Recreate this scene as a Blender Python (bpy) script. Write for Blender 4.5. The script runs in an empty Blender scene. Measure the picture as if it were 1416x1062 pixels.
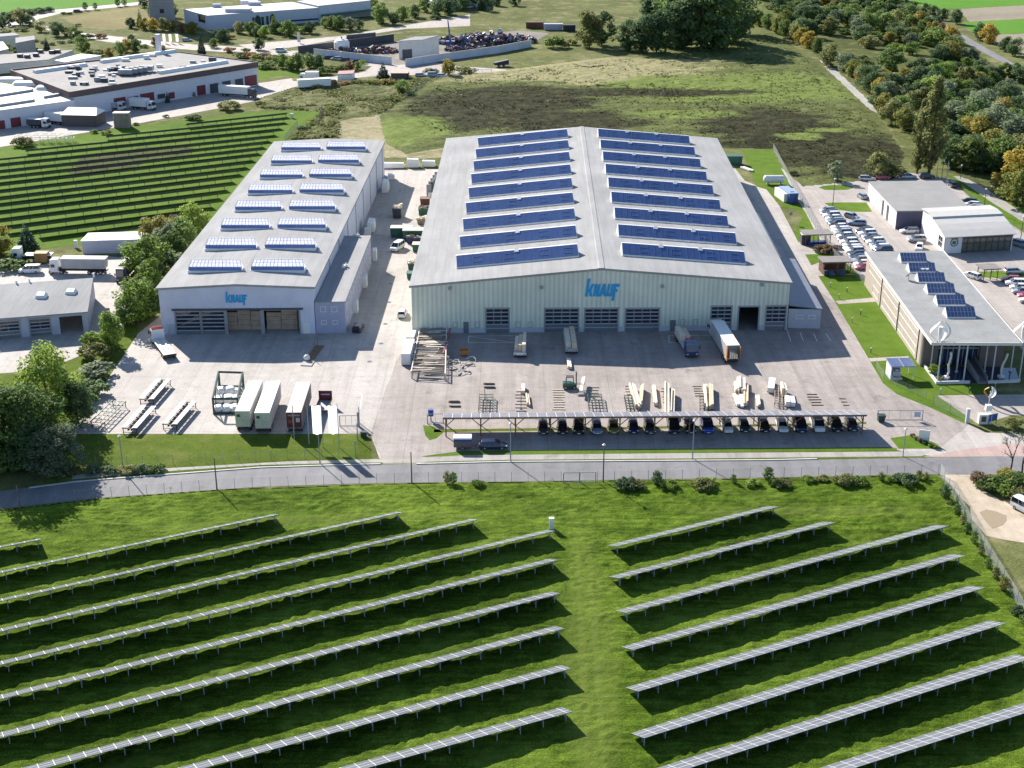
import bpy, math, random
import numpy as np
from mathutils import Vector, Matrix, noise
random.seed(7)
C = bpy.context.scene.collection
R = math.radians
# ------------------------------------------------------------------ camera
PITCH = R(22.5); F = 1934.0; CAMH = 100.0
cam = bpy.data.cameras.new('camera'); camo = bpy.data.objects.new('camera', cam); C.objects.link(camo)
camo.location = (0, 0, CAMH); camo.rotation_euler = (R(90) - PITCH, 0, 0)
cam.sensor_width = 36.0; cam.lens = F / 1416 * 36; cam.clip_start = 1; cam.clip_end = 5000
bpy.context.scene.camera = camo
# ------------------------------------------------------------------ light
SUN_EL = R(30); SUN_AZ = R(-32)          # azimuth from +Y, positive towards +X
w = bpy.data.worlds.new('World'); bpy.context.scene.world = w; w.use_nodes = True
nt = w.node_tree; bg = nt.nodes['Background']
sky = nt.nodes.new('ShaderNodeTexSky'); sky.sky_type = 'NISHITA'; sky.sun_disc = False
sky.sun_elevation = SUN_EL; sky.sun_rotation = SUN_AZ; sky.air_density = 1.0; sky.dust_density = 0.6; sky.ozone_density = 4.0
nt.links.new(sky.outputs[0], bg.inputs[0]); bg.inputs[1].default_value = 0.085
sl = bpy.data.lights.new('sun', 'SUN'); sl.energy = 5.0; sl.angle = R(0.5); sl.color = (1.0, 0.94, 0.86)
so = bpy.data.objects.new('sun', sl); C.objects.link(so)
sdir = Vector((math.sin(SUN_AZ) * math.cos(SUN_EL), math.cos(SUN_AZ) * math.cos(SUN_EL), math.sin(SUN_EL)))
so.rotation_euler = sdir.to_track_quat('Z', 'Y').to_euler(); so.location = (-60, 100, 200)
vs = bpy.context.scene.view_settings
vs.view_transform = 'Standard'; vs.look = 'None'; vs.gamma = 1.0; vs.use_curve_mapping = False; vs.exposure = 1.08
# ------------------------------------------------------------------ geometry helpers
def G(px, py, z=0.0):
    """world point at height z that the photograph's pixel (1416 x 1062) looks at"""
    u = (px - 708) / F; v = (531 - py) / F
    d = Vector((u, math.cos(PITCH) + v * math.sin(PITCH), -math.sin(PITCH) + v * math.cos(PITCH)))
    t = (z - CAMH) / d.z
    return Vector((d.x * t, d.y * t, z))
def prj(p):
    z = p[2] - CAMH
    zc = p[1] * math.cos(PITCH) - z * math.sin(PITCH); yc = p[1] * math.sin(PITCH) + z * math.cos(PITCH)
    return (708 + F * p[0] / zc, 531 - F * yc / zc)
def hgt(px, py, pyt):
    """height of a vertical line standing on pixel (px,py) whose top shows at row pyt"""
    b = G(px, py); lo, hi = 0.0, 90.0
    for _ in range(40):
        m = (lo + hi) / 2
        if prj((b.x, b.y, m))[1] > pyt: lo = m
        else: hi = m
    return lo
def V(*a): return Vector(a)
def flat(v): return Vector((v.x, v.y, 0))
def wpx(A, B, px, py):
    """(u, z) on the vertical plane through ground points A, B seen at a pixel"""
    u = (px - 708) / F; v = (531 - py) / F
    d = Vector((u, math.cos(PITCH) + v * math.sin(PITCH), -math.sin(PITCH) + v * math.cos(PITCH)))
    ab = flat(B - A); n = Vector((-ab.y, ab.x, 0))
    o = Vector((0, 0, CAMH)); t = n.dot(flat(A) - flat(o)) / n.dot(d)
    q = o + d * t
    return ((flat(q) - flat(A)).dot(ab.normalized()), q.z)
def wrect(A, B, x0, y0, x1, y1):
    a = wpx(A, B, x0, y1); b = wpx(A, B, x1, y0)
    return (min(a[0], b[0]), max(a[0], b[0]), min(a[1], b[1]), max(a[1], b[1]))

class MB:
    """collects shapes and links them as ONE mesh object"""
    def __init__(self): self.v = []; self.f = []; self.m = []
    def add(self, vs, fs, mi=0):
        n = len(self.v); self.v += [tuple(q) for q in vs]
        self.f += [tuple(i + n for i in q) for q in fs]; self.m += [mi] * len(fs); return self
    def hexa(self, b, t, mi=0):       # bottom 4, top 4 (ccw)
        return self.add(list(b) + list(t), [(3,2,1,0),(4,5,6,7),(0,1,5,4),(1,2,6,5),(2,3,7,6),(3,0,4,7)], mi)
    def box(self, x0, x1, y0, y1, z0, z1, mi=0):
        return self.hexa([(x0,y0,z0),(x1,y0,z0),(x1,y1,z0),(x0,y1,z0)], [(x0,y0,z1),(x1,y0,z1),(x1,y1,z1),(x0,y1,z1)], mi)
    def cbox(self, c, s, rz=0, mi=0, ry=0, rx=0):
        m = Matrix.Rotation(rz, 3, 'Z') @ Matrix.Rotation(ry, 3, 'Y') @ Matrix.Rotation(rx, 3, 'X')
        hx, hy, hz = s[0]/2, s[1]/2, s[2]/2; c = Vector(c)
        q = lambda x, y, z: c + m @ Vector((x, y, z))
        return self.hexa([q(-hx,-hy,-hz),q(hx,-hy,-hz),q(hx,hy,-hz),q(-hx,hy,-hz)], [q(-hx,-hy,hz),q(hx,-hy,hz),q(hx,hy,hz),q(-hx,hy,hz)], mi)
    def tube(self, a, b, r, n=6, mi=0, r2=None, cap=True):
        a = Vector(a); b = Vector(b); r2 = r if r2 is None else r2
        d = (b - a).normalized(); s = d.orthogonal().normalized(); t = d.cross(s)
        ra = [a + (s*math.cos(2*math.pi*k/n) + t*math.sin(2*math.pi*k/n))*r for k in range(n)]
        rb = [b + (s*math.cos(2*math.pi*k/n) + t*math.sin(2*math.pi*k/n))*r2 for k in range(n)]
        fs = [(k, (k+1) % n, n+(k+1) % n, n+k) for k in range(n)]
        if cap: fs += [tuple(range(n-1, -1, -1)), tuple(range(n, 2*n))]
        return self.add(ra + rb, fs, mi)
    def path(self, pts, r, n=6, mi=0):
        for a, b in zip(pts[:-1], pts[1:]): self.tube(a, b, r, n, mi)
        return self
    def quad(self, a, b, c, d, mi=0): return self.add([a,b,c,d], [(0,1,2,3)], mi)
    def slab(self, a, b, c, d, t, mi=0):   # quad given ccw from above, thickness t along its normal (downwards)
        a, b, c, d = map(Vector, (a,b,c,d)); n = (b-a).cross(d-a).normalized()*t
        return self.hexa([a-n,b-n,c-n,d-n], [a,b,c,d], mi)
    def prism(self, pts, z0, z1, mi=0):
        n = len(pts)
        vs = [(p[0],p[1],z0) for p in pts] + [(p[0],p[1],z1) for p in pts]
        return self.add(vs, [tuple(range(n-1,-1,-1)), tuple(range(n,2*n))] + [(k,(k+1)%n,n+(k+1)%n,n+k) for k in range(n)], mi)
    def extr(self, pts3, off, mi=0):   # polygon extruded along a vector
        n = len(pts3); off = Vector(off); a = [Vector(p) for p in pts3]
        return self.add(a + [p+off for p in a], [tuple(range(n)), tuple(range(2*n-1,n-1,-1))] + [(k,n+k,n+(k+1)%n,(k+1)%n) for k in range(n)], mi)
    def loft(self, loops, mi=0, caps=True):
        n = len(loops[0]); vs = [q for l in loops for q in l]; fs = []
        for i in range(len(loops)-1):
            for k in range(n):
                fs.append((i*n+k, i*n+(k+1) % n, (i+1)*n+(k+1) % n, (i+1)*n+k))
        if caps: fs += [tuple(range(n-1,-1,-1)), tuple(range((len(loops)-1)*n, len(loops)*n))]
        return self.add(vs, fs, mi)
    def wheel(self, c, r, w, n=14, mi=0): # axis along y
        return self.tube((c[0],c[1]-w/2,c[2]), (c[0],c[1]+w/2,c[2]), r, n, mi)
    def build(self, name, mats, parent=None, off=None, smooth=False):
        me = bpy.data.meshes.new(name)
        vs = self.v
        if off is not None: vs = [(q[0]-off[0], q[1]-off[1], q[2]-off[2]) for q in vs]
        me.from_pydata(vs, [], self.f)
        if not isinstance(mats, (list, tuple)): mats = [mats]
        for k in mats: me.materials.append(k)
        if any(self.m): me.polygons.foreach_set('material_index', self.m)
        if smooth: me.polygons.foreach_set('use_smooth', [True]*len(self.f))
        import bmesh
        bm = bmesh.new(); bm.from_mesh(me); bmesh.ops.recalc_face_normals(bm, faces=bm.faces); bm.to_mesh(me); bm.free()
        me.update()
        o = bpy.data.objects.new(name, me); C.objects.link(o)
        if parent is not None: o.parent = parent
        return o
def raw_mesh(name, verts, faces4, mat, parent=None, smooth=False):
    """numpy quads to a mesh object"""
    me = bpy.data.meshes.new(name); nv = len(verts); nf = len(faces4); k = faces4.shape[1]
    me.vertices.add(nv); me.vertices.foreach_set('co', np.asarray(verts, 'f').ravel())
    me.loops.add(nf*k); me.loops.foreach_set('vertex_index', np.asarray(faces4, 'i').ravel())
    me.polygons.add(nf); me.polygons.foreach_set('loop_start', np.arange(0, nf*k, k, dtype='i'))
    try: me.polygons.foreach_set('loop_total', np.full(nf, k, dtype='i'))
    except Exception: pass
    me.update(calc_edges=True); me.validate()
    if smooth: me.polygons.foreach_set('use_smooth', [True]*nf)
    me.materials.append(mat)
    o = bpy.data.objects.new(name, me); C.objects.link(o)
    if parent is not None: o.parent = parent
    return o
def tag(o, label=None, cat=None, group=None, kind=None):
    if label: o['label'] = label
    if cat: o['category'] = cat
    if group: o['group'] = group
    if kind: o['kind'] = kind
    return o
def thing(name, label, cat, loc=(0,0,0), rz=0, group=None):
    o = bpy.data.objects.new(name, None); C.objects.link(o); o.empty_display_size = 0.5
    o.location = loc; o.rotation_euler = (0, 0, rz)
    return tag(o, label, cat, group)
def copy_thing(root, loc, rz=0, label=None, group=None, scale=None, name=None):
    r = root.copy(); C.objects.link(r); r.location = loc; r.rotation_euler = (0, 0, rz)
    if scale is not None: r.scale = scale if hasattr(scale, '__len__') else (scale,)*3
    if label: r['label'] = label
    if group: r['group'] = group
    for ch in list(root.children):
        c = ch.copy(); C.objects.link(c); c.parent = r
        for g in list(ch.children):
            d = g.copy(); C.objects.link(d); d.parent = c
    return r
def recolor(root, part, mat):
    for ch in root.children:
        if ch.name.split('.')[0] == part:
            ch.material_slots[0].link = 'OBJECT'; ch.material_slots[0].material = mat
def nth(k):
    if k >= 24:
        t = ['twenty','thirty','forty','fifty','sixty'][(k+1)//10-2]; u = (k+1) % 10
        return t+'-'+['th','first','second','third','fourth','fifth','sixth','seventh','eighth','ninth'][u] if u else t[:-1]+'ieth'
    return ['first','second','third','fourth','fifth','sixth','seventh','eighth','ninth','tenth','eleventh','twelfth','thirteenth','fourteenth','fifteenth','sixteenth','seventeenth','eighteenth','nineteenth','twentieth','twenty-first','twenty-second','twenty-third','twenty-fourth'][k]
# ------------------------------------------------------------------ materials
def S(r, g, b):
    f = lambda c: (c/255/12.92 if c/255 <= 0.04045 else ((c/255+0.055)/1.055)**2.4)
    return (f(r), f(g), f(b))
class NT:
    def __init__(self, name):
        self.mat = bpy.data.materials.new(name); self.mat.use_nodes = True
        self.t = self.mat.node_tree; self.b = self.t.nodes['Principled BSDF']; self.out = self.t.nodes['Material Output']
    def n(self, typ, **kw):
        o = self.t.nodes.new(typ)
        for k, v in kw.items(): setattr(o, k, v)
        return o
    def l(self, a, b): self.t.links.new(a, b)
    def coord(self, world=True):
        if world: return self.n('ShaderNodeNewGeometry').outputs['Position']
        return self.n('ShaderNodeTexCoord').outputs['Object']
    def noise(self, vec, scale, detail=4, rough=0.55, stretch=None):
        if stretch:
            m = self.n('ShaderNodeMapping'); m.inputs['Scale'].default_value = stretch[:3]
            if len(stretch) > 3: m.inputs['Rotation'].default_value = (0, 0, stretch[3])
            self.l(vec, m.inputs['Vector']); vec = m.outputs[0]
        o = self.n('ShaderNodeTexNoise'); o.inputs['Scale'].default_value = scale; o.inputs['Detail'].default_value = detail; o.inputs['Roughness'].default_value = rough
        self.l(vec, o.inputs['Vector']); return o.outputs['Fac']
    def ramp(self, fac, stops):
        r = self.n('ShaderNodeValToRGB'); e = r.color_ramp.elements
        while len(e) < len(stops): e.new(0.5)
        for i, (p, c) in enumerate(stops):
            e[i].position = p; e[i].color = (c[0], c[1], c[2], 1) if hasattr(c, '__len__') else (c, c, c, 1)
        self.l(fac, r.inputs[0]); return r.outputs[0]
    def mix(self, fac, a, b, typ='MIX'):
        m = self.n('ShaderNodeMix', data_type='RGBA', blend_type=typ)
        for s, v in ((m.inputs[0], fac), (m.inputs[6], a), (m.inputs[7], b)):
            if hasattr(v, 'links'): self.l(v, s)
            elif hasattr(v, '__len__'): s.default_value = (v[0], v[1], v[2], 1)
            else: s.default_value = v
        return m.outputs[2]
    def math(self, op, a, b=0.0, c=None):
        m = self.n('ShaderNodeMath', operation=op)
        for s, v in zip(m.inputs, (a, b, c)):
            if v is None: continue
            if hasattr(v, 'links'): self.l(v, s)
            else: s.default_value = v
        return m.outputs[0]
    def col(self, c): self.l(c, self.b.inputs['Base Color'])
    def bump(self, h, strength=0.5, dist=0.1):
        o = self.n('ShaderNodeBump'); o.inputs['Strength'].default_value = strength; o.inputs['Distance'].default_value = dist
        self.l(h, o.inputs['Height']); self.l(o.outputs[0], self.b.inputs['Normal'])
    def p(self, rough=0.6, metal=0.0, spec=None):
        self.b.inputs['Roughness'].default_value = rough; self.b.inputs['Metallic'].default_value = metal
        if spec is not None: self.b.inputs['Specular IOR Level'].default_value = spec
        return self
_mc = {}
def M(name, col, rough=0.6, var=0.16, scale=0.6, metal=0.0, bump=0.0, spec=None, world=False):
    """plain coloured surface with two scales of dirt and wear"""
    if name in _mc: return _mc[name]
    k = NT(name); k.p(rough, metal, spec); co = k.coord(world)
    n1 = k.noise(co, scale, 5); n2 = k.noise(co, scale*9, 3)
    f = k.ramp(n1, [(0.3, 1-var), (0.7, 1+var*0.6)]); g = k.ramp(n2, [(0.35, 1-var*0.5), (0.65, 1+var*0.4)])
    k.col(k.mix(1.0, k.mix(1.0, col, f, 'MULTIPLY'), g, 'MULTIPLY'))
    if bump: k.bump(n2, bump, 0.05)
    _mc[name] = k.mat; return k.mat
def glassy(name, col, rough=0.08, spec=0.8):
    if name in _mc: return _mc[name]
    k = NT(name); k.p(rough, 0, spec); co = k.coord(False)
    n1 = k.noise(co, 0.5, 3); k.col(k.mix(1.0, col, k.ramp(n1, [(0.3, 0.75), (0.7, 1.15)]), 'MULTIPLY'))
    _mc[name] = k.mat; return k.mat
def foliage(name, cols, trans=0.35, rough=0.6):
    """leaf surface: object-to-object and clump-to-clump hue, light passing through"""
    k = NT(name); k.p(rough, 0, 0.12); co = k.coord(False)
    n1 = k.noise(co, 0.55, 3); n2 = k.noise(co, 3.0, 2)
    oi = k.n('ShaderNodeObjectInfo').outputs['Random']
    f = k.math('ADD', k.math('MULTIPLY', n1, 0.9), k.math('ADD', k.math('MULTIPLY', oi, 0.35), -0.17))
    c = k.ramp(f, [(0.3, cols[0]), (0.5, cols[1]), (0.7, cols[2])])
    c = k.mix(1.0, c, k.ramp(n2, [(0.3, 0.75), (0.7, 1.2)]), 'MULTIPLY')
    k.col(c)
    tr = k.n('ShaderNodeBsdfTranslucent'); k.l(c, tr.inputs[0])
    ms = k.n('ShaderNodeMixShader'); ms.inputs[0].default_value = trans
    k.l(k.b.outputs[0], ms.inputs[1]); k.l(tr.outputs[0], ms.inputs[2]); k.l(ms.outputs[0], k.out.inputs[0])
    return k.mat
def wiremesh(name, col, density):
    """chain link seen from afar: fine diagonal wires with air between"""
    k = NT(name); k.p(0.5, 0.3); k.b.inputs['Base Color'].default_value = (*col, 1)
    tp = k.n('ShaderNodeBsdfTransparent'); ms = k.n('ShaderNodeMixShader')
    co = k.coord(False)
    n1 = k.noise(co, 14.0, 2)
    k.l(k.ramp(n1, [(0.35, density*0.7), (0.65, density*1.3)]), ms.inputs[0])
    k.l(tp.outputs[0], ms.inputs[1]); k.l(k.b.outputs[0], ms.inputs[2]); k.l(ms.outputs[0], k.out.inputs[0])
    return k.mat
# ================================================================== GROUND
from mathutils.geometry import tessellate_polygon
_rng = np.random.RandomState(3)
def vnoise(x, y, s, seed):
    r = np.random.RandomState(seed); T = r.rand(256, 256)
    u = x/s; v = y/s; i = np.floor(u).astype(int); j = np.floor(v).astype(int); a = u-i; b = v-j
    a = a*a*(3-2*a); b = b*b*(3-2*b); g = lambda p, q: T[p % 256, q % 256]
    return (g(i,j)*(1-a)+g(i+1,j)*a)*(1-b)+(g(i,j+1)*(1-a)+g(i+1,j+1)*a)*b
def inpoly(x, y, P):
    c = np.zeros(x.shape, bool); n = len(P)
    for k in range(n):
        x1, y1 = P[k]; x2, y2 = P[(k+1) % n]
        if y1 == y2: continue
        c ^= ((y1 > y) != (y2 > y)) & (x < (x2-x1)*(y-y1)/(y2-y1)+x1)
    return c
def patch(name, pts, z, mat, edge=0.0, step=3.0, px=True):
    """flat sheet of ground; edge = raggedness of its outline in metres"""
    P = [G(*p) if px else Vector((p[0], p[1], 0)) for p in pts]
    if edge:
        Q = []
        for a, b in zip(P, P[1:]+P[:1]):
            n = max(1, int((b-a).length/step)); t = (b-a); nr = Vector((-t.y, t.x, 0)).normalized()
            for k in range(n):
                q = a+t*(k/n); Q.append(q+nr*edge*(noise.noise(q*0.25)+0.6*noise.noise(q*0.9))*1.3)
        P = Q
    vs = [(p.x, p.y, z) for p in P]
    tri = tessellate_polygon([[Vector(v) for v in vs]])
    me = bpy.data.meshes.new(name); fs = []
    for a, b, c in tri:
        n = (Vector(vs[b])-Vector(vs[a])).cross(Vector(vs[c])-Vector(vs[a])).z
        fs.append((a, b, c) if n > 0 else (a, c, b))
    me.from_pydata(vs, [], fs); me.materials.append(mat); me.update()
    o = bpy.data.objects.new(name, me); C.objects.link(o); o['kind'] = 'structure'; return o
def rough_patch(name, pts, z, mat, res, hfun, px=True):
    P = [G(*p) if px else Vector((p[0], p[1], 0)) for p in pts]
    x0 = min(p.x for p in P); x1 = max(p.x for p in P); y0 = min(p.y for p in P); y1 = max(p.y for p in P)
    nx = int((x1-x0)/res)+2; ny = int((y1-y0)/res)+2
    X, Y = np.meshgrid(x0+np.arange(nx)*res, y0+np.arange(ny)*res)
    ed = np.full(X.shape, 1e9)
    for a, b in zip(P, P[1:]+P[:1]):
        dx, dy = b.x-a.x, b.y-a.y; t = np.clip(((X-a.x)*dx+(Y-a.y)*dy)/(dx*dx+dy*dy), 0, 1); ed = np.minimum(ed, np.hypot(X-a.x-t*dx, Y-a.y-t*dy))
    hh = hfun(X, Y); Z = z+hh*np.clip((ed-res)/(5.0 if res > .5 else 1.2), 0, 1); idx = np.arange(nx*ny).reshape(ny, nx)
    ok = inpoly(X[:-1,:-1]+res/2, Y[:-1,:-1]+res/2, [(p.x, p.y) for p in P])
    f = np.stack([idx[:-1,:-1][ok], idx[:-1,1:][ok], idx[1:,1:][ok], idx[1:,:-1][ok]], 1)
    used = np.unique(f); rm = np.zeros(nx*ny, int); rm[used] = np.arange(len(used))
    v = np.stack([X.ravel(), Y.ravel(), Z.ravel()], 1)[used]
    o = raw_mesh(name, v, rm[f], mat, smooth=True); o['kind'] = 'structure'; return o

def ell(k, co, cx, cy, rx, ry, soft=0.5, amp=1.1, rot=0.0):
    """1 inside an irregular stand of one kind of ground cover, 0 outside"""
    sub = k.n('ShaderNodeVectorMath', operation='SUBTRACT'); k.l(co, sub.inputs[0]); sub.inputs[1].default_value = (cx, cy, 0)
    mp = k.n('ShaderNodeMapping'); mp.inputs['Rotation'].default_value = (0, 0, rot); k.l(sub.outputs[0], mp.inputs['Vector'])
    mu = k.n('ShaderNodeVectorMath', operation='MULTIPLY'); k.l(mp.outputs[0], mu.inputs[0]); mu.inputs[1].default_value = (1/rx, 1/ry, 0)
    ln = k.n('ShaderNodeVectorMath', operation='LENGTH'); k.l(mu.outputs[0], ln.inputs[0])
    nz = k.math('MULTIPLY', k.math('SUBTRACT', k.noise(co, 0.06, 6, 0.7, (0.5,1.3,1)), 0.5), amp*2)
    return k.ramp(k.math('ADD', ln.outputs['Value'], nz), [(1-soft/2, 1.0), (1+soft/2, 0.0)])

def grass_mat(name, dark, mid, light, straw=None, sa=0.0, rows=None, bump=0.6, fine=2.2, worn=()):
    k = NT(name); k.p(0.9, 0, 0.03); co = k.coord(True)
    big = k.noise(co, 0.035, 4); med = k.noise(co, 0.35, 5, 0.6); fin = k.noise(co, fine, 4, 0.65)
    gr2 = k.noise(co, fine*2.6, 3, 0.7)
    f = k.math('ADD', k.math('MULTIPLY', big, 0.28), k.math('ADD', k.math('MULTIPLY', med, 0.27), k.math('ADD', k.math('MULTIPLY', fin, 0.30), k.math('MULTIPLY', gr2, 0.25))))
    c = k.ramp(f, [(0.45, dark), (0.545, mid), (0.635, light)])
    if rows is not None:
        rw = k.noise(co, 1.0, 3, 0.6, (0.12, 1.6, 1.0, rows)); c = k.mix(1.0, c, k.ramp(rw, [(0.3, 0.62), (0.7, 1.3)]), 'MULTIPLY')
    if straw:
        s = k.noise(co, 0.12, 5, 0.65); c = k.mix(k.ramp(s, [(0.52, 0.0), (0.68, sa)]), c, straw)
    for q in worn: c = k.mix(k.math('MULTIPLY', ell(k, co, *q), 0.36), c, (0.17,0.215,0.045))
    k.col(c); k.bump(k.math('ADD', fin, k.math('MULTIPLY', gr2, 0.8)), bump, 0.22); return k.mat
def paving_mat(name, a, b, tile=0.0, stain=0.5, rough=0.8):
    k = NT(name); k.p(rough, 0, 0.3); co = k.coord(True)
    big = k.noise(co, 0.05, 5, 0.6); med = k.noise(co, 0.5, 5, 0.65); fin = k.noise(co, 5.0, 3)
    c = k.ramp(k.math('ADD', k.math('MULTIPLY', big, 0.6), k.math('MULTIPLY', med, 0.4)), [(0.36, a), (0.62, b)])
    c = k.mix(1.0, c, k.ramp(fin, [(0.3, 0.88), (0.7, 1.08)]), 'MULTIPLY')
    tr = k.noise(co, 1.0, 4, 0.6, (0.5, 0.035, 1, 0.25)); c = k.mix(1.0, c, k.ramp(tr, [(0.38, 1-0.14*stain), (0.6, 1.04)]), 'MULTIPLY')
    if tile:
        br = k.n('ShaderNodeTexBrick'); br.inputs['Scale'].default_value = 1.0; br.inputs['Brick Width'].default_value = tile; br.inputs['Row Height'].default_value = tile*0.8
        br.inputs['Mortar Size'].default_value = 0.03; br.inputs[1].default_value = (1,1,1,1); br.inputs[2].default_value = (0.94,0.94,0.94,1); br.inputs[3].default_value = (0.78,0.77,0.75,1)
        k.l(co, br.inputs[0]); c = k.mix(1.0, c, br.outputs[0], 'MULTIPLY')
    if tile:
        b2 = k.n('ShaderNodeTexBrick'); b2.offset = 0.0; b2.inputs['Scale'].default_value = 1.0; b2.inputs['Brick Width'].default_value = 6.0; b2.inputs['Row Height'].default_value = 5.0; b2.inputs['Mortar Size'].default_value = 0.07
        b2.inputs[1].default_value = (1,1,1,1); b2.inputs[2].default_value = (0.955,0.955,0.96,1); b2.inputs[3].default_value = (0.80,0.79,0.77,1); k.l(co, b2.inputs[0]); c = k.mix(1.0, c, b2.outputs[0], 'MULTIPLY')
        oil = k.noise(co, 0.30, 2, 0.5, (1, 0.45, 1)); c = k.mix(1.0, c, k.ramp(oil, [(0.66, 1.0), (0.78, 0.72)]), 'MULTIPLY')
        ty = k.noise(co, 1.6, 2, 0.5, (1, 0.02, 1, 0.05)); c = k.mix(1.0, c, k.ramp(ty, [(0.60, 1.0), (0.72, 0.90)]), 'MULTIPLY')
    sp = k.noise(co, 0.22, 5, 0.7); c = k.mix(1.0, c, k.ramp(sp, [(0.30, 1-0.35*stain), (0.42, 1.0)]), 'MULTIPLY')
    k.col(c); k.bump(fin, 0.15, 0.02); return k.mat
m_base = grass_mat('meadow_grass', (0.068,0.080,0.029), (0.120,0.132,0.046), (0.184,0.193,0.078), (0.30,0.26,0.15), 0.7)
m_lawn = grass_mat('mown_grass', (0.030, 0.058, 0.006), (0.078, 0.131, 0.011), (0.166, 0.242, 0.029), (0.163, 0.238, 0.036), 0.5, rows=R(-26), fine=3.4, bump=0.9, worn=((9.8,150,4.2,42,0.8,0.7,0.02),(8.9,150,0.6,40,1.2,0.7,0.02),(10.7,150,0.55,40,1.2,0.7,0.02),(-30,187,26,2.2,0.9,0.8,-0.1),(45,190,22,2.0,0.9,0.8,0)))
m_lawn2 = grass_mat('short_lawn', (0.063, 0.115, 0.013), (0.090, 0.155, 0.018), (0.120, 0.188, 0.028), (0.174, 0.205, 0.046), 0.35, bump=0.3)
m_verge = grass_mat('verge_grass', (0.062, 0.099, 0.011), (0.093, 0.132, 0.017), (0.130, 0.175, 0.032), (0.186, 0.185, 0.054), 0.6)
m_field = grass_mat('young_crop', (0.081, 0.198, 0.024), (0.096, 0.224, 0.030), (0.115, 0.244, 0.039), bump=0.2)
m_stub = grass_mat('stubble', (0.20,0.18,0.13), (0.26,0.23,0.17), (0.31,0.275,0.20), bump=0.2)
m_yard = paving_mat('concrete_paving', (0.381, 0.345, 0.310), (0.493, 0.451, 0.410), 1.1, 0.7)
m_drive = paving_mat('block_paving', (0.288, 0.249, 0.222), (0.400, 0.352, 0.320), 0.9, 1.0)
m_lot = paving_mat('lot_paving', (0.370, 0.326, 0.290), (0.458, 0.409, 0.370), 0.7, 0.6)
m_red = paving_mat('red_paving', (0.42,0.29,0.26), (0.50,0.36,0.32), 0.5, 0.6)
m_walk = paving_mat('pavement_slabs', (0.33,0.31,0.285), (0.43,0.405,0.37), 0.6, 0.9)
m_asph = paving_mat('road_asphalt', (0.162, 0.158, 0.162), (0.216, 0.212, 0.216), 0, 1.0)
m_sand = paving_mat('sandy_earth', (0.38,0.31,0.22), (0.56,0.47,0.36), 0, 1.0)
m_sandg = grass_mat('grassy_sand', (0.17,0.17,0.07), (0.30,0.265,0.16), (0.42,0.35,0.235), (0.12,0.14,0.045), 0.7, fine=1.2)
m_kerb = M('kerb_stone', (0.55,0.53,0.49), 0.8)

g = MB().quad((-900,-60,0),(900,-60,0),(900,2400,0),(-900,2400,0)).build('ground', m_base); g['kind'] = 'structure'
# --- meadow behind the halls: stands of dark heather, green grass and straw
k = NT('meadow'); k.p(0.9, 0, 0.03); co = k.coord(True)
med = k.noise(co, 0.25, 6, 0.7); fin = k.noise(co, 1.1, 4, 0.65); big = k.noise(co, 0.03, 4)
c = k.ramp(k.math('ADD', k.math('MULTIPLY', med, 0.6), k.math('MULTIPLY', fin, 0.4)), [(0.36,(0.061,0.076,0.026)),(0.5,(0.112,0.130,0.043)),(0.66,(0.183,0.195,0.078))])
def at(px, py): q = G(px, py); return q.x, q.y
dk = k.ramp(k.math('ADD', k.math('MULTIPLY', med, 0.6), k.math('MULTIPLY', fin, 0.4)), [(0.36,(0.018,0.020,0.010)),(0.50,(0.036,0.036,0.018)),(0.66,(0.088,0.100,0.034))])
st = k.ramp(k.math('ADD', k.math('MULTIPLY', med, 0.5), k.math('MULTIPLY', fin, 0.5)), [(0.36,(0.176,0.180,0.072)),(0.6,(0.36,0.32,0.18))])
gr = k.ramp(med, [(0.36,(0.105,0.143,0.034)),(0.66,(0.194,0.238,0.065))])
for (px, py, rx, ry, wh, rot) in [(760,95,75,40,'st',0),(900,110,60,18,'st',0),(980,125,45,30,'gr',0),(1060,120,40,34,'gr',0.4),(690,145,38,40,'dk',0),(780,170,30,24,'dk',0),
        (620,165,22,22,'dk',0),(560,180,16,26,'gr',0),(1060,175,26,34,'dk',0),(1130,205,34,44,'dk',0),(1195,225,22,30,'dk',0),(950,160,24,8,'gr',0),(860,130,60,10,'dk',0),(1105,190,9,7,'gr',0),(1145,182,9,5,'gr',0)]:
    x, y = at(px, py); c = k.mix(ell(k, co, x, y, rx, ry, 0.55, 0.9, rot), c, {'st': st, 'dk': dk, 'gr': gr}[wh])
k.col(c); k.bump(fin, 0.9, 0.5); m_meadow = k.mat
rough_patch('meadow', [(520,160),(600,106),(690,98),(800,84),(1010,58),(1060,40),(1130,85),(1215,160),(1252,215),(1235,248),(1190,250),(1110,258),(1068,206),(1000,205),(620,205),(560,215),(530,200)], 0.02, m_meadow, 0.9,
    lambda X, Y: 0.5*vnoise(X,Y,7,1)+0.55*vnoise(X,Y,2.6,2)*vnoise(X,Y,14,5)+0.28*vnoise(X,Y,1.2,3))
m_weed = grass_mat('weedy_ground', (0.060,0.068,0.027), (0.112,0.124,0.045), (0.192,0.196,0.084), (0.30,0.26,0.16), 0.8, bump=0.9, fine=1.0)
rough_patch('rough_grass', [(352,152),(352,138),(405,121),(470,110),(560,106),(640,104),(600,107),(540,150),(520,162),(470,165),(468,196),(400,197),(412,175),(440,173),(447,153)], 0.02, m_weed, 0.8,
    lambda X, Y: 0.8*vnoise(X,Y,6,11)+0.6*vnoise(X,Y,2.2,12))
patch('sandy_ground', [(468,168),(500,160),(545,156),(532,186),(560,195),(612,198),(612,218),(528,219),(526,196),(466,196)], 0.05, m_sandg, 2.2)
patch('sandy_ground', [(790,90),(820,84),(850,86),(846,91),(815,95)], 0.75, m_sandg, 1.5)
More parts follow.
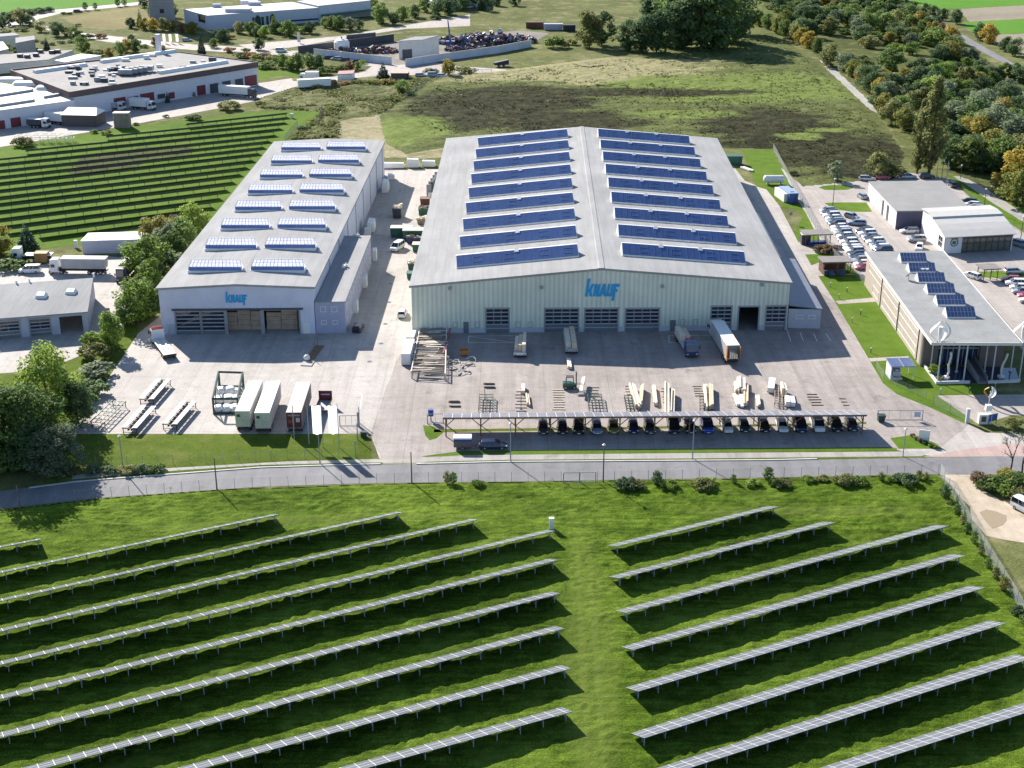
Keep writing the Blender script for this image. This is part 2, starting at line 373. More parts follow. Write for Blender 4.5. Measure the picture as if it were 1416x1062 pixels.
# --- solar lawn in the foreground: tussocks and mowing ridges are real relief
ca, sa_ = math.cos(R(26)), math.sin(R(26))
def lawn_h(X, Y):
    u = X*ca+Y*sa_; v = -X*sa_+Y*ca
    return 0.13*vnoise(u/2.6, v, 0.62, 21)+0.30*vnoise(X, Y, 0.58, 22)*vnoise(X, Y, 4, 23)+0.09*vnoise(X, Y, 0.9, 25)+0.10*vnoise(X, Y, 14, 24)
rough_patch('lawn', [(-70,717),(0,705.5),(130,690.5),(300,677.5),(570,668),(700,667),(1060,662),(1290,656.5),(1310,664),(1345,720),(1380,785),(1430,870),(1490,960),(1560,1240),(-140,1240)], 0.0, m_lawn, 0.28, lawn_h)
for o in [ob for ob in C.objects if ob.name == 'lawn']: o.location.z = 0.0
# --- roads and paving
patch('road', [(-60,691),(0,679),(102,666.5),(168,661.5),(360,647.5),(490,643),(570,642.3),(700,639.3),(1060,637),(1416,631),(1480,630),(1480,656),(1416,656),(1298,655.6),(1060,660.3),(700,666),(515,668),(360,673),(130,689),(0,703.5),(-60,713)], 0.012, m_asph)
patch('verge', [(60,662),(102,655),(330,640),(520,634),(570,637),(640,631),(1100,626),(1240,624),(1290,631),(1060,637),(700,639.3),(570,642),(490,643),(360,647.5),(168,661.5),(60,670)], 0.008, m_verge)
patch('pavement', [(100,657),(240,647),(400,638),(515,635),(575,635),(640,630),(900,627),(1240,624.5),(1285,624),(1275,631),(1060,633),(700,636),(570,639),(490,640),(360,643),(240,651),(100,663)], 0.016, m_walk)
kb = MB()
for seg in [[(40,675.5),(102,667.3),(168,661.8),(360,647.3),(490,643.2),(526,642.6)], [(576,642.3),(700,639.4),(1060,637),(1130,635.5)]]:
    for a, b in zip(seg[:-1], seg[1:]):
        A = G(*a); B = G(*b); n = Vector((-(B-A).y, (B-A).x, 0)).normalized()*0.28; kb.hexa([A,B,B+n,A+n], [p+Vector((0,0,.13)) for p in (A,B,B+n,A+n)])
kb = kb.build('kerb', m_kerb); kb['kind'] = 'structure'
patch('yard', [(98,600),(190,462),(330,350),(505,218),(545,234),(612,234),(660,200),(1000,212),(1030,250),(1060,262),(1078,285),(1104,335),(1122,367),(1155,418),(1201,496),(1221,531),(1242,546),(1287,564),(1340,586),(1362,598),(1430,601),(1480,602),(1480,631),(1416,631),(1280,632),(1240,622),(640,630),(575,642.4),(528,642.6),(512,600)], 0.006, m_yard)
patch('driveway', [(512,600),(548,500),(578,455),(1100,452),(1122,395),(1155,418),(1201,496),(1221,531),(1242,546),(1287,564),(1340,586),(1300,618),(1240,621),(640,629),(577,641),(530,641)], 0.010, m_drive, 0.25)
patch('red_paving', [(1284,631.3),(1330,622),(1390,615),(1480,613),(1480,629),(1416,630.4)], 0.014, m_red)
patch('grass_strip', [(100,600.5),(506,600),(515,636),(400,639),(200,650),(70,660),(60,640)], 0.014, m_verge, 0.15)
patch('grass_bank', [(190,463),(98,600),(40,640),(-40,640),(-40,520),(60,515),(128,485),(172,452),(187,425)], 0.014, m_verge)
patch('grass_island', [(585,588),(600,590),(613,598),(604,606),(594,609),(588,602)], 0.02, m_lawn2)
patch('grass_strip', [(582,631),(640,623.5),(900,621),(1226,618.5),(1240,620),(1240,623.5),(900,626.5),(640,629.5),(590,632)], 0.02, m_lawn2)
patch('grass_strip', [(600,594),(900,590),(1198,583.5),(1198,586.5),(900,593),(600,598)], 0.02, m_verge)
patch('grass_island', [(1231,606),(1258,602),(1275,606),(1292,612),(1304,620.5),(1243,620.5)], 0.02, m_lawn2)
patch('lawn', [(1026,208),(1067,206),(1133,330),(1200,388),(1216,420),(1276,507),(1297,532),(1362,532),(1372,545),(1296,546.5),(1348,585),(1332,585),(1285,563),(1240,545),(1221,530),(1201,496),(1155,418),(1104,335),(1098,322),(1110,300),(1102,289),(1083,287),(1060,262),(1046,258)], 0.014, m_lawn2)
for q in ([(1104,335),(1118,331),(1142,343),(1146,351),(1113,352)], [(1122,367),(1138,361),(1158,372),(1162,379),(1130,382)], [(1155,416.5),(1213,411),(1216,417),(1160,420.5)], [(1201,495.5),(1256,492.5),(1258,496.5),(1204,500)]):
    patch('path', q, 0.02, m_lot)
patch('forecourt', [(1296,547),(1350,546),(1480,545),(1480,578),(1400,574),(1370,583),(1352,586)], 0.018, m_lot)
patch('left_yard', [(-60,374),(0,372),(60,366),(118,352),(192,358),(190,430),(172,452),(128,485),(60,512),(-60,520)], 0.016, m_yard, 0.3)
patch('dealer_yard', [(1080,232),(1106,254),(1150,247),(1250,238),(1330,250),(1345,275),(1416,322),(1480,350),(1480,560),(1410,480),(1300,350),(1205,352),(1204,394),(1133,330)], 0.018, m_lot, 0.2)
patch('grass_island', [(1132,259.5),(1138,257),(1150,256),(1165,256),(1178,258),(1180,260),(1172,262.5),(1155,263),(1140,262.5)], 0.024, m_lawn2)
patch('grass_island', [(1140,281),(1152,280),(1198,280),(1206,293),(1180,293),(1160,290.5),(1148,286)], 0.024, m_lawn2)
patch('grass_island', [(1330,377),(1345,376),(1416,374),(1416,385),(1390,386),(1372,384),(1340,383)], 0.024, m_lawn2)
patch('grass_strip', [(1310,245),(1335,246),(1480,325),(1480,360),(1416,322),(1345,276)], 0.022, m_lawn2)
patch('path', [(1318,244),(1330,243),(1365,262),(1416,296),(1480,330),(1480,342),(1410,304),(1370,279),(1340,258)], 0.026, m_walk)
patch('left_lawn', [(-60,212),(0,205),(152,179),(300,160),(362,153.5),(446,153.5),(438,173),(412,174),(393,197),(290,330),(195,352),(110,338),(0,352),(-60,360)], 0.016, m_lawn2)
patch('dark_earth', [(105,222),(190,205),(260,200),(265,212),(190,228),(135,240),(100,235)], 0.022, grass_mat('dark_earth_soil', (0.045,0.05,0.024), (0.08,0.09,0.036), (0.12,0.15,0.045)), 4.0)
patch('lane', [(-60,213),(0,203.5),(150,178),(260,158),(362,138),(408,121),(403,108),(352,116),(240,135),(100,160),(-60,186)], 0.02, m_lot, 0.3)
patch('lane', [(360,118),(404,121),(460,111),(520,105),(600,103),(700,103),(700,96),(640,92),(585,84),(545,82),(500,70),(400,70),(440,80),(515,92),(500,100),(455,107)], 0.024, m_lot, 0.4)
patch('lawn_bank', [(354,93),(385,96),(430,101),(446,107),(420,110),(395,104),(354,112)], 0.02, m_lawn2)
patch('lane', [(-40,27),(40,22),(75,13.5),(190,3),(215,-2),(215,2),(190,7),(85,18),(55,26),(40,34),(-40,44)], 0.02, m_lot, 0.6)
patch('lane', [(50,27),(75,42),(130,47),(200,55),(262,61),(350,66),(430,74),(430,79),(340,74),(250,68),(150,58),(110,52),(60,40)], 0.024, m_lot, 0.6)
patch('crop_field', [(-80,-60),(190,-60),(188,2),(75,13),(-80,26)], 0.02, m_field, 0.6)
patch('stubble_field', [(84,24),(188,10),(206,15),(214,30),(160,42),(110,38)], 0.02, grass_mat('dry_meadow', (0.15,0.14,0.06), (0.22,0.19,0.09), (0.27,0.24,0.12)), 1.5)
patch('crop_field', [(1240,-60),(1480,-60),(1480,3),(1325,12),(1290,12),(1250,2)], 0.02, m_field, 0.5)
patch('stubble_field', [(1325,12.5),(1480,3.5),(1480,22),(1340,30.5)], 0.02, m_stub, 0.5)
patch('crop_field', [(1330,31.5),(1480,23),(1480,42),(1370,48),(1345,44)], 0.02, m_field, 0.5)
patch('stubble_field', [(1362,49),(1480,43),(1480,80),(1400,72)], 0.024, m_stub, 0.5)
patch('country_road', [(1200,-30),(1250,0),(1290,22),(1330,47),(1397,85),(1480,130),(1480,137),(1388,87.5),(1321,51.5),(1280,28),(1234,0),(1180,-30)], 0.028, m_asph)
patch('path', [(1133,83),(1144,87),(1180,119),(1212,150),(1220,160),(1203,152),(1170,121),(1143,96)], 0.09, m_walk, 0.4)
patch('dirt_track', [(1300,656.5),(1346,656.5),(1352,676),(1384,692),(1480,697),(1480,760),(1416,750),(1390,745),(1366,741),(1345,716),(1318,672)], 0.014, m_sand, 0.6)
k = NT('puddle_water'); k.p(0.12, 0, 0.5); k.b.inputs['Base Color'].default_value = (0.34,0.26,0.15,1)
patch('puddle', [(1355,709),(1364,705),(1376,707),(1390,713),(1394,720),(1386,727),(1372,731),(1362,722)], 0.03, k.mat, 0.4)
patch('scrap_yard_ground', [(412,74),(560,56),(720,42),(760,46),(735,60),(650,82),(550,90),(440,78)], 0.028, M('scrap_yard_dirt', (0.17,0.145,0.12), 0.9, 0.4, 0.1, world=True))
patch('factory_yard', [(330,62),(470,50),(650,20),(650,36),(560,40),(470,54),(400,66),(350,70)], 0.022, m_lot)
patch('wood_floor', [(1046,28),(1070,-30),(1235,-26),(1262,24),(1318,62),(1332,86),(1372,104),(1430,118),(1480,140),(1480,318),(1416,290),(1345,250),(1318,240),(1252,215),(1222,162),(1190,112),(1148,92),(1100,58)], 0.05, grass_mat('wood_undergrowth', (0.045,0.055,0.022), (0.085,0.10,0.034), (0.15,0.16,0.055), (0.22,0.21,0.09), 0.6), 1.5)
# ================================================================== BUILDINGS
k = NT('pale_roof_sheet'); k.p(0.85, 0, 0.06); co = k.coord(True)
n1 = k.noise(co, 0.07, 5); n2 = k.noise(co, 0.8, 4, 0.6, (1, 0.12, 1)); c = k.mix(1.0, (0.355,0.352,0.345), k.ramp(n1, [(0.3,0.86),(0.7,1.06)]), 'MULTIPLY'); c = k.mix(1.0, c, k.ramp(n2, [(0.35,0.9),(0.65,1.04)]), 'MULTIPLY')
br = k.n('ShaderNodeTexBrick'); br.offset = 0.0; br.inputs['Scale'].default_value = 1.0; br.inputs['Brick Width'].default_value = 2.0; br.inputs['Row Height'].default_value = 12.0; br.inputs['Mortar Size'].default_value = 0.06
br.inputs[1].default_value = (1,1,1,1); br.inputs[2].default_value = (0.965,0.965,0.97,1); br.inputs[3].default_value = (0.86,0.86,0.86,1); k.l(co, br.inputs[0]); k.col(k.mix(1.0, c, br.outputs[0], 'MULTIPLY')); m_roof = k.mat
m_lwall = M('pale_blue_cladding', (0.47,0.48,0.56), 0.55, 0.08, 0.2)
m_trim = M('grey_metal_trim', (0.30,0.31,0.33), 0.45, 0.1)
m_dtrim = M('dark_metal', (0.055,0.06,0.075), 0.45, 0.15)
m_white = M('white_paint', (0.78,0.77,0.74), 0.5, 0.06)
m_offw = M('offwhite_plaster', (0.66,0.63,0.57), 0.75, 0.08, 0.3)
m_glass = glassy('dark_window_glass', (0.02,0.028,0.045), 0.06, 0.7)
m_blue = M('logo_blue', (0.0,0.33,0.66), 0.5, 0.05)
m_pane = M('door_panel_grey', (0.16,0.17,0.19), 0.5, 0.1)
m_concrete = M('concrete', (0.40,0.385,0.36), 0.85, 0.15, 0.4)
m_inside = M('hall_interior', (0.46,0.34,0.25), 0.8, 0.2)
def skymat(name, c1, c2, rough):
    k = NT(name); k.p(rough, 0, 0.6); co = k.coord(False); n1 = k.noise(co, 0.35, 4); n2 = k.noise(co, 2.0, 3, 0.6, (0.7,0.1,1))
    k.col(k.ramp(k.math('ADD', k.math('MULTIPLY', n1, .6), k.math('MULTIPLY', n2, .4)), [(0.36, c1), (0.62, c2)])); return k.mat
m_sky_blue = skymat('sky_reflection_glass', (0.042,0.080,0.20), (0.062,0.112,0.265), 0.25)  # rooflight glass; blue of the reflected sky is put into its base colour
m_sky_line = M('pale_glazing_bar', (0.13,0.20,0.38), 0.4, 0.05)
m_haze_glass = skymat('milky_glazing', (0.40,0.42,0.56), (0.52,0.54,0.66), 0.3)
m_haze_dark = skymat('blue_grey_glazing', (0.16,0.20,0.38), (0.22,0.27,0.46), 0.25)  # lower half of the skylight glass, its blue reflection painted as colour
k = NT('milky_sheet'); k.p(0.3, 0, 0.5); co = k.coord(False); cc_ = k.ramp(k.noise(co, 0.6, 3), [(0.3,(0.74,0.74,0.82)),(0.7,(0.84,0.84,0.90))]); k.col(cc_)
tr = k.n('ShaderNodeBsdfTranslucent'); k.l(cc_, tr.inputs[0]); ms = k.n('ShaderNodeMixShader'); ms.inputs[0].default_value = 0.55; k.l(k.b.outputs[0], ms.inputs[1]); k.l(tr.outputs[0], ms.inputs[2]); tp = k.n('ShaderNodeBsdfTransparent'); m2 = k.n('ShaderNodeMixShader'); m2.inputs[0].default_value = 0.42; k.l(ms.outputs[0], m2.inputs[1]); k.l(tp.outputs[0], m2.inputs[2]); k.l(m2.outputs[0], k.out.inputs[0]); m_haze_glass = k.mat
m_bar = M('white_glazing_bar', (0.70,0.70,0.76), 0.4, 0.05)
def holed(mb, A, B, z0, z1, holes, t, mi=0):
    """wall on the line A-B (outer face), t thick inwards (left of A->B), with rectangular holes (u0,u1,z0,z1)"""
    d = flat(B-A); L = d.length; d.normalize(); n = Vector((-d.y, d.x, 0))*t
    us = sorted({0.0, L} | {min(max(q, 0), L) for h in holes for q in h[:2]}); zs = sorted({z0, z1} | {min(max(q, z0), z1) for h in holes for q in h[2:]})
    for i in range(len(us)-1):
        run = None
        for j in range(len(zs)-1):
            uc = (us[i]+us[i+1])/2; zc = (zs[j]+zs[j+1])/2
            if any(h[0] < uc < h[1] and h[2] < zc < h[3] for h in holes) or us[i+1]-us[i] < 1e-4 or zs[j+1]-zs[j] < 1e-4: continue
            a = flat(A)+d*us[i]; b = flat(A)+d*us[i+1]; lo = Vector((0,0,zs[j])); hi = Vector((0,0,zs[j+1]))
            mb.hexa([a+lo, b+lo, b+n+lo, a+n+lo], [a+hi, b+hi, b+n+hi, a+n+hi], mi)
    return mb
class Wall:
    """local frame on a wall line: W(u, out, z)"""
    def __init__(s, A, B):
        s.A = flat(A); s.B = flat(B); s.d = (s.B-s.A).normalized(); s.n = Vector((s.d.y, -s.d.x, 0)); s.L = (s.B-s.A).length
    def __call__(s, u, o, z): return s.A+s.d*u+s.n*o+Vector((0,0,z))
    def box(s, mb, u0, u1, o0, o1, z0, z1, mi=0):
        return mb.hexa([s(u0,o1,z0),s(u1,o1,z0),s(u1,o0,z0),s(u0,o0,z0)], [s(u0,o1,z1),s(u1,o1,z1),s(u1,o0,z1),s(u0,o0,z1)], mi)
def window(W, u0, u1, z0, z1, par, off, frame=m_white, glass=m_glass, fw=0.09, cols=1, rows=1, name='window'):
    f = MB()
    W.box(f, u0-fw, u0, -0.12, 0.06, z0-fw, z1+fw); W.box(f, u1, u1+fw, -0.12, 0.06, z0-fw, z1+fw)
    W.box(f, u0, u1, -0.12, 0.06, z0-fw, z0); W.box(f, u0, u1, -0.12, 0.06, z1, z1+fw)
    for k in range(1, cols): u = u0+(u1-u0)*k/cols; W.box(f, u-.035, u+.035, -0.10, 0.03, z0, z1)
    for k in range(1, rows): z = z0+(z1-z0)*k/rows; W.box(f, u0, u1, -0.10, 0.028, z-.035, z+.035)
    o = f.build(name, frame, par, off)
    W.box(MB(), u0, u1, -0.09, -0.05, z0, z1).build('pane', glass, o, V(0,0,0) if off is None else off)
    return o
def section_door(W, u0, u1, z1, par, off, nr=6, nc=3, glazed=4, frame=m_trim, z0=0.0):
    f = MB(); W.box(f, u0, u0+.25, -.25, .12, z0, z1); W.box(f, u1-.25, u1, -.25, .12, z0, z1); W.box(f, u0+.25, u1-.25, -.25, .12, z1-.25, z1)
    o = f.build('door_frame', frame, par, off)
    d = MB(); W.box(d, u0+.25, u1-.25, -.22, -.14, z0, z1-.25)
    d = d.build('sectional_door', m_pane, par, off)
    g = MB(); b = MB(); w_ = (u1-u0-.5)/nc; h = (z1-.25-z0)/nr
    for r in range(nr-glazed, nr):
        for c in range(nc):
            g_u = u0+.25+c*w_; z = z0+r*h; W.box(g, g_u+.12, g_u+w_-.12, -.15, -.11, z+.16, z+h-.16)
    for r in range(1, nr+1):
        z = z0+r*h-(.1 if r == nr else 0); W.box(b, u0+.25, u1-.25, -.15, -.08, z-.06, z+.10 if r < nr else z+.06)
    g.build('door_glazing', m_glass, d, off); b.build('door_rail', M('pale_door_rail', (0.42,0.43,0.46), 0.5), d, off)
def logo(W, u0, u1, zb, zt, par, off, lean=0.1):
    """the blue wordmark: tall k, capitals NAU and an F whose stem drops below the line"""
    L = u1-u0; H = (zt-zb); base = zb+0.2*H; cap = 0.56*H/1.0
    x = lambda f, z: u0+lean*(z-base)+f*L
    k_ = 0
    def st(mb, a, b, z0, z1, w, o, a2=None):
        a2 = a if a2 is None else a2; w = w*L
        p = [W(x(a,z0), o, z0), W(x(a,z0)+w, o, z0), W(x(a2,z1)+w, o, z1), W(x(a2,z1), o, z1)]
        mb.extr(p, -W.n*(0.10+o*0.5))
    B0 = base; c1 = base+cap; m = MB
    k = m(); st(k,0,0,B0,zt,.085,.14); st(k,.085,0,B0+cap*.42,c1,.085,.146,.15); st(k,.15,0,B0,B0+cap*.55,.085,.152,.085); k.build('letter', m_blue, par, off)
    n = m(); st(n,.255,0,B0,c1,.07,.14); st(n,.37,0,B0,c1,.07,.146); st(n,.365,0,B0,c1,.08,.152,.26); n.build('letter', m_blue, par, off)
    a = m(); st(a,.445,0,B0,c1,.075,.14,.515); st(a,.595,0,B0,c1,.075,.146,.525); st(a,.49,0,B0+cap*.18,B0+cap*.38,.14,.152); a.build('letter', m_blue, par, off)
    u = m(); st(u,.675,0,B0,c1,.07,.14); st(u,.79,0,B0,c1,.07,.146); st(u,.68,0,B0,B0+cap*.22,.17,.152); u.build('letter', m_blue, par, off)
    f = m(); st(f,.875,0,zb,c1,.075,.14); st(f,.88,0,c1-cap*.24,c1,.165,.146); st(f,.88,0,B0+cap*.36,B0+cap*.58,.13,.152); f.build('letter', m_blue, par, off)

def hall(name, label, FL, FR, BL, BR, eave, ridge, rfrac, wallmat, holes_front, front_over=0.3):
    root = thing(name, label, 'warehouse', FL)
    Wf = Wall(FL, FR); mb = MB()
    holed(mb, FL, FR, 0, eave, holes_front, 0.3)
    rf = FL+(FR-FL)*rfrac; rb = BL+(BR-BL)*rfrac
    E = Vector((0,0,eave)); Rg = Vector((0,0,ridge))
    nin = -Wf.n*0.3
    mb.extr([FL+E, FR+E, rf+Rg], nin)
    for a, b in ((FR, BR), (BL, FL)): holed(mb, a, b, 0, eave, [], 0.3)
    holed(mb, BR, BL, 0, eave, [], 0.3); mb.extr([BL+E, BR+E, rb+Rg], Wf.n*0.3)
    wall = mb.build('wall', wallmat, root, FL)
    o = 0.45; r = MB()
    dl = (FR-FL).normalized()*o; dd = (BL-FL).normalized()*front_over
    up = Vector((0,0,.12)); lo = Vector((0,0,-.33))
    def side(a, b, c, d): r.hexa([a+lo,b+lo,c+lo,d+lo],[a+up,b+up,c+up,d+up])
    zdrop = (ridge-eave)*o/((FR-FL).length*rfrac)*0
    side(FL-dl-dd+E, rf-dd+Rg, rb+dd+Rg, BL-dl+dd+E); side(rf-dd+Rg, FR+dl-dd+E, BR+dl+dd+E, rb+dd+Rg)
    roof = r.build('roof', m_roof, root, FL)
    return root, Wf, wall, roof

# ---------------------------------------------------------------- left hall
def on_roof(FLp, z): return G(FLp[0], FLp[1], z)
EL = 10.0
LFL = flat(G(225,463)); LFR = flat(G(436.5,461.2)); LBR = flat(G(530.3,195.3,EL)); LBL = flat(G(381.0,196.3,EL))
Wt = Wall(LFL, LFR)
lop = [wrect(LFL, LFR, *q) for q in ((244,429,277,466),(279.5,429,311,466),(314.5,429,361.5,466),(365,429,415,466))]
lop = [(a, b, 0.0, d) for a, b, c, d in lop]
m_lhall = None
k = NT('ribbed_pale_cladding'); k.p(0.5, 0, 0.4); co = k.coord(True)
wv = k.n('ShaderNodeTexWave'); wv.wave_type = 'BANDS'; wv.bands_direction = 'X'; wv.inputs['Scale'].default_value = 0.55; wv.inputs['Distortion'].default_value = 0; k.l(co, wv.inputs['Vector'])
nz = k.noise(co, 0.25, 4); k.col(k.mix(1.0, (0.62,0.63,0.73), k.ramp(nz, [(0.3,0.9),(0.7,1.05)]), 'MULTIPLY')); k.bump(wv.outputs['Fac'], 0.35, 0.08); m_lhall = k.mat
lh, LW, _, _ = hall('warehouse_hall', 'smaller pale blue-grey hall with sixteen ridge skylights and four wide door openings', LFL, LFR, LBL, LBR, EL, EL+0.75, 0.5, m_lhall, lop)
for a, b, c, d in lop[:2]: section_door(LW, a, b, d, lh, LFL, 6, 1, 5)
for a, b, c, d in lop[2:]:
    LW.box(MB(), a, a+.3, -.3, .12, 0, d).build('door_post', m_trim, lh, LFL); LW.box(MB(), b-.3, b, -.3, .12, 0, d).build('door_post', m_trim, lh, LFL)
hb = MB(); LW.box(hb, lop[0][0]-.4, lop[3][1]+.6, .0, .35, lop[0][3], lop[0][3]+.35); hb.build('door_canopy', m_dtrim, lh, LFL)
inn = MB()
for q, (uu, hh, dd_, ww) in enumerate([(13.6,3.9,3.2,2.6),(16.3,4.3,3.4,2.6),(19.0,4.1,3.3,2.6),(22.4,3.7,3.5,3.0),(25.6,4.4,3.2,3.2),(28.4,4.0,3.6,2.2)]):
    b = LW(uu, -dd_, 0)
    for z in range(4): inn.cbox((b.x+.06*(z % 2), b.y, hh*(z+.5)/4+.02), (ww*1.0, 1.6, hh/4-.05))
    inn.cbox((b.x, b.y+.3, hh/2), (ww+.15, .8, hh-.2))
tag(inn.build('stacked_goods', m_inside), 'brown stacked goods just inside the open doors of the smaller hall', 'goods')
pd = MB(); a = wrect(LFL, LFR, 420, 447, 428, 462); LW.box(pd, a[0], a[1], -.1, .08, 0.02, a[3]); pd.build('side_door', m_white, lh, LFL)
a = wrect(LFL, LFR, 233, 448, 242, 464); LW.box(MB(), a[0], a[1], -.1, .08, 0.02, a[3]).build('side_door', m_lwall, lh, LFL)
a = wrect(LFL, LFR, 312, 403, 341, 422); logo(LW, a[0]+.1, a[1]-.3, a[2], a[3], lh, LFL, 0.06)
# downpipes and panel joints along the right wall
SW = Wall(LFR, LBR)
for q in range(8): u = 22+q*SW.L/8.8; SW.box(MB(), u, u+.35, 0, .12, 0, EL-.3).build('wall_pilaster', m_trim, lh, LFL)
def roofpt(FL, FR, BL, BR, u, v):  # u across 0..1, v depth 0..1
    return (FL+(FR-FL)*u)*(1-v)+(BL+(BR-BL)*u)*v
def wedge_skylight(kind, L, D, H):
    """monitor rooflight: curb, sloping glazed front, upright back"""
    root = thing('roof_skylight', 'skylight', 'skylight')
    if kind == 'lattice':
        MB().box(-L/2-.12, L/2+.12, -D/2-.12, D/2+.12, -.5, .28).build('curb', m_white, root)
        y0, y1, yt = -D/2, D/2, D*0.22; zm = H*0.42; ym = y0+(yt-y0)*0.36
        lowg = MB().hexa([(-L/2,y0,.28),(L/2,y0,.28),(L/2,ym+.05,.28),(-L/2,ym+.05,.28)], [(-L/2,ym,zm),(L/2,ym,zm),(L/2,ym+.05,zm),(-L/2,ym+.05,zm)])
        lowg.build('lower_glazing', m_haze_dark, root)
        up = MB(); e = .5
        up.add([(-L/2,ym+.03,zm),(L/2,ym+.03,zm),(L/2-e,yt,H),(-L/2+e,yt,H),(L/2,y1,.28),(-L/2,y1,.28),(L/2,ym+.03,.28),(-L/2,ym+.03,.28)], [(0,1,2,3),(3,2,4,5),(1,6,4,2),(0,3,5,7)])
        up.build('upper_glazing', m_haze_glass, root)
        b = MB(); n = max(8, int(L/0.75))
        for q in range(n+1):
            t = q/n; x = -L/2+L*t; xt = -L/2+e+(L-2*e)*t
            b.tube((x,ym-.02,zm+.03),(xt,yt-.03,H+.03),.06,4)
        b.tube((-L/2,ym,zm+.02),(L/2,ym,zm+.02),.07,4); b.tube((-L/2+e,yt,H+.03),(L/2-e,yt,H+.03),.09,4); b.tube((-L/2,ym,zm),(-L/2+e,yt,H),.07,4); b.tube((L/2,ym,zm),(L/2-e,yt,H),.07,4)
        f = .55; b.tube((-L/2+e*f,ym+(yt-ym)*f,zm+(H-zm)*f+.03),(L/2-e*f,ym+(yt-ym)*f,zm+(H-zm)*f+.03),.04,4)
        b.build('glazing_bars', m_bar, root)
    else:
        y0, y1 = -D/2, D/2
        body = MB().add([(-L/2,y0,-.6),(L/2,y0,-.6),(L/2,y1,-.6),(-L/2,y1,-.6),(-L/2,y0,.35),(L/2,y0,.35),(L/2,y1,H),(-L/2,y1,H),(L/2,y1+.45,H),(-L/2,y1+.45,H),(L/2,y1+.75,-.6),(-L/2,y1+.75,-.6)],
            [(0,1,5,4),(4,5,6,7),(7,6,8,9),(9,8,10,11),(1,2,6,5),(0,4,7,3),(2,10,8,6),(3,7,9,11),(0,3,2,1),(3,11,10,2)])
        body.build('curb', m_white, root)
        dz = (H-.35)/D; nrm = Vector((0,-dz,1)).normalized()*.05
        P = lambda x, t: Vector((x, y0+.06+(D-.12)*t, .35+dz*(.06+(D-.12)*t)))+nrm
        MB().slab(P(-L/2+.12,0),P(L/2-.12,0),P(L/2-.12,1),P(-L/2+.12,1),.06).build('blue_glazing', m_sky_blue, root)
        b = MB(); n = int(L/1.35); q2 = Vector((0,0,.03))
        for q in range(1, n): x = -L/2+L*q/n; b.tube(P(x,0)+q2,P(x,1)+q2,.022,4)
        for sx in (-.36,-.1,.18,.38):
            x = L*sx; b.tube(P(x,.3)+q2,P(x+1.9,.3)+q2,.03,4); b.tube(P(x,.3)+q2,P(x,.72)+q2,.03,4); b.tube(P(x,.72)+q2,P(x+1.9,.72)+q2,.03,4)
        b.build('glazing_bars', m_sky_line, root)
    return root
proto_lat = None
for ci, (near, far) in enumerate(((((260.8,378.4),(333.0,374.8)),((388.5,210.0),(443.5,208.0))), (((347.5,377.0),(419.5,375.0)),((451.5,208.6),(505.0,207.6))))):
    zr = EL+.55; a0, b0 = G(*near[0], zr), G(*near[1], zr); a1, b1 = G(*far[0], zr), G(*far[1], zr)
    for r in range(8):
        t = r/7; a = a0.lerp(a1, t); b = b0.lerp(b1, t); L = 11.0; c = (a+b)/2
        D, H = 2.7, 2.05
        lab = '%s lattice skylight from the front, %s row, smaller hall roof' % (nth(r), ('left', 'right')[ci])
        ang = -0.008
        if proto_lat is None: proto_lat = wedge_skylight('lattice', L, D, H); o = proto_lat; o['label'] = lab
        else: o = copy_thing(proto_lat, (0,0,0), label=lab)
        o.location = (c.x, c.y+D/2, EL+.62); o.rotation_euler = (0, 0, ang); o['group'] = 'lattice skylights on the smaller hall'
# ---------------------------------------------------------------- annex on the left hall
AH = 6.6
AFL = flat(G(437.5,461.0)); AFR = flat(G(478.6,460.4)); ABR = flat(G(512.5,327,AH)); ABL = LFR+(LBR-LFR).normalized()*((ABR-AFR).length)
ax = thing('hall_annex', 'low flat-roofed lilac annex with small square windows against the smaller hall', 'annex', AFL)
AW = Wall(AFL, AFR); mb = MB(); win = [wrect(AFL, AFR, *q) for q in ((443.5,424.5,450,431),(459,424.5,465.5,431),(445,443.5,451,448),(460.5,443.5,466.5,448))]
holed(mb, AFL, AFR, 0, AH, [], .3); holed(mb, AFR, ABR, 0, AH, [], .3); holed(mb, ABR, ABL, 0, AH, [], .3)
mb.build('wall', M('lilac_render', (0.38,0.38,0.50), 0.8, 0.06), ax, AFL)
nn = Vector((0,0,AH)); d_ = AW.d*.12; e_ = AW.n*.12
MB().hexa([AFL+e_+nn, AFR+d_+e_+nn, ABR+d_-e_+nn, ABL-e_+nn], [AFL+e_+nn+V(0,0,.25), AFR+d_+e_+nn+V(0,0,.25), ABR+d_-e_+nn+V(0,0,.25), ABL-e_+nn+V(0,0,.25)]).build('roof', m_roof, ax, AFL)
for a in win: window(AW, a[0], a[1], a[2], a[3], ax, AFL)
ARW = Wall(AFR, ABR)
for q in range(13):
    u = 3+q*(ARW.L-6)/12
    window(ARW, u-.5, u+.5, 4.2, 5.5, ax, AFL, cols=2)
    if q % 3 != 1: window(ARW, u-.5, u+.5, 1.0, 2.3, ax, AFL, cols=2)
for u in (13, 30, 50):
    c = MB(); ARW.box(c, u-1.1, u+1.1, 0, .9, 0, 2.7); c.build('porch', m_white, ax, AFL)
for u, v in ((22,3),(23,3.4),(46,3.2),(47,2.4)):
    p = AFL+AW.d*v+(ABL-AFL).normalized()*u; fx = MB(); fx.tube((p.x,p.y,AH+.25),(p.x,p.y,AH+1.2),.12); fx.cbox((p.x,p.y,AH+.6),(.7,.5,.5)); fx.build('roof_vent', m_white, ax, AFL)
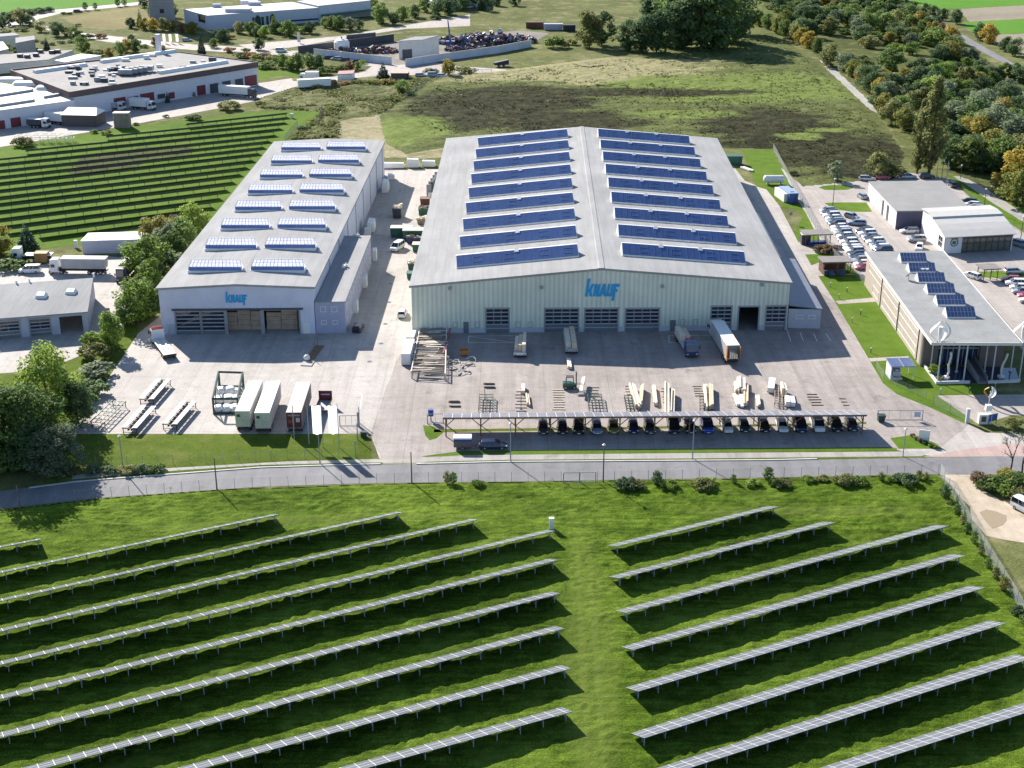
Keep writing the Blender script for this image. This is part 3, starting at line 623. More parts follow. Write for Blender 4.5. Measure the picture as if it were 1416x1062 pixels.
# ---------------------------------------------------------------- main hall
EM = 10.2
MFL = flat(G(570.5,461)); MFR = flat(G(1087.5,456)); MBL = flat(G(619,192,EM)); MBR = flat(G(990,192,EM))
rz = wpx(MFL, MFR, 832, 371); RM = rz[1]; RF = rz[0]/(MFR-MFL).length
mop_px = [(671,425,705,462),(752,425,801.5,462),(807,425,856,461),(863,425,913,461),(980.5,422,1013.5,460),(1018,422.5,1051.5,460),(1056,421.5,1089,459)]
mop = [wrect(MFL, MFR, *q) for q in mop_px]; MLn = (MFR-MFL).length
mop = [(a, min(b, MLn-.05), 0.0, d) for a, b, c, d in mop]
k = NT('green_ribbed_cladding'); k.p(0.5, 0, 0.4); co = k.coord(True)
wv = k.n('ShaderNodeTexWave'); wv.wave_type = 'BANDS'; wv.bands_direction = 'X'; wv.inputs['Scale'].default_value = 0.33; wv.inputs['Distortion'].default_value = 0.2; k.l(co, wv.inputs['Vector'])
nz = k.noise(co, 0.15, 5, 0.6); gz = k.noise(co, 0.5, 4, 0.6, (3, 3, 0.12))
c = k.ramp(wv.outputs['Fac'], [(0.25, (0.57,0.60,0.51)), (0.6, (0.69,0.73,0.60))])  # shading of the ribs painted in as lighter and darker colour stripes
k.col(k.mix(1.0, k.mix(1.0, c, k.ramp(nz, [(0.3,0.88),(0.7,1.06)]), 'MULTIPLY'), k.ramp(gz, [(0.3,0.93),(0.7,1.04)]), 'MULTIPLY')); k.bump(wv.outputs['Fac'], 0.4, 0.10); m_mhall = k.mat
mh, MW, _, _ = hall('warehouse_hall', 'large pale green ribbed gable hall with blue glazed roof strips', MFL, MFR, MBL, MBR, EM, RM, RF, m_mhall, mop)
for i, (a, b, c, d) in enumerate(mop):
    if i == 5:
        f = MB(); MW.box(f, a, a+.3, -.3, .12, 0, d); MW.box(f, b-.3, b, -.3, .12, 0, d); MW.box(f, a+.3, b-.3, -.3, .12, d-.3, d); f.build('door_frame', m_trim, mh, MFL)
    else: section_door(MW, a, b, d, mh, MFL, 6, 4 if b-a > 6.5 else 3, 4)
pl = MB(); u = 0
for a, b, c, d in mop+[(MLn, MLn, 0, 0)]:
    if a-u > .3: MW.box(MB(), u+.02, a-.02, 0, .06, 0.0, 1.1).build('plinth', M('pale_plinth', (0.50,0.52,0.56), 0.8, 0.1), mh, MFL)
    u = b
for q in ((641,445,648,460.5),(926,442.5,934.5,458)):
    a = wrect(MFL, MFR, *q); MW.box(MB(), a[0], a[1], 0, .10, 0.02, a[3]).build('side_door', m_pane, mh, MFL)
for q in ((627,445.5,632.5,452.5),(657.5,445.5,663,452.5),(713,445.5,719,452),(730.5,445.5,736.5,452),(941.5,442,947,450),(959,442,964.5,450)):
    a = wrect(MFL, MFR, *q); window(MW, a[0], a[1], a[2], a[3], mh, MFL, frame=m_trim)
for px, py in ((622,398.5),(749,397),(916,395.5),(1054,393.5)):
    a = wpx(MFL, MFR, px, py); p = MW(a[0], .02, a[1]); MB().tube(p, p+MW.n*.35, .38, 10).build('wall_lamp', m_trim, mh, MFL)
a = wrect(MFL, MFR, 808.5, 385, 857, 416); logo(MW, a[0], a[1]-.6, a[2], a[3], mh, MFL, 0.14)
fl = MB(); rdg = roofpt
ridf = MFL+(MFR-MFL)*RF; ridb = MBL+(MBR-MBL)*RF; cd = (MFR-MFL).normalized()
fl.hexa([ridf-cd*.7+V(0,0,RM+.06), ridf+cd*.7+V(0,0,RM+.06), ridb+cd*.7+V(0,0,RM+.06), ridb-cd*.7+V(0,0,RM+.06)], [ridf-cd*.5+V(0,-.4,RM+.19), ridf+cd*.5+V(0,-.4,RM+.19), ridb+cd*.5+V(0,.4,RM+.19), ridb-cd*.5+V(0,.4,RM+.19)])
fl.build('ridge_cap', m_roof, mh, MFL)
# rows of blue rooflights
protos = {}
for side, (nl, nr_, fa, fb) in (('left', ((631,372),(800.4,355.8),(661.5,203.4),(785,191.0))), ('right', ((860,354),(1031,366.5),(828.6,190.7),(952,200.5)))):
    def roofhit(px, py):
        # intersect with the sloping roof plane of this side
        z = EM+.5
        for _ in range(30):
            p = G(px, py, z); t = (p.y-MFL.y)/(MBL.y-MFL.y); l = MFL.x+(MBL.x-MFL.x)*t; r = MFR.x+(MBR.x-MFR.x)*t; f = (p.x-l)/(r-l)
            zz = EM+(RM-EM)*(f/RF if f < RF else (1-f)/(1-RF)); z = z*.5+(zz+.12)*.5
        return G(px, py, z)
    A0, B0, A1, B1 = [roofhit(*q) for q in (nl, nr_, fa, fb)]
    for r in range(9):
        t = r/8; a = A0.lerp(A1, t); b = B0.lerp(B1, t); c = (a+b)/2; L = (B0-A0).length*(1-t)+(B1-A1).length*t
        lab = '%s blue roof strip from the front, %s slope of the large hall' % (nth(r), side)
        if side not in protos:
            protos[side] = wedge_skylight('blue', (B0-A0).length, 3.3, 1.9); o = protos[side]; o['label'] = lab
            for fx_ in ((.5,) if side == 'left' else (.32,.64)):
                x = -(B0-A0).length/2+(B0-A0).length*fx_; MB().cbox((x,1.35,1.85),(.9,.9,.16),0,0,0,.45).build('access_hatch', m_white, o)
        else: o = copy_thing(protos[side], (0,0,0), label=lab)
        d = (b-a); o.location = (c.x, c.y+1.65, c.z); o.rotation_mode = 'XYZ'
        o.rotation_euler = (0, -math.atan2(d.z, Vector((d.x,d.y)).length), math.atan2(d.y, d.x)); o['group'] = 'blue roof strips on the large hall'
# lean-to on the right side of the main hall
QH = 4.2
q0 = flat(G(1094,457)); q1 = flat(G(1133.5,454.5)); qd = (MBR-MFR).normalized(); q0 = flat(MFR)+(MFR-MFL).normalized()*.35+qd*1.0
sa = thing('side_annex', 'low lean-to with dark roof and grey front along the right wall of the large hall', 'annex', q0)
QW = Wall(q0, q1); q2 = q1+qd*34; q3 = q0+qd*34
mb = MB(); holed(mb, q0, q1, 0, QH, [], .25); holed(mb, q1, q2, 0, QH, [], .25); holed(mb, q2, q3, 0, QH, [], .25); mb.build('wall', M('grey_blue_render', (0.42,0.43,0.50), 0.7, 0.06), sa, q0)
r = MB(); r.hexa([q0+V(0,-.2,QH+.7),q1+V(.2,-.2,QH),q2+V(.2,0,QH),q3+V(0,0,QH+.7)], [q0+V(0,-.2,QH+.9),q1+V(.2,-.2,QH+.2),q2+V(.2,0,QH+.2),q3+V(0,0,QH+.9)]); r.build('roof', M('dark_lean_to_roof', (0.16,0.17,0.21), 0.5, 0.12), sa, q0)
for q in ((1101,436.5,1110,440.5),(1118,436.5,1127,440.5)): a = wrect(q0, q1, *q); window(QW, a[0], a[1], a[2], a[3], sa, q0)
r = MB(); r.hexa([q3+V(0,0,0),q3+V(4.5,0,0),q3+qd*42+V(4.5,0,0),q3+qd*42], [q3+V(0,0,5.2),q3+V(4.5,0,3.4),q3+qd*42+V(4.5,0,3.4),q3+qd*42+V(0,0,5.2)]); r.build('glazed_lean_to', M('dark_glazed_roof', (0.08,0.11,0.17), 0.3, 0.2), sa, q0)

# ---------------------------------------------------------------- office building on the right
OH = 7.4
OFL = flat(G(1274,506.5)); OBL = flat(G(1199.5,350.0,OH)); OCL = flat(G(1292.5,476.5,OH)); OCR = flat(G(1410,477,OH)); OBR = flat(G(1300.5,348.5,OH))
od = (OCL-OBL).normalized(); ow = (OCR-OCL).normalized()
OFL = OBL+od*((OFL-OBL).dot(od)); OFR = OFL+ow*(OCR-OCL).length
ob = thing('office_building', 'long two-storey beige office with grey flat roof, glass front and six roof monitors', 'office building', OFL)
mb = MB()
SWo = Wall(OBL, OFL)     # left long wall, seen from the left
bands = [(3.0, SWo.L*.30, 4.5, 5.9), (SWo.L*.34, SWo.L*.60, 4.5, 5.9), (SWo.L*.63, SWo.L*.93, 4.5, 5.9), (SWo.L*.16, SWo.L*.27, 1.0, 2.5), (SWo.L*.34, SWo.L*.60, 1.0, 2.5), (SWo.L*.63, SWo.L*.92, 1.0, 2.5)]
holed(mb, OBL, OFL, 0, OH, [], .3); holed(mb, OFR, OBR, 0, OH, [], .3); holed(mb, OBR, OBL, 0, OH, [], .3)
mb.build('wall', M('beige_panel_wall', (0.40,0.335,0.28), 0.75, 0.07, 0.3), ob, OFL)
for a in bands: window(SWo, a[0], a[1], a[2], a[3], ob, OFL, frame=m_white, glass=M('white_blind_window', (0.74,0.73,0.72), 0.3, 0.04), cols=max(2, int((a[1]-a[0])/2)))
for f in (.31,.615,.94): SWo.box(MB(), SWo.L*f, SWo.L*f+.15, 0, .14, .2, OH-.2).build('downpipe', m_dtrim, ob, OFL)
FWo = Wall(OFL, OFR); fb = MB(); FWo.box(fb, .3, FWo.L-.3, -1.3, -1.0, 0, OH); fb.build('glass_front', glassy('blue_dark_front_glass', (0.016,0.03,0.075), 0.05, 0.8), ob, OFL)
for a, b in ((0, 3.2), (FWo.L-4.5, FWo.L)): FWo.box(MB(), a, b, -1.0, 0, 0, OH).build('front_pier', M('brown_brick_pier', (0.17,0.13,0.12), 0.8, 0.1), ob, OFL)
mu = MB()
for q in range(9): u = 3.4+q*(FWo.L-8)/8; FWo.box(mu, u-.06, u+.06, -1.0, -.9, 0, OH)
FWo.box(mu, 3.2, FWo.L-4.5, -1.0, -.88, 3.3, 3.6); mu.build('mullion', m_trim, ob, OFL)
up = V(0,0,.35); e1 = ow*.5; z_ = V(0,0,OH)
MB().hexa([OBL-e1+z_, OCL-e1+z_, OCR+e1+z_, OBR+e1+z_], [OBL-e1+z_+up, OCL-e1+z_+up, OCR+e1+z_+up, OBR+e1+z_+up]).build('roof', M('grey_roofing_felt', (0.25,0.255,0.25), 0.85, 0.16, 0.25), ob, OFL)
eg = MB()
for a, b in ((OBL-e1, OCL-e1), (OCL-e1, OCR+e1), (OCR+e1, OBR+e1)):
    d = (b-a).normalized(); n = Vector((d.y,-d.x,0))*.14; eg.hexa([a+z_-V(0,0,.12), b+z_-V(0,0,.12), b+n+z_-V(0,0,.12), a+n+z_-V(0,0,.12)], [a+z_+V(0,0,.45), b+z_+V(0,0,.45), b+n+z_+V(0,0,.45), a+n+z_+V(0,0,.45)])
eg.build('roof_edge', m_offw, ob, OFL)
for k_, (px, py, pt) in enumerate(((1296,529,481),(1332,527.5,481),(1371,527,481),(1409,526.5,481),(1286.5,510,478),(1322.5,514.5,479),(1397,513.5,479),(1361,514.5,479))):
    b = flat(G(px, py)); MB().tube(b, b+V(0,0,OH), .13, 10).tube(b, b+V(0,0,.3), .3, 10).build('column', M('pale_steel_column', (0.50,0.52,0.55), 0.4, 0.05), ob, OFL)
# six monitors with solar panels
m_pv = skymat('solar_panel_glass', (0.095,0.125,0.225), (0.13,0.165,0.28), 0.2)
pm = None
for i, (x0, x1, yb) in enumerate(((750,885,408),(795,935,463),(845,987,518),(895,1040,579),(945,1098,642),(998,1153,710))):
    a = G(1056+x0/3.933, 260+yb/3.933, OH+.35); b = G(1056+x1/3.933, 260+yb/3.933, OH+.35); c = (a+b)/2; L = 5.6; D = 2.0; H = 1.7
    lab = '%s solar-panelled roof monitor from the back of the office roof' % nth(i)
    if pm is None:
        pm = thing('roof_monitor', lab, 'roof monitor')
        MB().add([(-L/2,-D/2,-.2),(L/2,-D/2,-.2),(L/2,D/2,-.2),(-L/2,D/2,-.2),(-L/2,-D/2,.25),(L/2,-D/2,.25),(L/2,D/2,H),(-L/2,D/2,H),(L/2,D/2+1.5,-.2),(-L/2,D/2+1.5,-.2)], [(0,1,5,4),(4,5,6,7),(7,6,8,9),(1,2,6,5),(0,4,7,3),(2,8,6),(3,7,9),(0,9,8,1)]).build('monitor_body', m_white, pm)
        dz = (H-.25)/D; P = lambda x, t: Vector((x, -D/2+D*t, .25+dz*D*t+.07))
        MB().slab(P(-L/2+.1,.02),P(L/2+.0,.02),P(L/2,.99),P(-L/2+.1,.99),.05).build('solar_panel', m_pv, pm)
        bb = MB()
        for q in range(0, 9): x = -L/2+.1+(L-.1)*q/8; bb.tube(P(x,.02)+V(0,0,.02),P(x,.99)+V(0,0,.02),.035,4)
        bb.tube(P(-L/2+.1,.5)+V(0,0,.01),P(L/2,.5)+V(0,0,.01),.03,4); bb.build('panel_frame', M('alu_frame', (0.45,0.50,0.64), 0.35), pm)
        o = pm
    else: o = copy_thing(pm, (0,0,0), label=lab)
    o.location = (c.x, c.y+D/2, OH+.35); o.rotation_euler = (0,0,math.atan2(ow.y, ow.x)*0.4); o['group'] = 'monitors on the office roof'
dish = thing('satellite_dish', 'small grey dish standing on the office roof', 'satellite dish', G(1256,387,OH+.35)); p = V(0,0,0)
MB().tube(p, p+V(0,0,.9), .06).build('dish_mast', m_trim, dish); MB().tube((0,0,.9),(-.25,.15,1.15),.2,12,0,.75).build('dish_bowl', m_trim, dish)
for px, py in ((1275,376),(1281,376)):
    b = G(px, py, OH+.35); t = tag(MB().tube(b, b+V(0,0,.9), .5, 12).build('roof_vent', m_white, None), 'white round vent pot among the office roof monitors', 'vent', 'vent pots on the office roof')
# pond wall, planting bed and ramp before the office
for a, b, l in (((1277,507.5),(1293.5,530),'low white side wall of the office pool, beside the little hut lawn'), ((1294,531.5),(1341,530.5),'low front wall of the office pool left of the entrance bridge'), ((1366,530.5),(1410,529),'low front wall of the office pool right of the entrance bridge')):
    A = flat(G(*a)); B = flat(G(*b)); W_ = Wall(A, B); tag(W_.box(MB(), 0, W_.L, -.3, 0, 0, .55).build('garden_wall', M('white_low_wall', (0.60,0.60,0.60), 0.8)), l, 'wall')
k = NT('pool_water'); k.p(0.06, 0, 0.6); k.b.inputs['Base Color'].default_value = (0.012,0.03,0.07,1); co = k.coord(True); k.bump(k.noise(co, 3.0, 2), 0.08, 0.02)
patch('pool', [(1281,508),(1296,530),(1410,528),(1404,509)], 0.05, k.mat)
bd = thing('entrance_bridge', 'grey footbridge with railings leading to the office entrance', 'bridge', flat(G(1357,531)))
A = flat(G(1352,531)); B = flat(G(1364,530.5)); Cc = flat(G(1345,504)); Dd = flat(G(1333,504.5)); o_ = flat(G(1357,531))
MB().hexa([A,B,Cc,Dd],[A+V(0,0,.4),B+V(0,0,.4),Cc+V(0,0,1.0),Dd+V(0,0,1.0)]).build('deck', M('grey_deck', (0.20,0.20,0.22), 0.8), bd, o_)
for a, b in ((A, Dd), (B, Cc)):
    rr = MB(); rr.hexa([a+V(0,0,.42),a+V(.12,0,.42),b+V(.12,0,1.02),b+V(0,0,1.02)],[a+V(0,0,1.4),a+V(.12,0,1.4),b+V(.12,0,2.0),b+V(0,0,2.0)]); rr.build('railing', M('railing_panel', (0.26,0.25,0.27), 0.5), bd, o_)
for i, pts in enumerate((((1308,523),(1311,515),(1309.5,505),(1310.5,499),(1311.5,493),(1310.5,487)), ((1384,522),(1383,511),(1384.5,503),(1387.5,496),(1389,489)))):
    b = flat(G(*pts[0])); sc = thing('wavy_sculpture', ('left', 'right')[i]+' wavy white sculpture pole under the office canopy', 'sculpture', b, 0, 'sculptures in the office pool')
    P_ = []
    for px, py in pts: z = hgt(pts[0][0], pts[0][1], py); P_.append((b.x+(px-pts[0][0])*b.y/F*1.05-b.x, 0, z))
    MB().path(P_, .22, 8).build('pole', m_offw, sc); MB().tube((0,0,0),(0,0,.35),.7,10).build('base', m_white, sc)
def turbine(px, py, z0, i):
    b = G(px, py, z0); t = thing('wind_turbine', ('white curved-blade wind turbine at the near left corner of the office roof', 'white curved-blade wind turbine at the near right corner of the office roof')[i], 'wind turbine', (b.x, b.y, z0), 0, 'turbines on the office roof')
    MB().tube((0,0,-.3),(0,0,2.6),.14,8).build('mast', m_white, t); MB().tube((0,0,1.6),(0,0,2.9),.42,12).tube((0,0,.6),(0,0,1.5),.34,12).build('generator', m_white, t)
    for a0 in (2.7, 4.9, 0.3):
        mb = MB(); lp = []
        for q in range(13):
            s = q/12; z = .1+3.9*s; rr = 1.9*math.sin(math.pi*(.08+.84*s)); a = a0+s*1.1; w_ = .3*math.sin(math.pi*(s*.9+.05))+.06
            c = V(math.cos(a)*rr, math.sin(a)*rr, z); tg = V(-math.sin(a), math.cos(a), 0); nr = V(math.cos(a), math.sin(a), 0)*.05
            lp.append([c-tg*w_-nr, c+tg*w_-nr, c+tg*w_+nr, c-tg*w_+nr])
        mb.loft(lp); mb.build('blade', m_white, t)
turbine(1299, 472, OH+.35, 0); turbine(1414, 472, OH+.35, 1)
# ================================================================== SOLAR FIELDS
def pv_mat(name, cell, frame, cw, ch, rough=0.16, lw=0.06):
    k = NT(name); k.p(rough, 0, 0.45); co = k.coord(False)
    br = k.n('ShaderNodeTexBrick'); br.offset = 0.0; br.inputs['Scale'].default_value = 1.0; br.inputs['Brick Width'].default_value = cw; br.inputs['Row Height'].default_value = ch
    br.inputs['Mortar Size'].default_value = lw; br.inputs['Mortar Smooth'].default_value = 0.3
    br.inputs[1].default_value = (*cell, 1); br.inputs[2].default_value = (cell[0]*1.15, cell[1]*1.12, cell[2]*1.1, 1); br.inputs[3].default_value = (*frame, 1)
    k.l(co, br.inputs[0]); k.col(br.outputs[0])
    k.l(k.ramp(br.outputs['Fac'], [(0.2, rough), (0.8, 0.5)]), k.b.inputs['Roughness'])
    return k.mat
m_pvrow = pv_mat('solar_module_face', (0.14,0.15,0.17), (0.46,0.47,0.49), 1.68, 1.06, 0.2, 0.045)
m_pvback = M('module_underside', (0.10,0.125,0.135), 0.6, 0.15, 0.4)
m_post = M('galvanised_post', (0.30,0.34,0.40), 0.45, 0.1)
m_postd = M('dull_post', (0.12,0.14,0.17), 0.5, 0.1)
_posts = {}
def solar_row(A, B, label, group, hi=1.95, wid=2.85, lo=0.72, post=2.75, pmat=None, hgts=(1.15,), light=True):
    """A, B: ends of the raised near edge (world x,y). The table slopes away from the camera."""
    A = flat(A); B = flat(B); d = (B-A).normalized(); L = (B-A).length; n = Vector((-d.y, d.x, 0))
    t = thing('solar_panel_row', label, 'solar panels', (A.x, A.y, 0), math.atan2(d.y, d.x), group)
    up = Vector((0, wid, lo-hi)); up = up.normalized(); sl = math.hypot(wid, hi-lo)
    # local: x along the row, y away from the camera
    fm = MB(); e = 0.06
    q = lambda x, s, o=0.0: Vector((x, wid*s, hi+(lo-hi)*s))+Vector((0, (hi-lo), wid)).normalized()*o
    fm.slab(q(0,0), q(L,0), q(L,1), q(0,1), 0.07)
    tb = fm.build('module_table', m_pvback, t)
    fc = MB().quad(Vector((0,0,0)), Vector((L,0,0)), Vector((L,sl,0)), Vector((0,sl,0))).build('module_face', m_pvrow, tb)
    fc.location = q(0,0,0.012); fc.rotation_euler = (math.atan2(lo-hi, wid), 0, 0)
    key = (round(hi,2), pmat.name if pmat else '')
    if key not in _posts:
        pm_ = MB(); y = 0.75; zt = hi+(lo-hi)*y/wid-.1
        pm_.box(-.055,.055,y-.05,y+.05,-.2,zt); pm_.tube((0,y,.55),(0,y+1.1,hi+(lo-hi)*(y+1.1)/wid-.12),.04,5)
        pm_.box(-.05,.05,.05,wid-.3,0,.01) if False else None
        pm_.tube((0,.12,hi-.16),(0,wid-.2,lo+.0),.045,4); pm_.box(-.16,.16,y-.06,y+.06,zt-.12,zt-.02)
        o = pm_.build('post', pmat or m_post, t); _posts[key] = o.data; o.location.x = 0.5; st = 1
    else: st = 0
    npn = max(2, int((L-1)/post)+1)
    for k_ in range(st, npn):
        o = bpy.data.objects.new('post', _posts[key]); C.objects.link(o); o.parent = t; o.location = (0.5+(L-1)*k_/(npn-1), 0, 0)
    r = MB(); r.box(0.05, L-.05, .72, .78, hi+(lo-hi)*.75/wid-.16, hi+(lo-hi)*.75/wid-.08); r.build('purlin', pmat or m_post, tb)
    # inverters/cable trays slung under a few tables
    return t
HI = 1.95
def ext(a, b, m):
    A = G(*a, HI); B = G(*b, HI); d = (B-A).normalized(); return A-d*m, B
left_rows = [((0,757),(57,746),10),((0,792.5),(386,711.5),8),((0,831.5),(557,708.5),8),((0,873.5),(661.5,718.5),8),((0,919.5),(768,734),8),((0,967),(772.4,774.3),8),((0,1020),(775,820.7),8),((62,1062),(781.3,869),14),((281,1062),(790,924.2),14),((507,1062),(792,983.8),14)]
for i, (a, b, m_) in enumerate(left_rows):
    A, B = ext(a, b, m_)
    lab = 'short stub of solar panel row cut off at the left edge, nearest the road' if i == 0 else '%s full solar panel row from the road in the left block of the lawn' % nth(i-1)
    solar_row(A, B, lab, 'solar rows left of the grass aisle')
right_rows = [((853.6,755.5),(1078,700.5),0),((857,799.5),(1155.5,722.5),0),((867,847.5),(1312.5,727),0),((875.7,898.5),(1336,768),0),((882.5,956),(1362,812.5),0),((891,1020.5),(1391,861.5),0),((953,1062),(1428,909.5),6),((1181,1062),(1460,972),8)]
for i, (a, b, m_) in enumerate(right_rows):
    A, B = ext(a, b, m_)
    solar_row(A, B, '%s solar panel row from the road in the right block of the lawn' % nth(i), 'solar rows right of the grass aisle')
HI = 1.8
far_rows = [((258.8,170.5),(398.3,155.6)),((148,187.5),(394.6,163)),((36,207),(388.2,171.2)),((-12,220.5),(380.9,180.2)),((-12,229.5),(372.6,188.3)),((-12,238),(364.7,196.6)),((-12,246.5),(358,205)),((-12,256.5),(349.6,214.6)),((-12,266),(341.4,224.2)),((-12,275),(332.2,233.8)),((-12,285),(322.7,244.3)),((-12,296),(313.8,255.2)),((-12,307),(304.3,266.6)),((9,315.5),(294,278.8)),((53,321.5),(282.6,290.8)),((139,322),(273.4,302.4))]
for i, (a, b) in enumerate(far_rows):
    solar_row(G(*a, HI), G(*b, HI), '%s solar row from the factory lane in the field left of the smaller hall' % nth(i), 'solar rows in the field beside the factory', hi=1.8, wid=2.5, lo=.7, post=4.4, pmat=m_postd)
# meter cabinets
def cabinet(px, py, w_, d_, h, label, mat=None, name='meter_cabinet'):
    b = flat(G(px, py)); t = thing(name, label, 'cabinet', b)
    MB().box(-w_/2, w_/2, -d_/2, d_/2, 0.08, h).build('cabinet_body', mat or m_white, t)
    MB().box(-w_/2-.05, w_/2+.05, -d_/2-.05, d_/2+.05, h, h+.07).build('cabinet_cap', m_offw, t); MB().box(-w_/2+.05, w_/2-.05, -d_/2+.05, d_/2-.05, 0, .08).build('cabinet_foot', m_concrete, t)
    return t
cabinet(762.5, 733, .7, .5, 2.0, 'white meter cabinet at the road end of a solar row by the grass aisle')
cabinet(105.5, 343, .8, .5, 1.9, 'white cabinet on the grass by the long white trailer body')
cabinet(404, 163.5, .9, .6, 1.6, 'small white cabinet at the far corner of the distant solar field')
cabinet(1113, 337, 2.2, 2.2, 2.5, 'dark tall bin cabinet on the lawn beside the upper bin shelter', m_dtrim, 'bin_cabinet')
# ================================================================== FENCES
m_wire = wiremesh('chain_link', (0.42,0.45,0.47), 0.20); m_wire_lt = wiremesh('chain_link_thin', (0.32,0.34,0.35), 0.07); m_wire_d = wiremesh('chain_link_dense', (0.50,0.52,0.52), 0.34)
m_fpost = M('fence_post_grey', (0.27,0.29,0.31), 0.5, 0.1)
def fence(pts, label, h=1.8, step=2.6, mesh=m_wire_lt, pm_=None, r=.035, name='wire_fence', rails=False):
    P = [flat(G(*p)) for p in pts]; t = thing(name, label, 'fence', P[0]); o = P[0]
    nt_ = sum((b-a).length for a, b in zip(P[:-1], P[1:])); st = max(step, nt_/98)
    me = MB(); pts_ = []
    for a, b in zip(P[:-1], P[1:]):
        me.quad(a+V(0,0,.05), b+V(0,0,.05), b+V(0,0,h), a+V(0,0,h)); n = max(1, round((b-a).length/st))
        pts_ += [a+(b-a)*(k_/n) for k_ in range(n)]
    pts_.append(P[-1])
    me.build('wire_mesh', mesh, t, o)
    if rails:
        rl = MB()
        for a, b in zip(P[:-1], P[1:]): rl.tube(a+V(0,0,h), b+V(0,0,h), .035, 4)
        rl.build('top_rail', pm_ or m_fpost, t, o)
    first = MB().tube((0,0,0),(0,0,h+.05),r,5)
    po = None
    for q in pts_:
        if po is None: po = first.build('post', pm_ or m_fpost, t); ob_ = po
        else: ob_ = bpy.data.objects.new('post', po.data); C.objects.link(ob_); ob_.parent = t
        ob_.location = q-o
    return t
fence([(-30,707.5),(0,703.7),(130,689.3),(300,676.3),(570,667.3),(776,666.2)], 'thin wire fence between road and solar lawn, left of the wire gate', step=2.7)
fence([(826,666),(1060,661),(1297,655.8)], 'thin wire fence between road and solar lawn, right of the wire gate', step=2.7)
fence([(1299,656),(1325,700),(1350,745),(1378,790),(1406,836),(1445,905)], 'pale chain link fence between solar lawn and dirt track', h=2.1, mesh=m_wire_d, step=3.0)
fence([(112,645),(240,642),(398,634.5),(492,632)], 'wire fence along the pavement in front of the left grass strip', h=1.7, step=2.6)
fence([(492,632),(497,585)], 'short fence beside the left gate post', h=3.0, step=6, mesh=m_wire, r=.09)
fence([(1069,206),(1090,247),(1112,287),(1133,326),(1150,352),(1172,375),(1204,398)], 'grey mesh fence between the lawn and the dealer car rows', h=1.9, mesh=m_wire_d, step=3.5)
fence([(1211,508),(1222,524),(1240,534),(1258,542),(1280,552)], 'green-grey mesh fence curving along the office lawn', h=1.5, mesh=m_wire, step=2.6)
fence([(1290,560.5),(1336.5,584)], 'wire sliding gate panel beside the office forecourt', h=1.9, mesh=m_wire, step=5.5, rails=True, name='sliding_gate')
fence([(438,172),(446,153)], 'short mesh fence at the far corner of the distant solar field', h=2, mesh=m_wire_d)
fence([(393,196),(412,174)], 'short mesh fence running from the far solar field to the smaller hall', h=2, mesh=m_wire_d)
fence([(560,136),(596,112),(615,104)], 'mesh fence crossing the weedy ground below the scrap yard', h=2, mesh=m_wire)
fence([(1330,262),(1350,280),(1420,328)], 'mesh fence between dealer yard and footpath', h=1.3, step=4, mesh=m_wire_lt)
def gate(px0, py0, px1, py1, h, label, nb=4, r=.06, name='gate', sign=False):
    a = flat(G(px0, py0)); b = flat(G(px1, py1)); d = b-a; t = thing(name, label, 'gate', a)
    f = MB().tube((0,0,0),(0,0,h),r*1.5,6).tube(d, d+V(0,0,h),r*1.5,6).tube((0,0,h),d+V(0,0,h),r,5).tube((0,0,.15),d+V(0,0,.15),r,5)
    for k_ in range(1, nb): f.tube(d*(k_/nb)+V(0,0,.15), d*(k_/nb)+V(0,0,h), r*.6, 4)
    f.build('gate_frame', M('gate_grey', (0.30,0.33,0.37), 0.4), t)
    MB().quad(V(0,0,.15), d+V(0,0,.15), d+V(0,0,h), V(0,0,h)).build('wire_mesh', m_wire_lt, t)
    if sign: p = d*.88; MB().cbox((p.x,p.y-.05,h*.6),(1.1,.05,1.0)).build('sign_plate', M('pale_sign', (0.45,0.50,0.62)), t)
    return t
gate(779,668.5,801,668.3,1.9,'left leaf of the wire gate into the solar lawn', 1); gate(801.5,668.3,823.5,668,1.9,'right leaf of the wire gate into the solar lawn', 1)
gate(1213,581,1275,581,1.9,'long grey sliding gate at the right yard entrance', 4, sign=True)
gate(470,589.5,495,589,2.0,'grey gate leaf at the left yard entrance', 3); gate(591,586,613,585,1.8,'grey gate leaf at the left end of the carport', 2)
gate(629,103.5,680,103,2.0,'distant mesh gate on the concrete track', 4)
t = thing('gate_post', 'tall dark post at the left yard entrance', 'post', flat(G(496,589.5))); MB().box(-.2,.2,-.2,.2,0,2.5).build('post_shaft', m_fpost, t); MB().box(-.24,.24,-.24,.24,2.5,2.62).build('post_cap', m_dtrim, t)
t = thing('gate_post', 'pale broad post at the end of the sliding gate panel', 'post', flat(G(1337,584.5))); MB().box(-.28,.28,-.25,.25,0,2.6).build('post_shaft', m_lwall, t); MB().box(-.32,.32,-.29,.29,2.6,2.7).build('post_cap', m_offw, t)
for i, (px, py) in enumerate(((511,500),(527,475),(533,448),(538,418),(540,392))):
    t = thing('drain_cover', '%s iron drain cover from the front along the shaded lane' % nth(i), 'drain cover', flat(G(px,py)), 0, 'drain covers on the lane'); MB().tube((0,0,.011),(0,0,.03),.45,14).build('cover_plate', m_dtrim, t); MB().tube((0,0,.011),(0,0,.024),.58,14).build('cover_ring', m_trim, t)
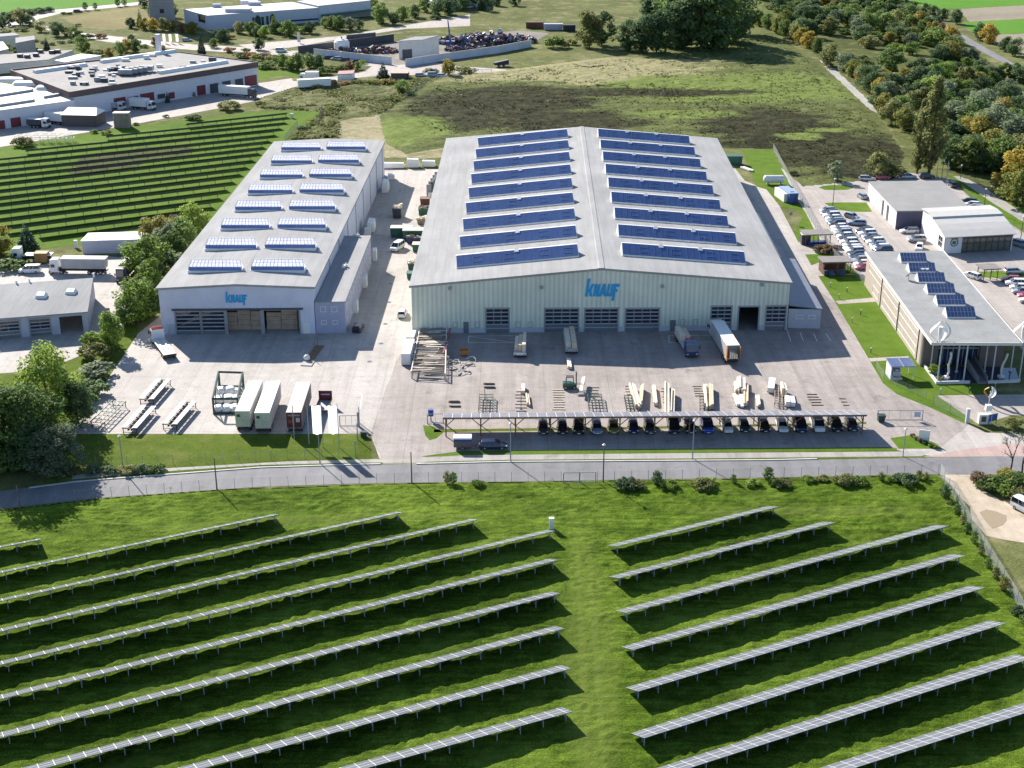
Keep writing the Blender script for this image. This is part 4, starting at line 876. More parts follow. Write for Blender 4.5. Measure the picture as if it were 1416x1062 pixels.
# ================================================================== POLES
def lamp(px, py, pyt, label, mat=None, headx=0, name='street_lamp', group=None, r=.08):
    b = flat(G(px, py)); h = hgt(px, py, pyt); t = thing(name, label, 'street lamp' if name == 'street_lamp' else 'pole', b, 0, group)
    MB().tube((0,0,0),(0,0,h),r*1.25,8,0,r*.8).build('pole', mat or m_fpost, t)
    if name == 'street_lamp':
        MB().tube((0,0,h),(0,0,h+.12),.22,10,0,.3).tube((0,0,h+.12),(0,0,h+.3),.3,10,0,.08).build('lamp_head', m_white, t)
    return t
m_brownp = M('weathered_wood_pole', (0.16,0.13,0.11), 0.8)
lamp(170.5,651,604,'white-headed street lamp on the left grass strip'); lamp(706,638.5,586,'grey street lamp on the pavement below the parked dark car'); lamp(957.5,634.5,582.5,'grey street lamp on the pavement below the blue van')
lamp(1248.5,631,594,'street lamp on the pavement at the right yard entrance', r=.07)
lamp(300,677,633,'dark wooden pole at the solar lawn fence, left part', m_brownp, name='wooden_pole', r=.10); lamp(569.5,668.5,625,'dark wooden pole at the solar lawn fence below the yard entrance', m_brownp, name='wooden_pole', r=.10)
lamp(834,667,616,'wooden street lamp beside the wire gate into the solar lawn', m_brownp, r=.10); lamp(27.5,703,671,'wooden pole by the road at the left edge', m_brownp, name='wooden_pole', r=.10)
lamp(442.5,641,601,'bare lamp pole below the two white flags', name='wooden_pole')
lamp(1151.5,284.5,248,'tall dark lamp between the two grass islands of the dealer yard', m_dtrim)
for i, (px, py, pt) in enumerate(((1360,292,262),(1411,333,300),(1302,247,222),(1328,247,229),(1370,272,258))): lamp(px, py, pt, '%s lamp from the far end along the dealer footpath' % nth((3,4,0,1,2)[i]), m_dtrim)
for i, (px, py, pt) in enumerate(((1295,245,214),(1309,247,221),(1308,262,225))): lamp(px, py, pt, '%s tall bare mast behind the dealer workshop, from the left' % nth((0,1,2)[i]), m_trim, name='flag_mast')
for i, (px, py, pt) in enumerate(((407,607,560.5),(427.5,614.5,561.5))): lamp(px, py, pt, ('left','right')[i]+' bare flag mast in front of the parked trailers', m_trim, name='flag_mast')
k = NT('banner_cloth'); k.p(0.7, 0, 0.1); tr = k.n('ShaderNodeBsdfTranslucent'); cw_ = k.ramp(k.noise(k.coord(False), 1.5, 3), [(0.3,(0.80,0.80,0.82)),(0.7,(0.88,0.88,0.88))]); k.col(cw_); k.l(cw_, tr.inputs[0]); ms = k.n('ShaderNodeMixShader'); ms.inputs[0].default_value = 0.6; k.l(k.b.outputs[0], ms.inputs[1]); k.l(tr.outputs[0], ms.inputs[2]); k.l(ms.outputs[0], k.out.inputs[0]); m_cloth = k.mat
def flag(px, py, pyb, pyt, w_, label, group, dx=0.0, mat=None):
    b = flat(G(px, py)); zt = hgt(px, py, pyt); zb = hgt(px, py, pyb); t = thing('banner_flag', label, 'flag', b, 0, group)
    MB().tube((0,0,0),(0,0,zt+.4),.07,8,0,.045).build('flag_pole', m_trim, t); MB().tube((0,0,zt),(w_+.1 if dx >= 0 else -w_-.1,0,zt),.03,5).build('flag_arm', m_trim, t)
    mb = MB(); lp = []
    for q in range(9):
        x = (.05+w_*q/8)*(1 if dx >= 0 else -1); y = .10*math.sin(q*1.1)
        lp.append((V(x,y,zb+.08*math.sin(q)), V(x,y,zt)))
    for (a0,a1),(b0,b1) in zip(lp[:-1], lp[1:]): mb.quad(a0,b0,b1,a1)
    mb.build('banner', mat or m_cloth, t)
flag(447,619,600.5,560.5,1.55,'left of two tall white banner flags by the yard entrance','white banner flags by the yard entrance',-1); flag(469,619,600,560.5,1.5,'right of two tall white banner flags by the yard entrance','white banner flags by the yard entrance',-1)
m_redw = M('white_red_banner', (0.75,0.66,0.64), 0.6)
for i, px in enumerate((229.5,238,247.5)): flag(px, 60, 57.5, 47, 1.2, '%s distant white banner flag by the factory road, from the left' % nth(i), 'distant white flags by the factory road', -1)
flag(415.5,60,58.5,45,1.3,'single white and red banner flag in the far meadow','single far flag',-1, m_redw)
# ================================================================== CARPORT AND TIMBER BAYS
m_wood = M('brown_timber', (0.20,0.125,0.075), 0.75, 0.2, 1.0)
m_wood2 = M('fresh_timber', (0.66,0.52,0.36), 0.7, 0.15, 0.8)
m_wood3 = M('pale_timber', (0.72,0.62,0.48), 0.7, 0.12, 0.8)
c0 = flat(G(612,577.6,3.75)); c1 = flat(G(1199.5,573.6,3.75))
CW = Wall(c0, c1); cp = thing('solar_carport', 'long timber carport roofed with pale solar panels in front of the yard', 'carport', c0)
zf = 3.75; zb_ = 2.25; wd_ = 5.3
m_cpv = pv_mat('carport_module', (0.17,0.18,0.215), (0.55,0.56,0.59), 1.62, 1.75, 0.22, 0.05)
mb = MB(); mb.slab(CW(0,0,zf), CW(CW.L,0,zf), CW(CW.L,-wd_,zb_), CW(0,-wd_,zb_), .12); tb = mb.build('roof', m_wood, cp, c0)
sv = (-CW.n*wd_+V(0,0,zb_-zf)); q = MB().quad((0,0,0),(CW.L,0,0),(CW.L,sv.length,0),(0,sv.length,0)).build('solar_panel', m_cpv, tb)
q.location = CW(0,0,zf+.02)-c0; q.rotation_euler = Matrix((CW.d, sv.normalized(), CW.d.cross(sv.normalized()))).transposed().to_euler()
npst = 13
for k_ in range(npst):
    u = .5+(CW.L-1.0)*k_/(npst-1); p = MB()
    p.tube(CW(u,-.55,0), CW(u,-.55,3.45), .12, 6)
    for s in (-1, 1):
        if 0 < u+s*1.6 < CW.L: p.tube(CW(u,-.55,1.9), CW(u+s*1.6,-.55,3.4), .08, 5)
    p.tube(CW(u,-wd_+.4,0), CW(u,-wd_+.4,2.2), .1, 6); p.tube(CW(u,-.55,2.0), CW(u,-2.2,2.95), .07, 5); p.tube(CW(u,-.1,3.55), CW(u,-wd_+.1,2.1), .1, 5)
    p.build('post', m_wood, cp, c0)
bm_ = MB(); CW.box(bm_, .1, CW.L-.1, -.08, .04, 3.46, 3.64); bm_.build('eaves_beam', m_wood, cp, c0)
bm_ = MB(); CW.box(bm_, .1, CW.L-.1, -.62, -.48, 3.28, 3.44); bm_.build('roof_beam', m_wood, cp, c0)
def stack(px, py, length, width, height, ang, label, mat, name='timber_stack', n=4, tilt=0, group=None, wrapped=False, cat='timber'):
    b = flat(G(px, py)); t = thing(name, label, cat, b, ang, group)
    if cat == 'timber' and length > 4: height *= .62; length *= 1.12; n += 1
    rnd = random.Random(int(px*7+py))
    for k_ in range(n):
        w_ = width/n; lx = length*(1-.18*rnd.random()); h_ = height*(.6+.4*rnd.random()); off = (rnd.random()-.5)*length*.12
        m_ = MB(); rows = max(2, int(h_/.22))
        for r in range(rows):
            m_.cbox((-width/2+w_*(k_+.5), off+(rnd.random()-.5)*.08, .16+h_*(r+.5)/rows), (w_*.9, lx*(1-.04*rnd.random()), h_/rows*.92), 0, 0, 0, tilt)
        m_.build('plank_bundle', mat, t)
    for s in (-.32, .32): MB().box(-width/2-.1, width/2+.1, length*s-.08, length*s+.08, 0.0, .15).build('bearer', m_wood, t)
    return t
m_iron = M('dark_green_iron', (0.03,0.065,0.05), 0.5, 0.2); m_rack = M('rusty_pale_rail', (0.30,0.25,0.20), 0.7, 0.25)
def rack(px, py, w_, l, label, mat=None, nx=2, ny=5, h=.9, ang=0):
    b = flat(G(px, py)); t = thing('storage_rack', label, 'rack', b, ang); mat = mat or m_iron
    for i in range(nx+1):
        x = -w_/2+w_*i/nx; MB().box(x-.06,x+.06,-l/2,l/2,h-.12,h).build('rail', mat, t)
    for j in range(ny+1):
        y = -l/2+l*j/ny; m_ = MB(); m_.box(-w_/2,w_/2,y-.05,y+.05,h-.22,h-.125)
        for i in range(nx+1): x = -w_/2+w_*i/nx; m_.box(x-.05,x+.05,y-.04,y+.04,0,h-.22)
        m_.build('trestle', mat, t)
    return t
def sleepers(px, py, w_, l, label, n=8, mat=None, ang=0):
    b = flat(G(px, py)); t = thing('support_sleepers', label, 'sleepers', b, ang)
    for j in range(n):
        y = -l/2+l*j/(n-1); MB().cbox((random.uniform(-.15,.15),y,.07),(w_*random.uniform(.75,1),.16,.14),random.uniform(-.05,.05)).build('sleeper', mat or m_rack, t)
    return t
rack(672,560,2.5,6.2,'dark green grid rack above the left end of the carport')
sleepers(721,555,2.3,9,'row of pale sleepers with a post, second bay from the left',7); stack(723.5,541,3.4,.7,.8,0.0,'single pale timber bundle lying on sleepers in the second bay',m_wood3,n=1)
sleepers(772.5,553,2.4,9,'rows of brown sleepers without timber, third bay from the left',9, m_wood2)
rack(823,560,2.5,6.2,'dark green grid rack with sleepers behind, below the forklift'); sleepers(821,542,2.2,4,'pale sleepers lying behind the dark rack below the forklift',4)
rack(870,561,1.3,6.0,'narrow dark rack beside the tall pale beams'); sleepers(871,540,2.0,4,'sleepers behind the narrow dark rack',4)
stack(878,551,9.5,1.1,1.5,.04,'tall pale beams stacked on edge between rack and railing',m_wood3,n=3); stack(886.5,552,9.0,.7,1.9,-.12,'leaning bundle of pale beams at the right of the fifth bay',m_wood2,n=2)
sleepers(925,551,2.6,9,'sleepers under the long pale beams that overhang the carport',8)
stack(922,558,14,.9,1.6,-.10,'long pale beams pointing at the carport roof, left pair',m_wood3,n=2,tilt=.02); stack(930,561,11,.7,2.2,-.12,'long pale beams pointing at the carport roof, right pair',m_wood3,n=2)
rack(973,560,1.4,7,'slanting dark rack left of the paired beams',ang=-.12); sleepers(966,541,1.9,4.5,'pale sleepers behind the slanting dark rack',5)
stack(976,552,9.6,.8,1.5,-.10,'left of the paired pale beams at the seventh bay',m_wood3,n=2); stack(983,552,10,.8,1.8,-.12,'right of the paired pale beams at the seventh bay',m_wood2,n=2)
stack(1018,539,4.5,.8,1.6,-.10,'short upright pale beams at the eighth bay, left',m_wood3,n=2); stack(1024.5,537,5.5,1.6,2.1,-.14,'tangle of pale beams at the eighth bay, middle',m_wood3,n=3); stack(1031,551,8,.9,1.6,-.16,'pale beams at the eighth bay, right',m_wood2,n=2)
stack(1023,556,5.5,1.9,.5,0,'low pallet of white boards in front of the eighth bay',m_white,n=3,name='board_stack',cat='boards')
stack(1066.5,537,5.8,1.3,1.3,-.22,'long white-wrapped pack at the ninth bay',m_white,n=1,name='wrapped_pack',cat='pack'); rack(1076,551,1.3,8,'slanting rack right of the white-wrapped pack',m_rack,ang=-.18,ny=7)
stack(1083,546,3.6,1.0,1.8,-.08,'upright pale pack standing on the slanting rack of the ninth bay',m_wood3,n=2); stack(1092,559,3.2,1.8,1.2,-.1,'white packs in front of the ninth bay',m_white,n=2,name='wrapped_pack',cat='pack')
sleepers(1126,553,2.4,5,'crossed dark sleepers lying bare on the paving, tenth bay',5,m_wood); sleepers(1168,556,1.4,3,'last few sleepers at the right end of the timber bays',3)
def post_on(px,py,h,label): t = thing('steel_stake', label, 'post', flat(G(px,py)), 0); MB().tube((0,0,0),(0,0,h),.06,6).build('stake_shaft', m_dtrim, t); MB().box(-.2,.2,-.2,.2,0,.05).build('stake_plate', m_dtrim, t)
post_on(670.5,552,2.6,'thin stake at the dark rack above the left carport end'); post_on(720.5,566,3.4,'thin stake standing among the second-bay sleepers')
stack(905,549,8,.7,1.2,-.05,'single bundle of pale beams between the fifth and sixth bays',m_wood3,n=2); stack(730,556,5,.6,1.0,.05,'low pack of laths lying across the second-bay sleepers',m_wood2,n=1); stack(1048,557,4.5,.7,.9,-.1,'short pale beams left of the slanting ninth-bay rack',m_wood3,n=2)
for i, (px, py) in enumerate(((676,531),(677,536),(628,556),(629,562))): stack(px, py, .5, 1.9, .25, 0, '%s short lath bundle lying bare on the paving left of the timber bays' % nth(i), m_rack, n=1, group='lath bundles left of the timber bays')
# ---------------------------------------------------------------- racks of long bars at the hall corner
sr = thing('bar_rack', 'wide rack of long bars and laths in front of the large hall corner', 'rack', flat(G(606,500)))
o_ = flat(G(606,500)); f0 = flat(G(569,523)); f1 = flat(G(616,526)); b0 = flat(G(581,462)); b1 = flat(G(618,458))
for k_ in range(34):
    t_ = k_/33; a = f0.lerp(b0, t_); b = f1.lerp(b1, t_)
    MB().tube(a+V(0,0,1.15), b+V(0,0,1.15), .09, 5).tube(a+V(.2,0,0), a+V(.2,0,1.15), .06, 4).tube(b-V(.2,0,0), b-V(.2,0,0)+V(0,0,1.1), .06, 4).build('cross_bar', m_rack, sr, o_)
for a, b in ((f0, b0), (f1, b1)): MB().tube(a+V(0,0,1.35), b+V(0,0,1.35), .12, 6).tube(a, a+V(0,0,1.4), .1, 5).tube(b, b+V(0,0,1.4), .1, 5).build('side_rail', m_offw, sr, o_)
rnd = random.Random(5)
for k_ in range(58):
    t_ = rnd.uniform(.03,.9); a = f0.lerp(b0, t_); b = f1.lerp(b1, t_); p = a.lerp(b, rnd.uniform(.2,.8))
    MB().cbox(p+V(0,0,1.3+.12*rnd.random()), (rnd.uniform(2.2,5), rnd.uniform(.1,.3), .12), rnd.uniform(-.12,.12)).build('loose_lath', rnd.choice([m_wood3, m_rack, m_rack, m_offw, m_wood]), sr, o_)
t = thing('red_girder', 'long red girder leaning beside the bar rack', 'girder', flat(G(617,490))); MB().cbox((0,4,1.3),(.3,14,.35),-.06).build('girder_beam', M('red_paint', (0.33,0.06,0.06), 0.5), t); MB().box(-.2,.2,-2,-1.7,0,1.1).box(-.2,.2,9,9.3,0,1.1).build('girder_trestle', m_dtrim, t)
gb = thing('dark_bundle_stack', 'dark pack of profiles stacked against the large hall wall', 'stack', flat(G(600,456)))
for k_ in range(4): MB().cbox((-.3,-.2*k_,.4+.75*k_),(8.2,.9,.68)).build('profile_bundle', m_dtrim, gb)
m_orange = M('orange_container', (0.50,0.20,0.04), 0.5)
t = thing('tipping_skip', 'small orange tipping skip beside the bar rack', 'skip', flat(G(641.5,491.5)), .2); MB().add([(-.55,-.5,.25),(.55,-.5,.25),(.55,.5,.25),(-.55,.5,.25),(-.8,-.7,1.25),(.8,-.7,1.25),(.8,.8,1.25),(-.8,.8,1.25)],[(3,2,1,0),(0,1,5,4),(1,2,6,5),(2,3,7,6),(3,0,4,7)]).build('skip_tub', m_orange, t); MB().box(-.5,.5,-.4,.4,0,.24).build('skip_base', m_dtrim, t)
for i, (px, py, a) in enumerate(((622,503,.6),(631,502,-.5),(640,508,1.1),(648,505,.2),(652,498,-.3),(626,512,.1),(636,518,.9),(645,514,-.9))):
    t = thing('metal_offcut', '%s twisted pale metal offcut from the left on the paving beside the bar rack' % nth((0,2,4,6,7,1,3,5)[i]), 'offcut', flat(G(px,py)), a, 'metal offcuts beside the bar rack')
    MB().path([(-1,0,.1),(-.5,.4,.5),(.2,.3,.7),(.9,-.2,.45),(1.1,-.6,.08)], .09, 5).build('bent_bar', m_offw, t); MB().cbox((.1,.1,.12),(1.5,.25,.2),.4).build('bent_plate', m_rack, t)
for i, (px, py, w_, l, h, lab) in enumerate(((563,500,1.8,4.2,2.4,'tall white wrapped block on the lane, nearest of the lane stack'),(566,488,1.8,4,2.2,'white wrapped block behind the nearest lane block'),(569,474,1.6,4,2.0,'farthest white wrapped block at the corner of the large hall'))):
    t = thing('wrapped_block', lab, 'wrapped goods', flat(G(px,py)), -.05, 'white wrapped blocks on the lane')
    MB().box(-w_/2,w_/2,-l/2,l/2,.15,h*.55).build('lower_pack', m_white, t); MB().box(-w_/2+.03,w_/2-.02,-l/2+.1,l/2-.05,h*.55,h).build('upper_pack', m_white, t); MB().box(-w_/2+.1,w_/2-.1,-l/2+.1,l/2-.1,0,.15).build('pallet', m_wood, t)
pen = MB()
for q in (((648,464.8),(711,464.3)),((648,473.8),(711,474)),((648,464.8),(648,473.8)),((648,465),(711,474)),((925,464),(980,464)),((925,464),(925,474)),((925,474),(985,473)),((1088,455),(1093.5,472)),((1106.5,460),(1111,472)),((1125,461),(1130,472)),((1142,461),(1149,471.5)),((496,544),(501,545)),((501,545),(498,566))):
    A = flat(G(*q[0])); B = flat(G(*q[1])); d = (B-A).normalized()*.0; n = Vector((-(B-A).y,(B-A).x,0)).normalized()*.07
    pen.quad(A-n+V(0,0,.02),B-n+V(0,0,.02),B+n+V(0,0,.02),A+n+V(0,0,.02))
o = pen.build('floor_marking', m_white); o['kind'] = 'structure'
# island with posts in front of the smaller hall
isl = thing('post_island', 'long planted kerb island with four dark stakes on the left yard', 'island', flat(G(433,492)), -.12)
MB().box(-1.1,1.1,-5.5,5.5,0,.16).build('kerb_edge', m_concrete, isl); MB().box(-.95,.95,-3.2,5.3,.16,.22).build('bark_bed', m_wood, isl)
for y in (-1.5,0,1.6,3.4): MB().tube((.1,y,.2),(.1,y,2.7),.07,6).build('stake', m_wood, isl)
t = thing('big_bag', 'white bulging bag standing on the near end of the post island', 'bag', flat(G(424.5,499))); MB().loft([[V(.55*r*math.cos(a),.5*r*math.sin(a),z) for a in [k_*math.pi/5 for k_ in range(10)]] for z, r in ((.17,.8),(.5,1.15),(.95,1.05),(1.2,.6),(1.28,.2))]).build('bag_body', m_white, t, smooth=True); MB().tube((-.2,0,1.2),(.2,0,1.35),.05,5).build('bag_loop', m_white, t)
# ================================================================== VEHICLES
def paint(name, c, metal=0.0): 
    if name in _mc: return _mc[name]
    k = NT(name); k.p(0.28, metal, 0.6); k.b.inputs['Coat Weight'].default_value = 0.5; co = k.coord(False); n1 = k.noise(co, 1.2, 3)
    k.col(k.mix(1.0, c, k.ramp(n1, [(0.3, .9), (0.7, 1.05)]), 'MULTIPLY')); _mc[name] = k.mat; return k.mat
PC = {'white': paint('car_white', (0.74,0.74,0.74)), 'silver': paint('car_silver', (0.40,0.42,0.45), .3), 'dark grey': paint('car_grey', (0.055,0.06,0.07), .2), 'black': paint('car_black', (0.014,0.015,0.02)),
      'navy blue': paint('car_navy', (0.012,0.022,0.075)), 'blue': paint('car_blue', (0.015,0.07,0.32)), 'red': paint('car_red', (0.35,0.03,0.05)), 'olive': paint('car_olive', (0.22,0.19,0.04)), 'dark green': paint('car_green', (0.012,0.05,0.05)), 'pale blue': paint('car_pale', (0.25,0.31,0.40), .2), 'pink-red': paint('car_pink', (0.50,0.10,0.17))}
m_tyre = M('tyre_rubber', (0.02,0.02,0.022), 0.8, 0.1); m_rim = M('wheel_rim', (0.38,0.39,0.41), 0.35, 0.05, metal=.4); m_lampw = M('lamp_lens', (0.75,0.76,0.78), 0.15); m_lampr = M('tail_lamp', (0.35,0.02,0.02), 0.25); m_carglass = glassy('car_window', (0.012,0.016,0.025), 0.05, 0.8)
def wheels(t, xs, hw, r, w=.22, tag_=None):
    for x in xs:
        for s in (-1, 1):
            wh = MB().wheel((x, s*(hw-w/2), r), r, w, 14).build('wheel', m_tyre, t)
            MB().wheel((x, s*(hw+.006), r), r*.6, .05, 10).build('rim', m_rim, wh)
CARS = {
 'hatch': dict(L=4.2, W=1.78, low=[(-2.1,.66,.42,.84),(-2.0,.80,.24,.98),(-1.2,.88,.2,.97),(0.9,.88,.2,.96),(1.55,.85,.22,.86),(1.95,.78,.26,.74),(2.1,.62,.34,.62)], gb=(-2.0,1.12,.80,.93), gt=(-1.6,.28,.60,1.46)),
 'estate': dict(L=4.75, W=1.82, low=[(-2.37,.68,.42,.86),(-2.27,.82,.24,.98),(-1.3,.90,.2,.97),(1.05,.90,.2,.96),(1.8,.86,.22,.86),(2.25,.78,.26,.74),(2.38,.62,.34,.62)], gb=(-2.25,1.25,.82,.93), gt=(-1.95,.35,.62,1.47)),
 'suv': dict(L=4.6, W=1.9, low=[(-2.3,.72,.5,.98),(-2.2,.88,.32,1.1),(-1.2,.95,.28,1.1),(1.0,.95,.28,1.09),(1.75,.92,.3,1.0),(2.2,.84,.34,.9),(2.3,.7,.42,.8)], gb=(-2.2,1.2,.87,1.06), gt=(-1.85,.4,.68,1.68)),
 'van': dict(L=4.95, W=1.96, low=[(-2.47,.85,.4,1.1),(-2.42,.94,.3,1.2),(-1.2,.97,.25,1.2),(1.2,.97,.25,1.18),(2.0,.94,.28,1.06),(2.4,.86,.32,.95),(2.5,.72,.4,.8)], gb=(-2.42,1.75,.92,1.15), gt=(-2.3,.75,.80,1.92)),
}
def make_car(kind, col):
    d = CARS[kind]; t = thing('parked_car', 'car', 'car')
    lp = []
    for x, hw, zb, zt in d['low']:
        m_ = (zb+zt)/2
        lp.append([V(x,-hw*.92,zb),V(x,-hw,zb+.12),V(x,-hw,m_+.08),V(x,-hw*.93,zt-.03),V(x,-hw*.6,zt+.02),V(x,hw*.6,zt+.02),V(x,hw*.93,zt-.03),V(x,hw,m_+.08),V(x,hw,zb+.12),V(x,hw*.92,zb)])
    b = MB().loft(lp); (bx0,bx1,bw,bz) = d['gb']; (tx0,tx1,tw,tz) = d['gt']
    cm = (tx0+tx1)/2; rl = [[V(x,-w_,tz-.01+dz),V(x,-w_*.6,tz+.05+dz),V(x,w_*.6,tz+.05+dz),V(x,w_,tz-.01+dz)] for x, w_, dz in ((tx0-.06,tw*.95,-.03),(tx0+.25,tw+.03,0),(cm,tw+.03,.02),(tx1-.2,tw+.03,0),(tx1+.05,tw*.95,-.04))]
    b.loft(rl)
    for s in (-1, 1):
        pb = [(bx0+.04,bw-.02),(bx1-.03,bw-.03)]; pt = [(tx0,tw),(tx1,tw)]
        for (xb,wb),(xt,wt) in zip(pb, pt): b.tube((xb,s*wb,bz),(xt,s*wt,tz),.05,5)
        for f in (.38,.62):
            xb = bx0+(bx1-bx0)*f; xt = tx0+(tx1-tx0)*f; b.tube((xb,s*(bw+.005),bz),(xt,s*(tw+.005),tz),.04,5)
        b.cbox((bx1-.28, s*(bw+.16), bz+.08), (.16,.22,.14))
    b.build('body', PC[col], t, smooth=False)
    MB().hexa([(bx0,-bw,bz),(bx1,-bw,bz),(bx1,bw,bz),(bx0,bw,bz)],[(tx0,-tw,tz),(tx1,-tw,tz),(tx1,tw,tz),(tx0,tw,tz)]).build('window', m_carglass, t)
    L = d['L']; hw = d['W']/2; hz = d['low'][-1][3]
    wheels(t, (-L*.30, L*.31), hw-.01, .32 if kind != 'suv' else .36)
    for s in (-1, 1):
        MB().cbox((L/2-.20,s*(hw-.25),hz+.06),(.22,.34,.14),-s*.35).build('headlight', m_lampw, t)
        MB().cbox((-L/2+.06,s*(hw-.2),d['low'][0][3]+.02),(.14,.22,.22)).build('tail_light', m_lampr, t)
    MB().cbox((L/2+.01,0,.42),(.04,.5,.12)).build('number_plate', m_white, t)
    return t
_cp = {}
def car(px, py, kind, col, rz, label, group=None):
    """rz: heading of the nose in radians (0 = towards the right of the photo)"""
    p = flat(G(px, py))
    if kind not in _cp:
        t = _cp[kind] = make_car(kind, col); t['label'] = label; t.location = p; t.rotation_euler = (0,0,rz)
        if group: t['group'] = group
    else: t = copy_thing(_cp[kind], p, rz, label); 
    if group: t['group'] = group
    elif 'group' in t: del t['group']
    if kind == 'van': t['category'] = 'van'
    recolor(t, 'body', PC[col]); return t
GC = 'cars under the solar carport'
cc = [(751,'hatch','dark grey'),(777.5,'hatch','black'),(800,'suv','black'),(825,'estate','pale blue'),(848,'hatch','olive'),(875.5,'hatch','navy blue'),(898,'estate','dark grey'),(931,'van','black'),(954,'estate','black'),(977,'van','blue'),(1005,'estate','white'),(1028.5,'hatch','dark green'),(1056,'hatch','black'),(1081,'estate','white'),(1105,'van','navy blue'),(1130,'van','white'),(1155,'suv','black'),(1177,'hatch','dark grey')]
for i, (px, kd, col) in enumerate(cc):
    car(px, 595.5-(px-751)*.0100, kd, col, R(-90)+.02*math.sin(i*2.3), '%s %s parked under the carport, %s from its left end' % (col, {'hatch':'hatchback','estate':'estate car','suv':'off-road car','van':'van'}[kd], nth(i)), GC)
car(682, 619.5, 'estate', 'navy blue', .02, 'dark blue estate parked sideways on the left of the carport yard, beside a box trailer')
car(556.5, 436.5, 'hatch', 'white', R(88), 'white hatchback parked on the lane beside the large hall corner'); car(495.5, 456, 'estate', 'black', R(84), 'dark car parked beside the lilac annex'); car(1419, 708, 'van', 'white', R(-60), 'white van at the right edge on the dirt track')
cols = ['silver','dark grey','white','white','pale blue','black','white','white','silver','white','black','white','white','white','white','dark grey','navy blue','silver','white','pink-red']
ha = math.atan2(.16, 1)+R(180)
for i in range(20):
    t_ = i/19; car(1144+t_*51, 293.5+78.5*(t_**1.06), ['hatch','estate','suv'][(i*7) % 3], cols[i], ha+.03*math.sin(i*3.1), '%s car in the fence-side dealer row, %s from its far end' % (cols[i], nth(i)), 'cars in the long fence-side dealer row')
cols = ['black','white','silver','dark grey','white','pale blue','white','navy blue']
for i in range(8):
    t_ = i/7; car(1195+t_*26, 322+27*t_, ['estate','hatch','suv'][(i*5) % 3], cols[i], ha+.03*math.sin(i*2.1), '%s car in the short inner dealer row, %s from its far end' % (cols[i], nth(i)), 'cars in the short inner dealer row')
for px, py, kd, col, rz, lab in ((1178,302,'hatch','silver',R(-50),'silver hatchback standing behind the head of the short inner dealer row'),(1185,311,'estate','pale blue',R(170),'bluish estate at the head of the short inner dealer row'),
    (1257,322,'estate','white',R(186),'white estate beside the workshop corner facing left'),(1267,334,'suv','silver',R(184),'silver car between workshop and showroom'),(1271,345,'hatch','white',R(250),'white hatchback half hidden behind the office roof'),
    (1344,384,'estate','white',R(120),'white estate beside the wooden shelter right of the office'),(1402,378,'estate','silver',R(8),'silver estate parked on the grass island near the right edge'),(1412,341,'suv','pale blue',R(-60),'bluish car right of the showroom'),
    (1397,389.5,'hatch','red',R(172),'red hatchback at the head of the right-edge car row'),(1404,395,'suv','white',R(172),'white off-road car next to the red hatchback'),(1409,400.5,'hatch','white',R(172),'white hatchback third in the right-edge car row'),(1414,406,'estate','silver',R(172),'silver car fourth in the right-edge row'),(1420,412,'hatch','pink-red',R(172),'pinkish car fifth in the right-edge row, cut by the frame'),(1424,418.5,'estate','white',R(172),'white car sixth in the right-edge row, cut by the frame'),
    (1199,249.5,'estate','silver',R(-8),'silver car behind the far left corner of the workshop'),(1221,247.5,'hatch','red',R(5),'dark red car behind the workshop roof'),(1256,246.5,'estate','pale blue',R(4),'bluish car behind the middle of the workshop roof'),(1281,246.5,'suv','black',R(2),'black car behind the right half of the workshop roof'),
    (1339,281,'estate','black',R(160),'dark car, far end of the four beside the workshop'),(1344,285.5,'hatch','white',R(160),'white car, second of the four beside the workshop'),(1348,289.5,'estate','silver',R(160),'silver car, third of the four beside the workshop'),(1354,294,'hatch','white',R(160),'white car, nearest of the four beside the workshop'),
    (1317,258,'suv','navy blue',R(90),'dark blue car at the far right corner of the workshop'),(1192,274,'hatch','pale blue',R(100),'bluish car with a trailer near the workshop wall')):
    car(px, py, kd, col, rz, lab)
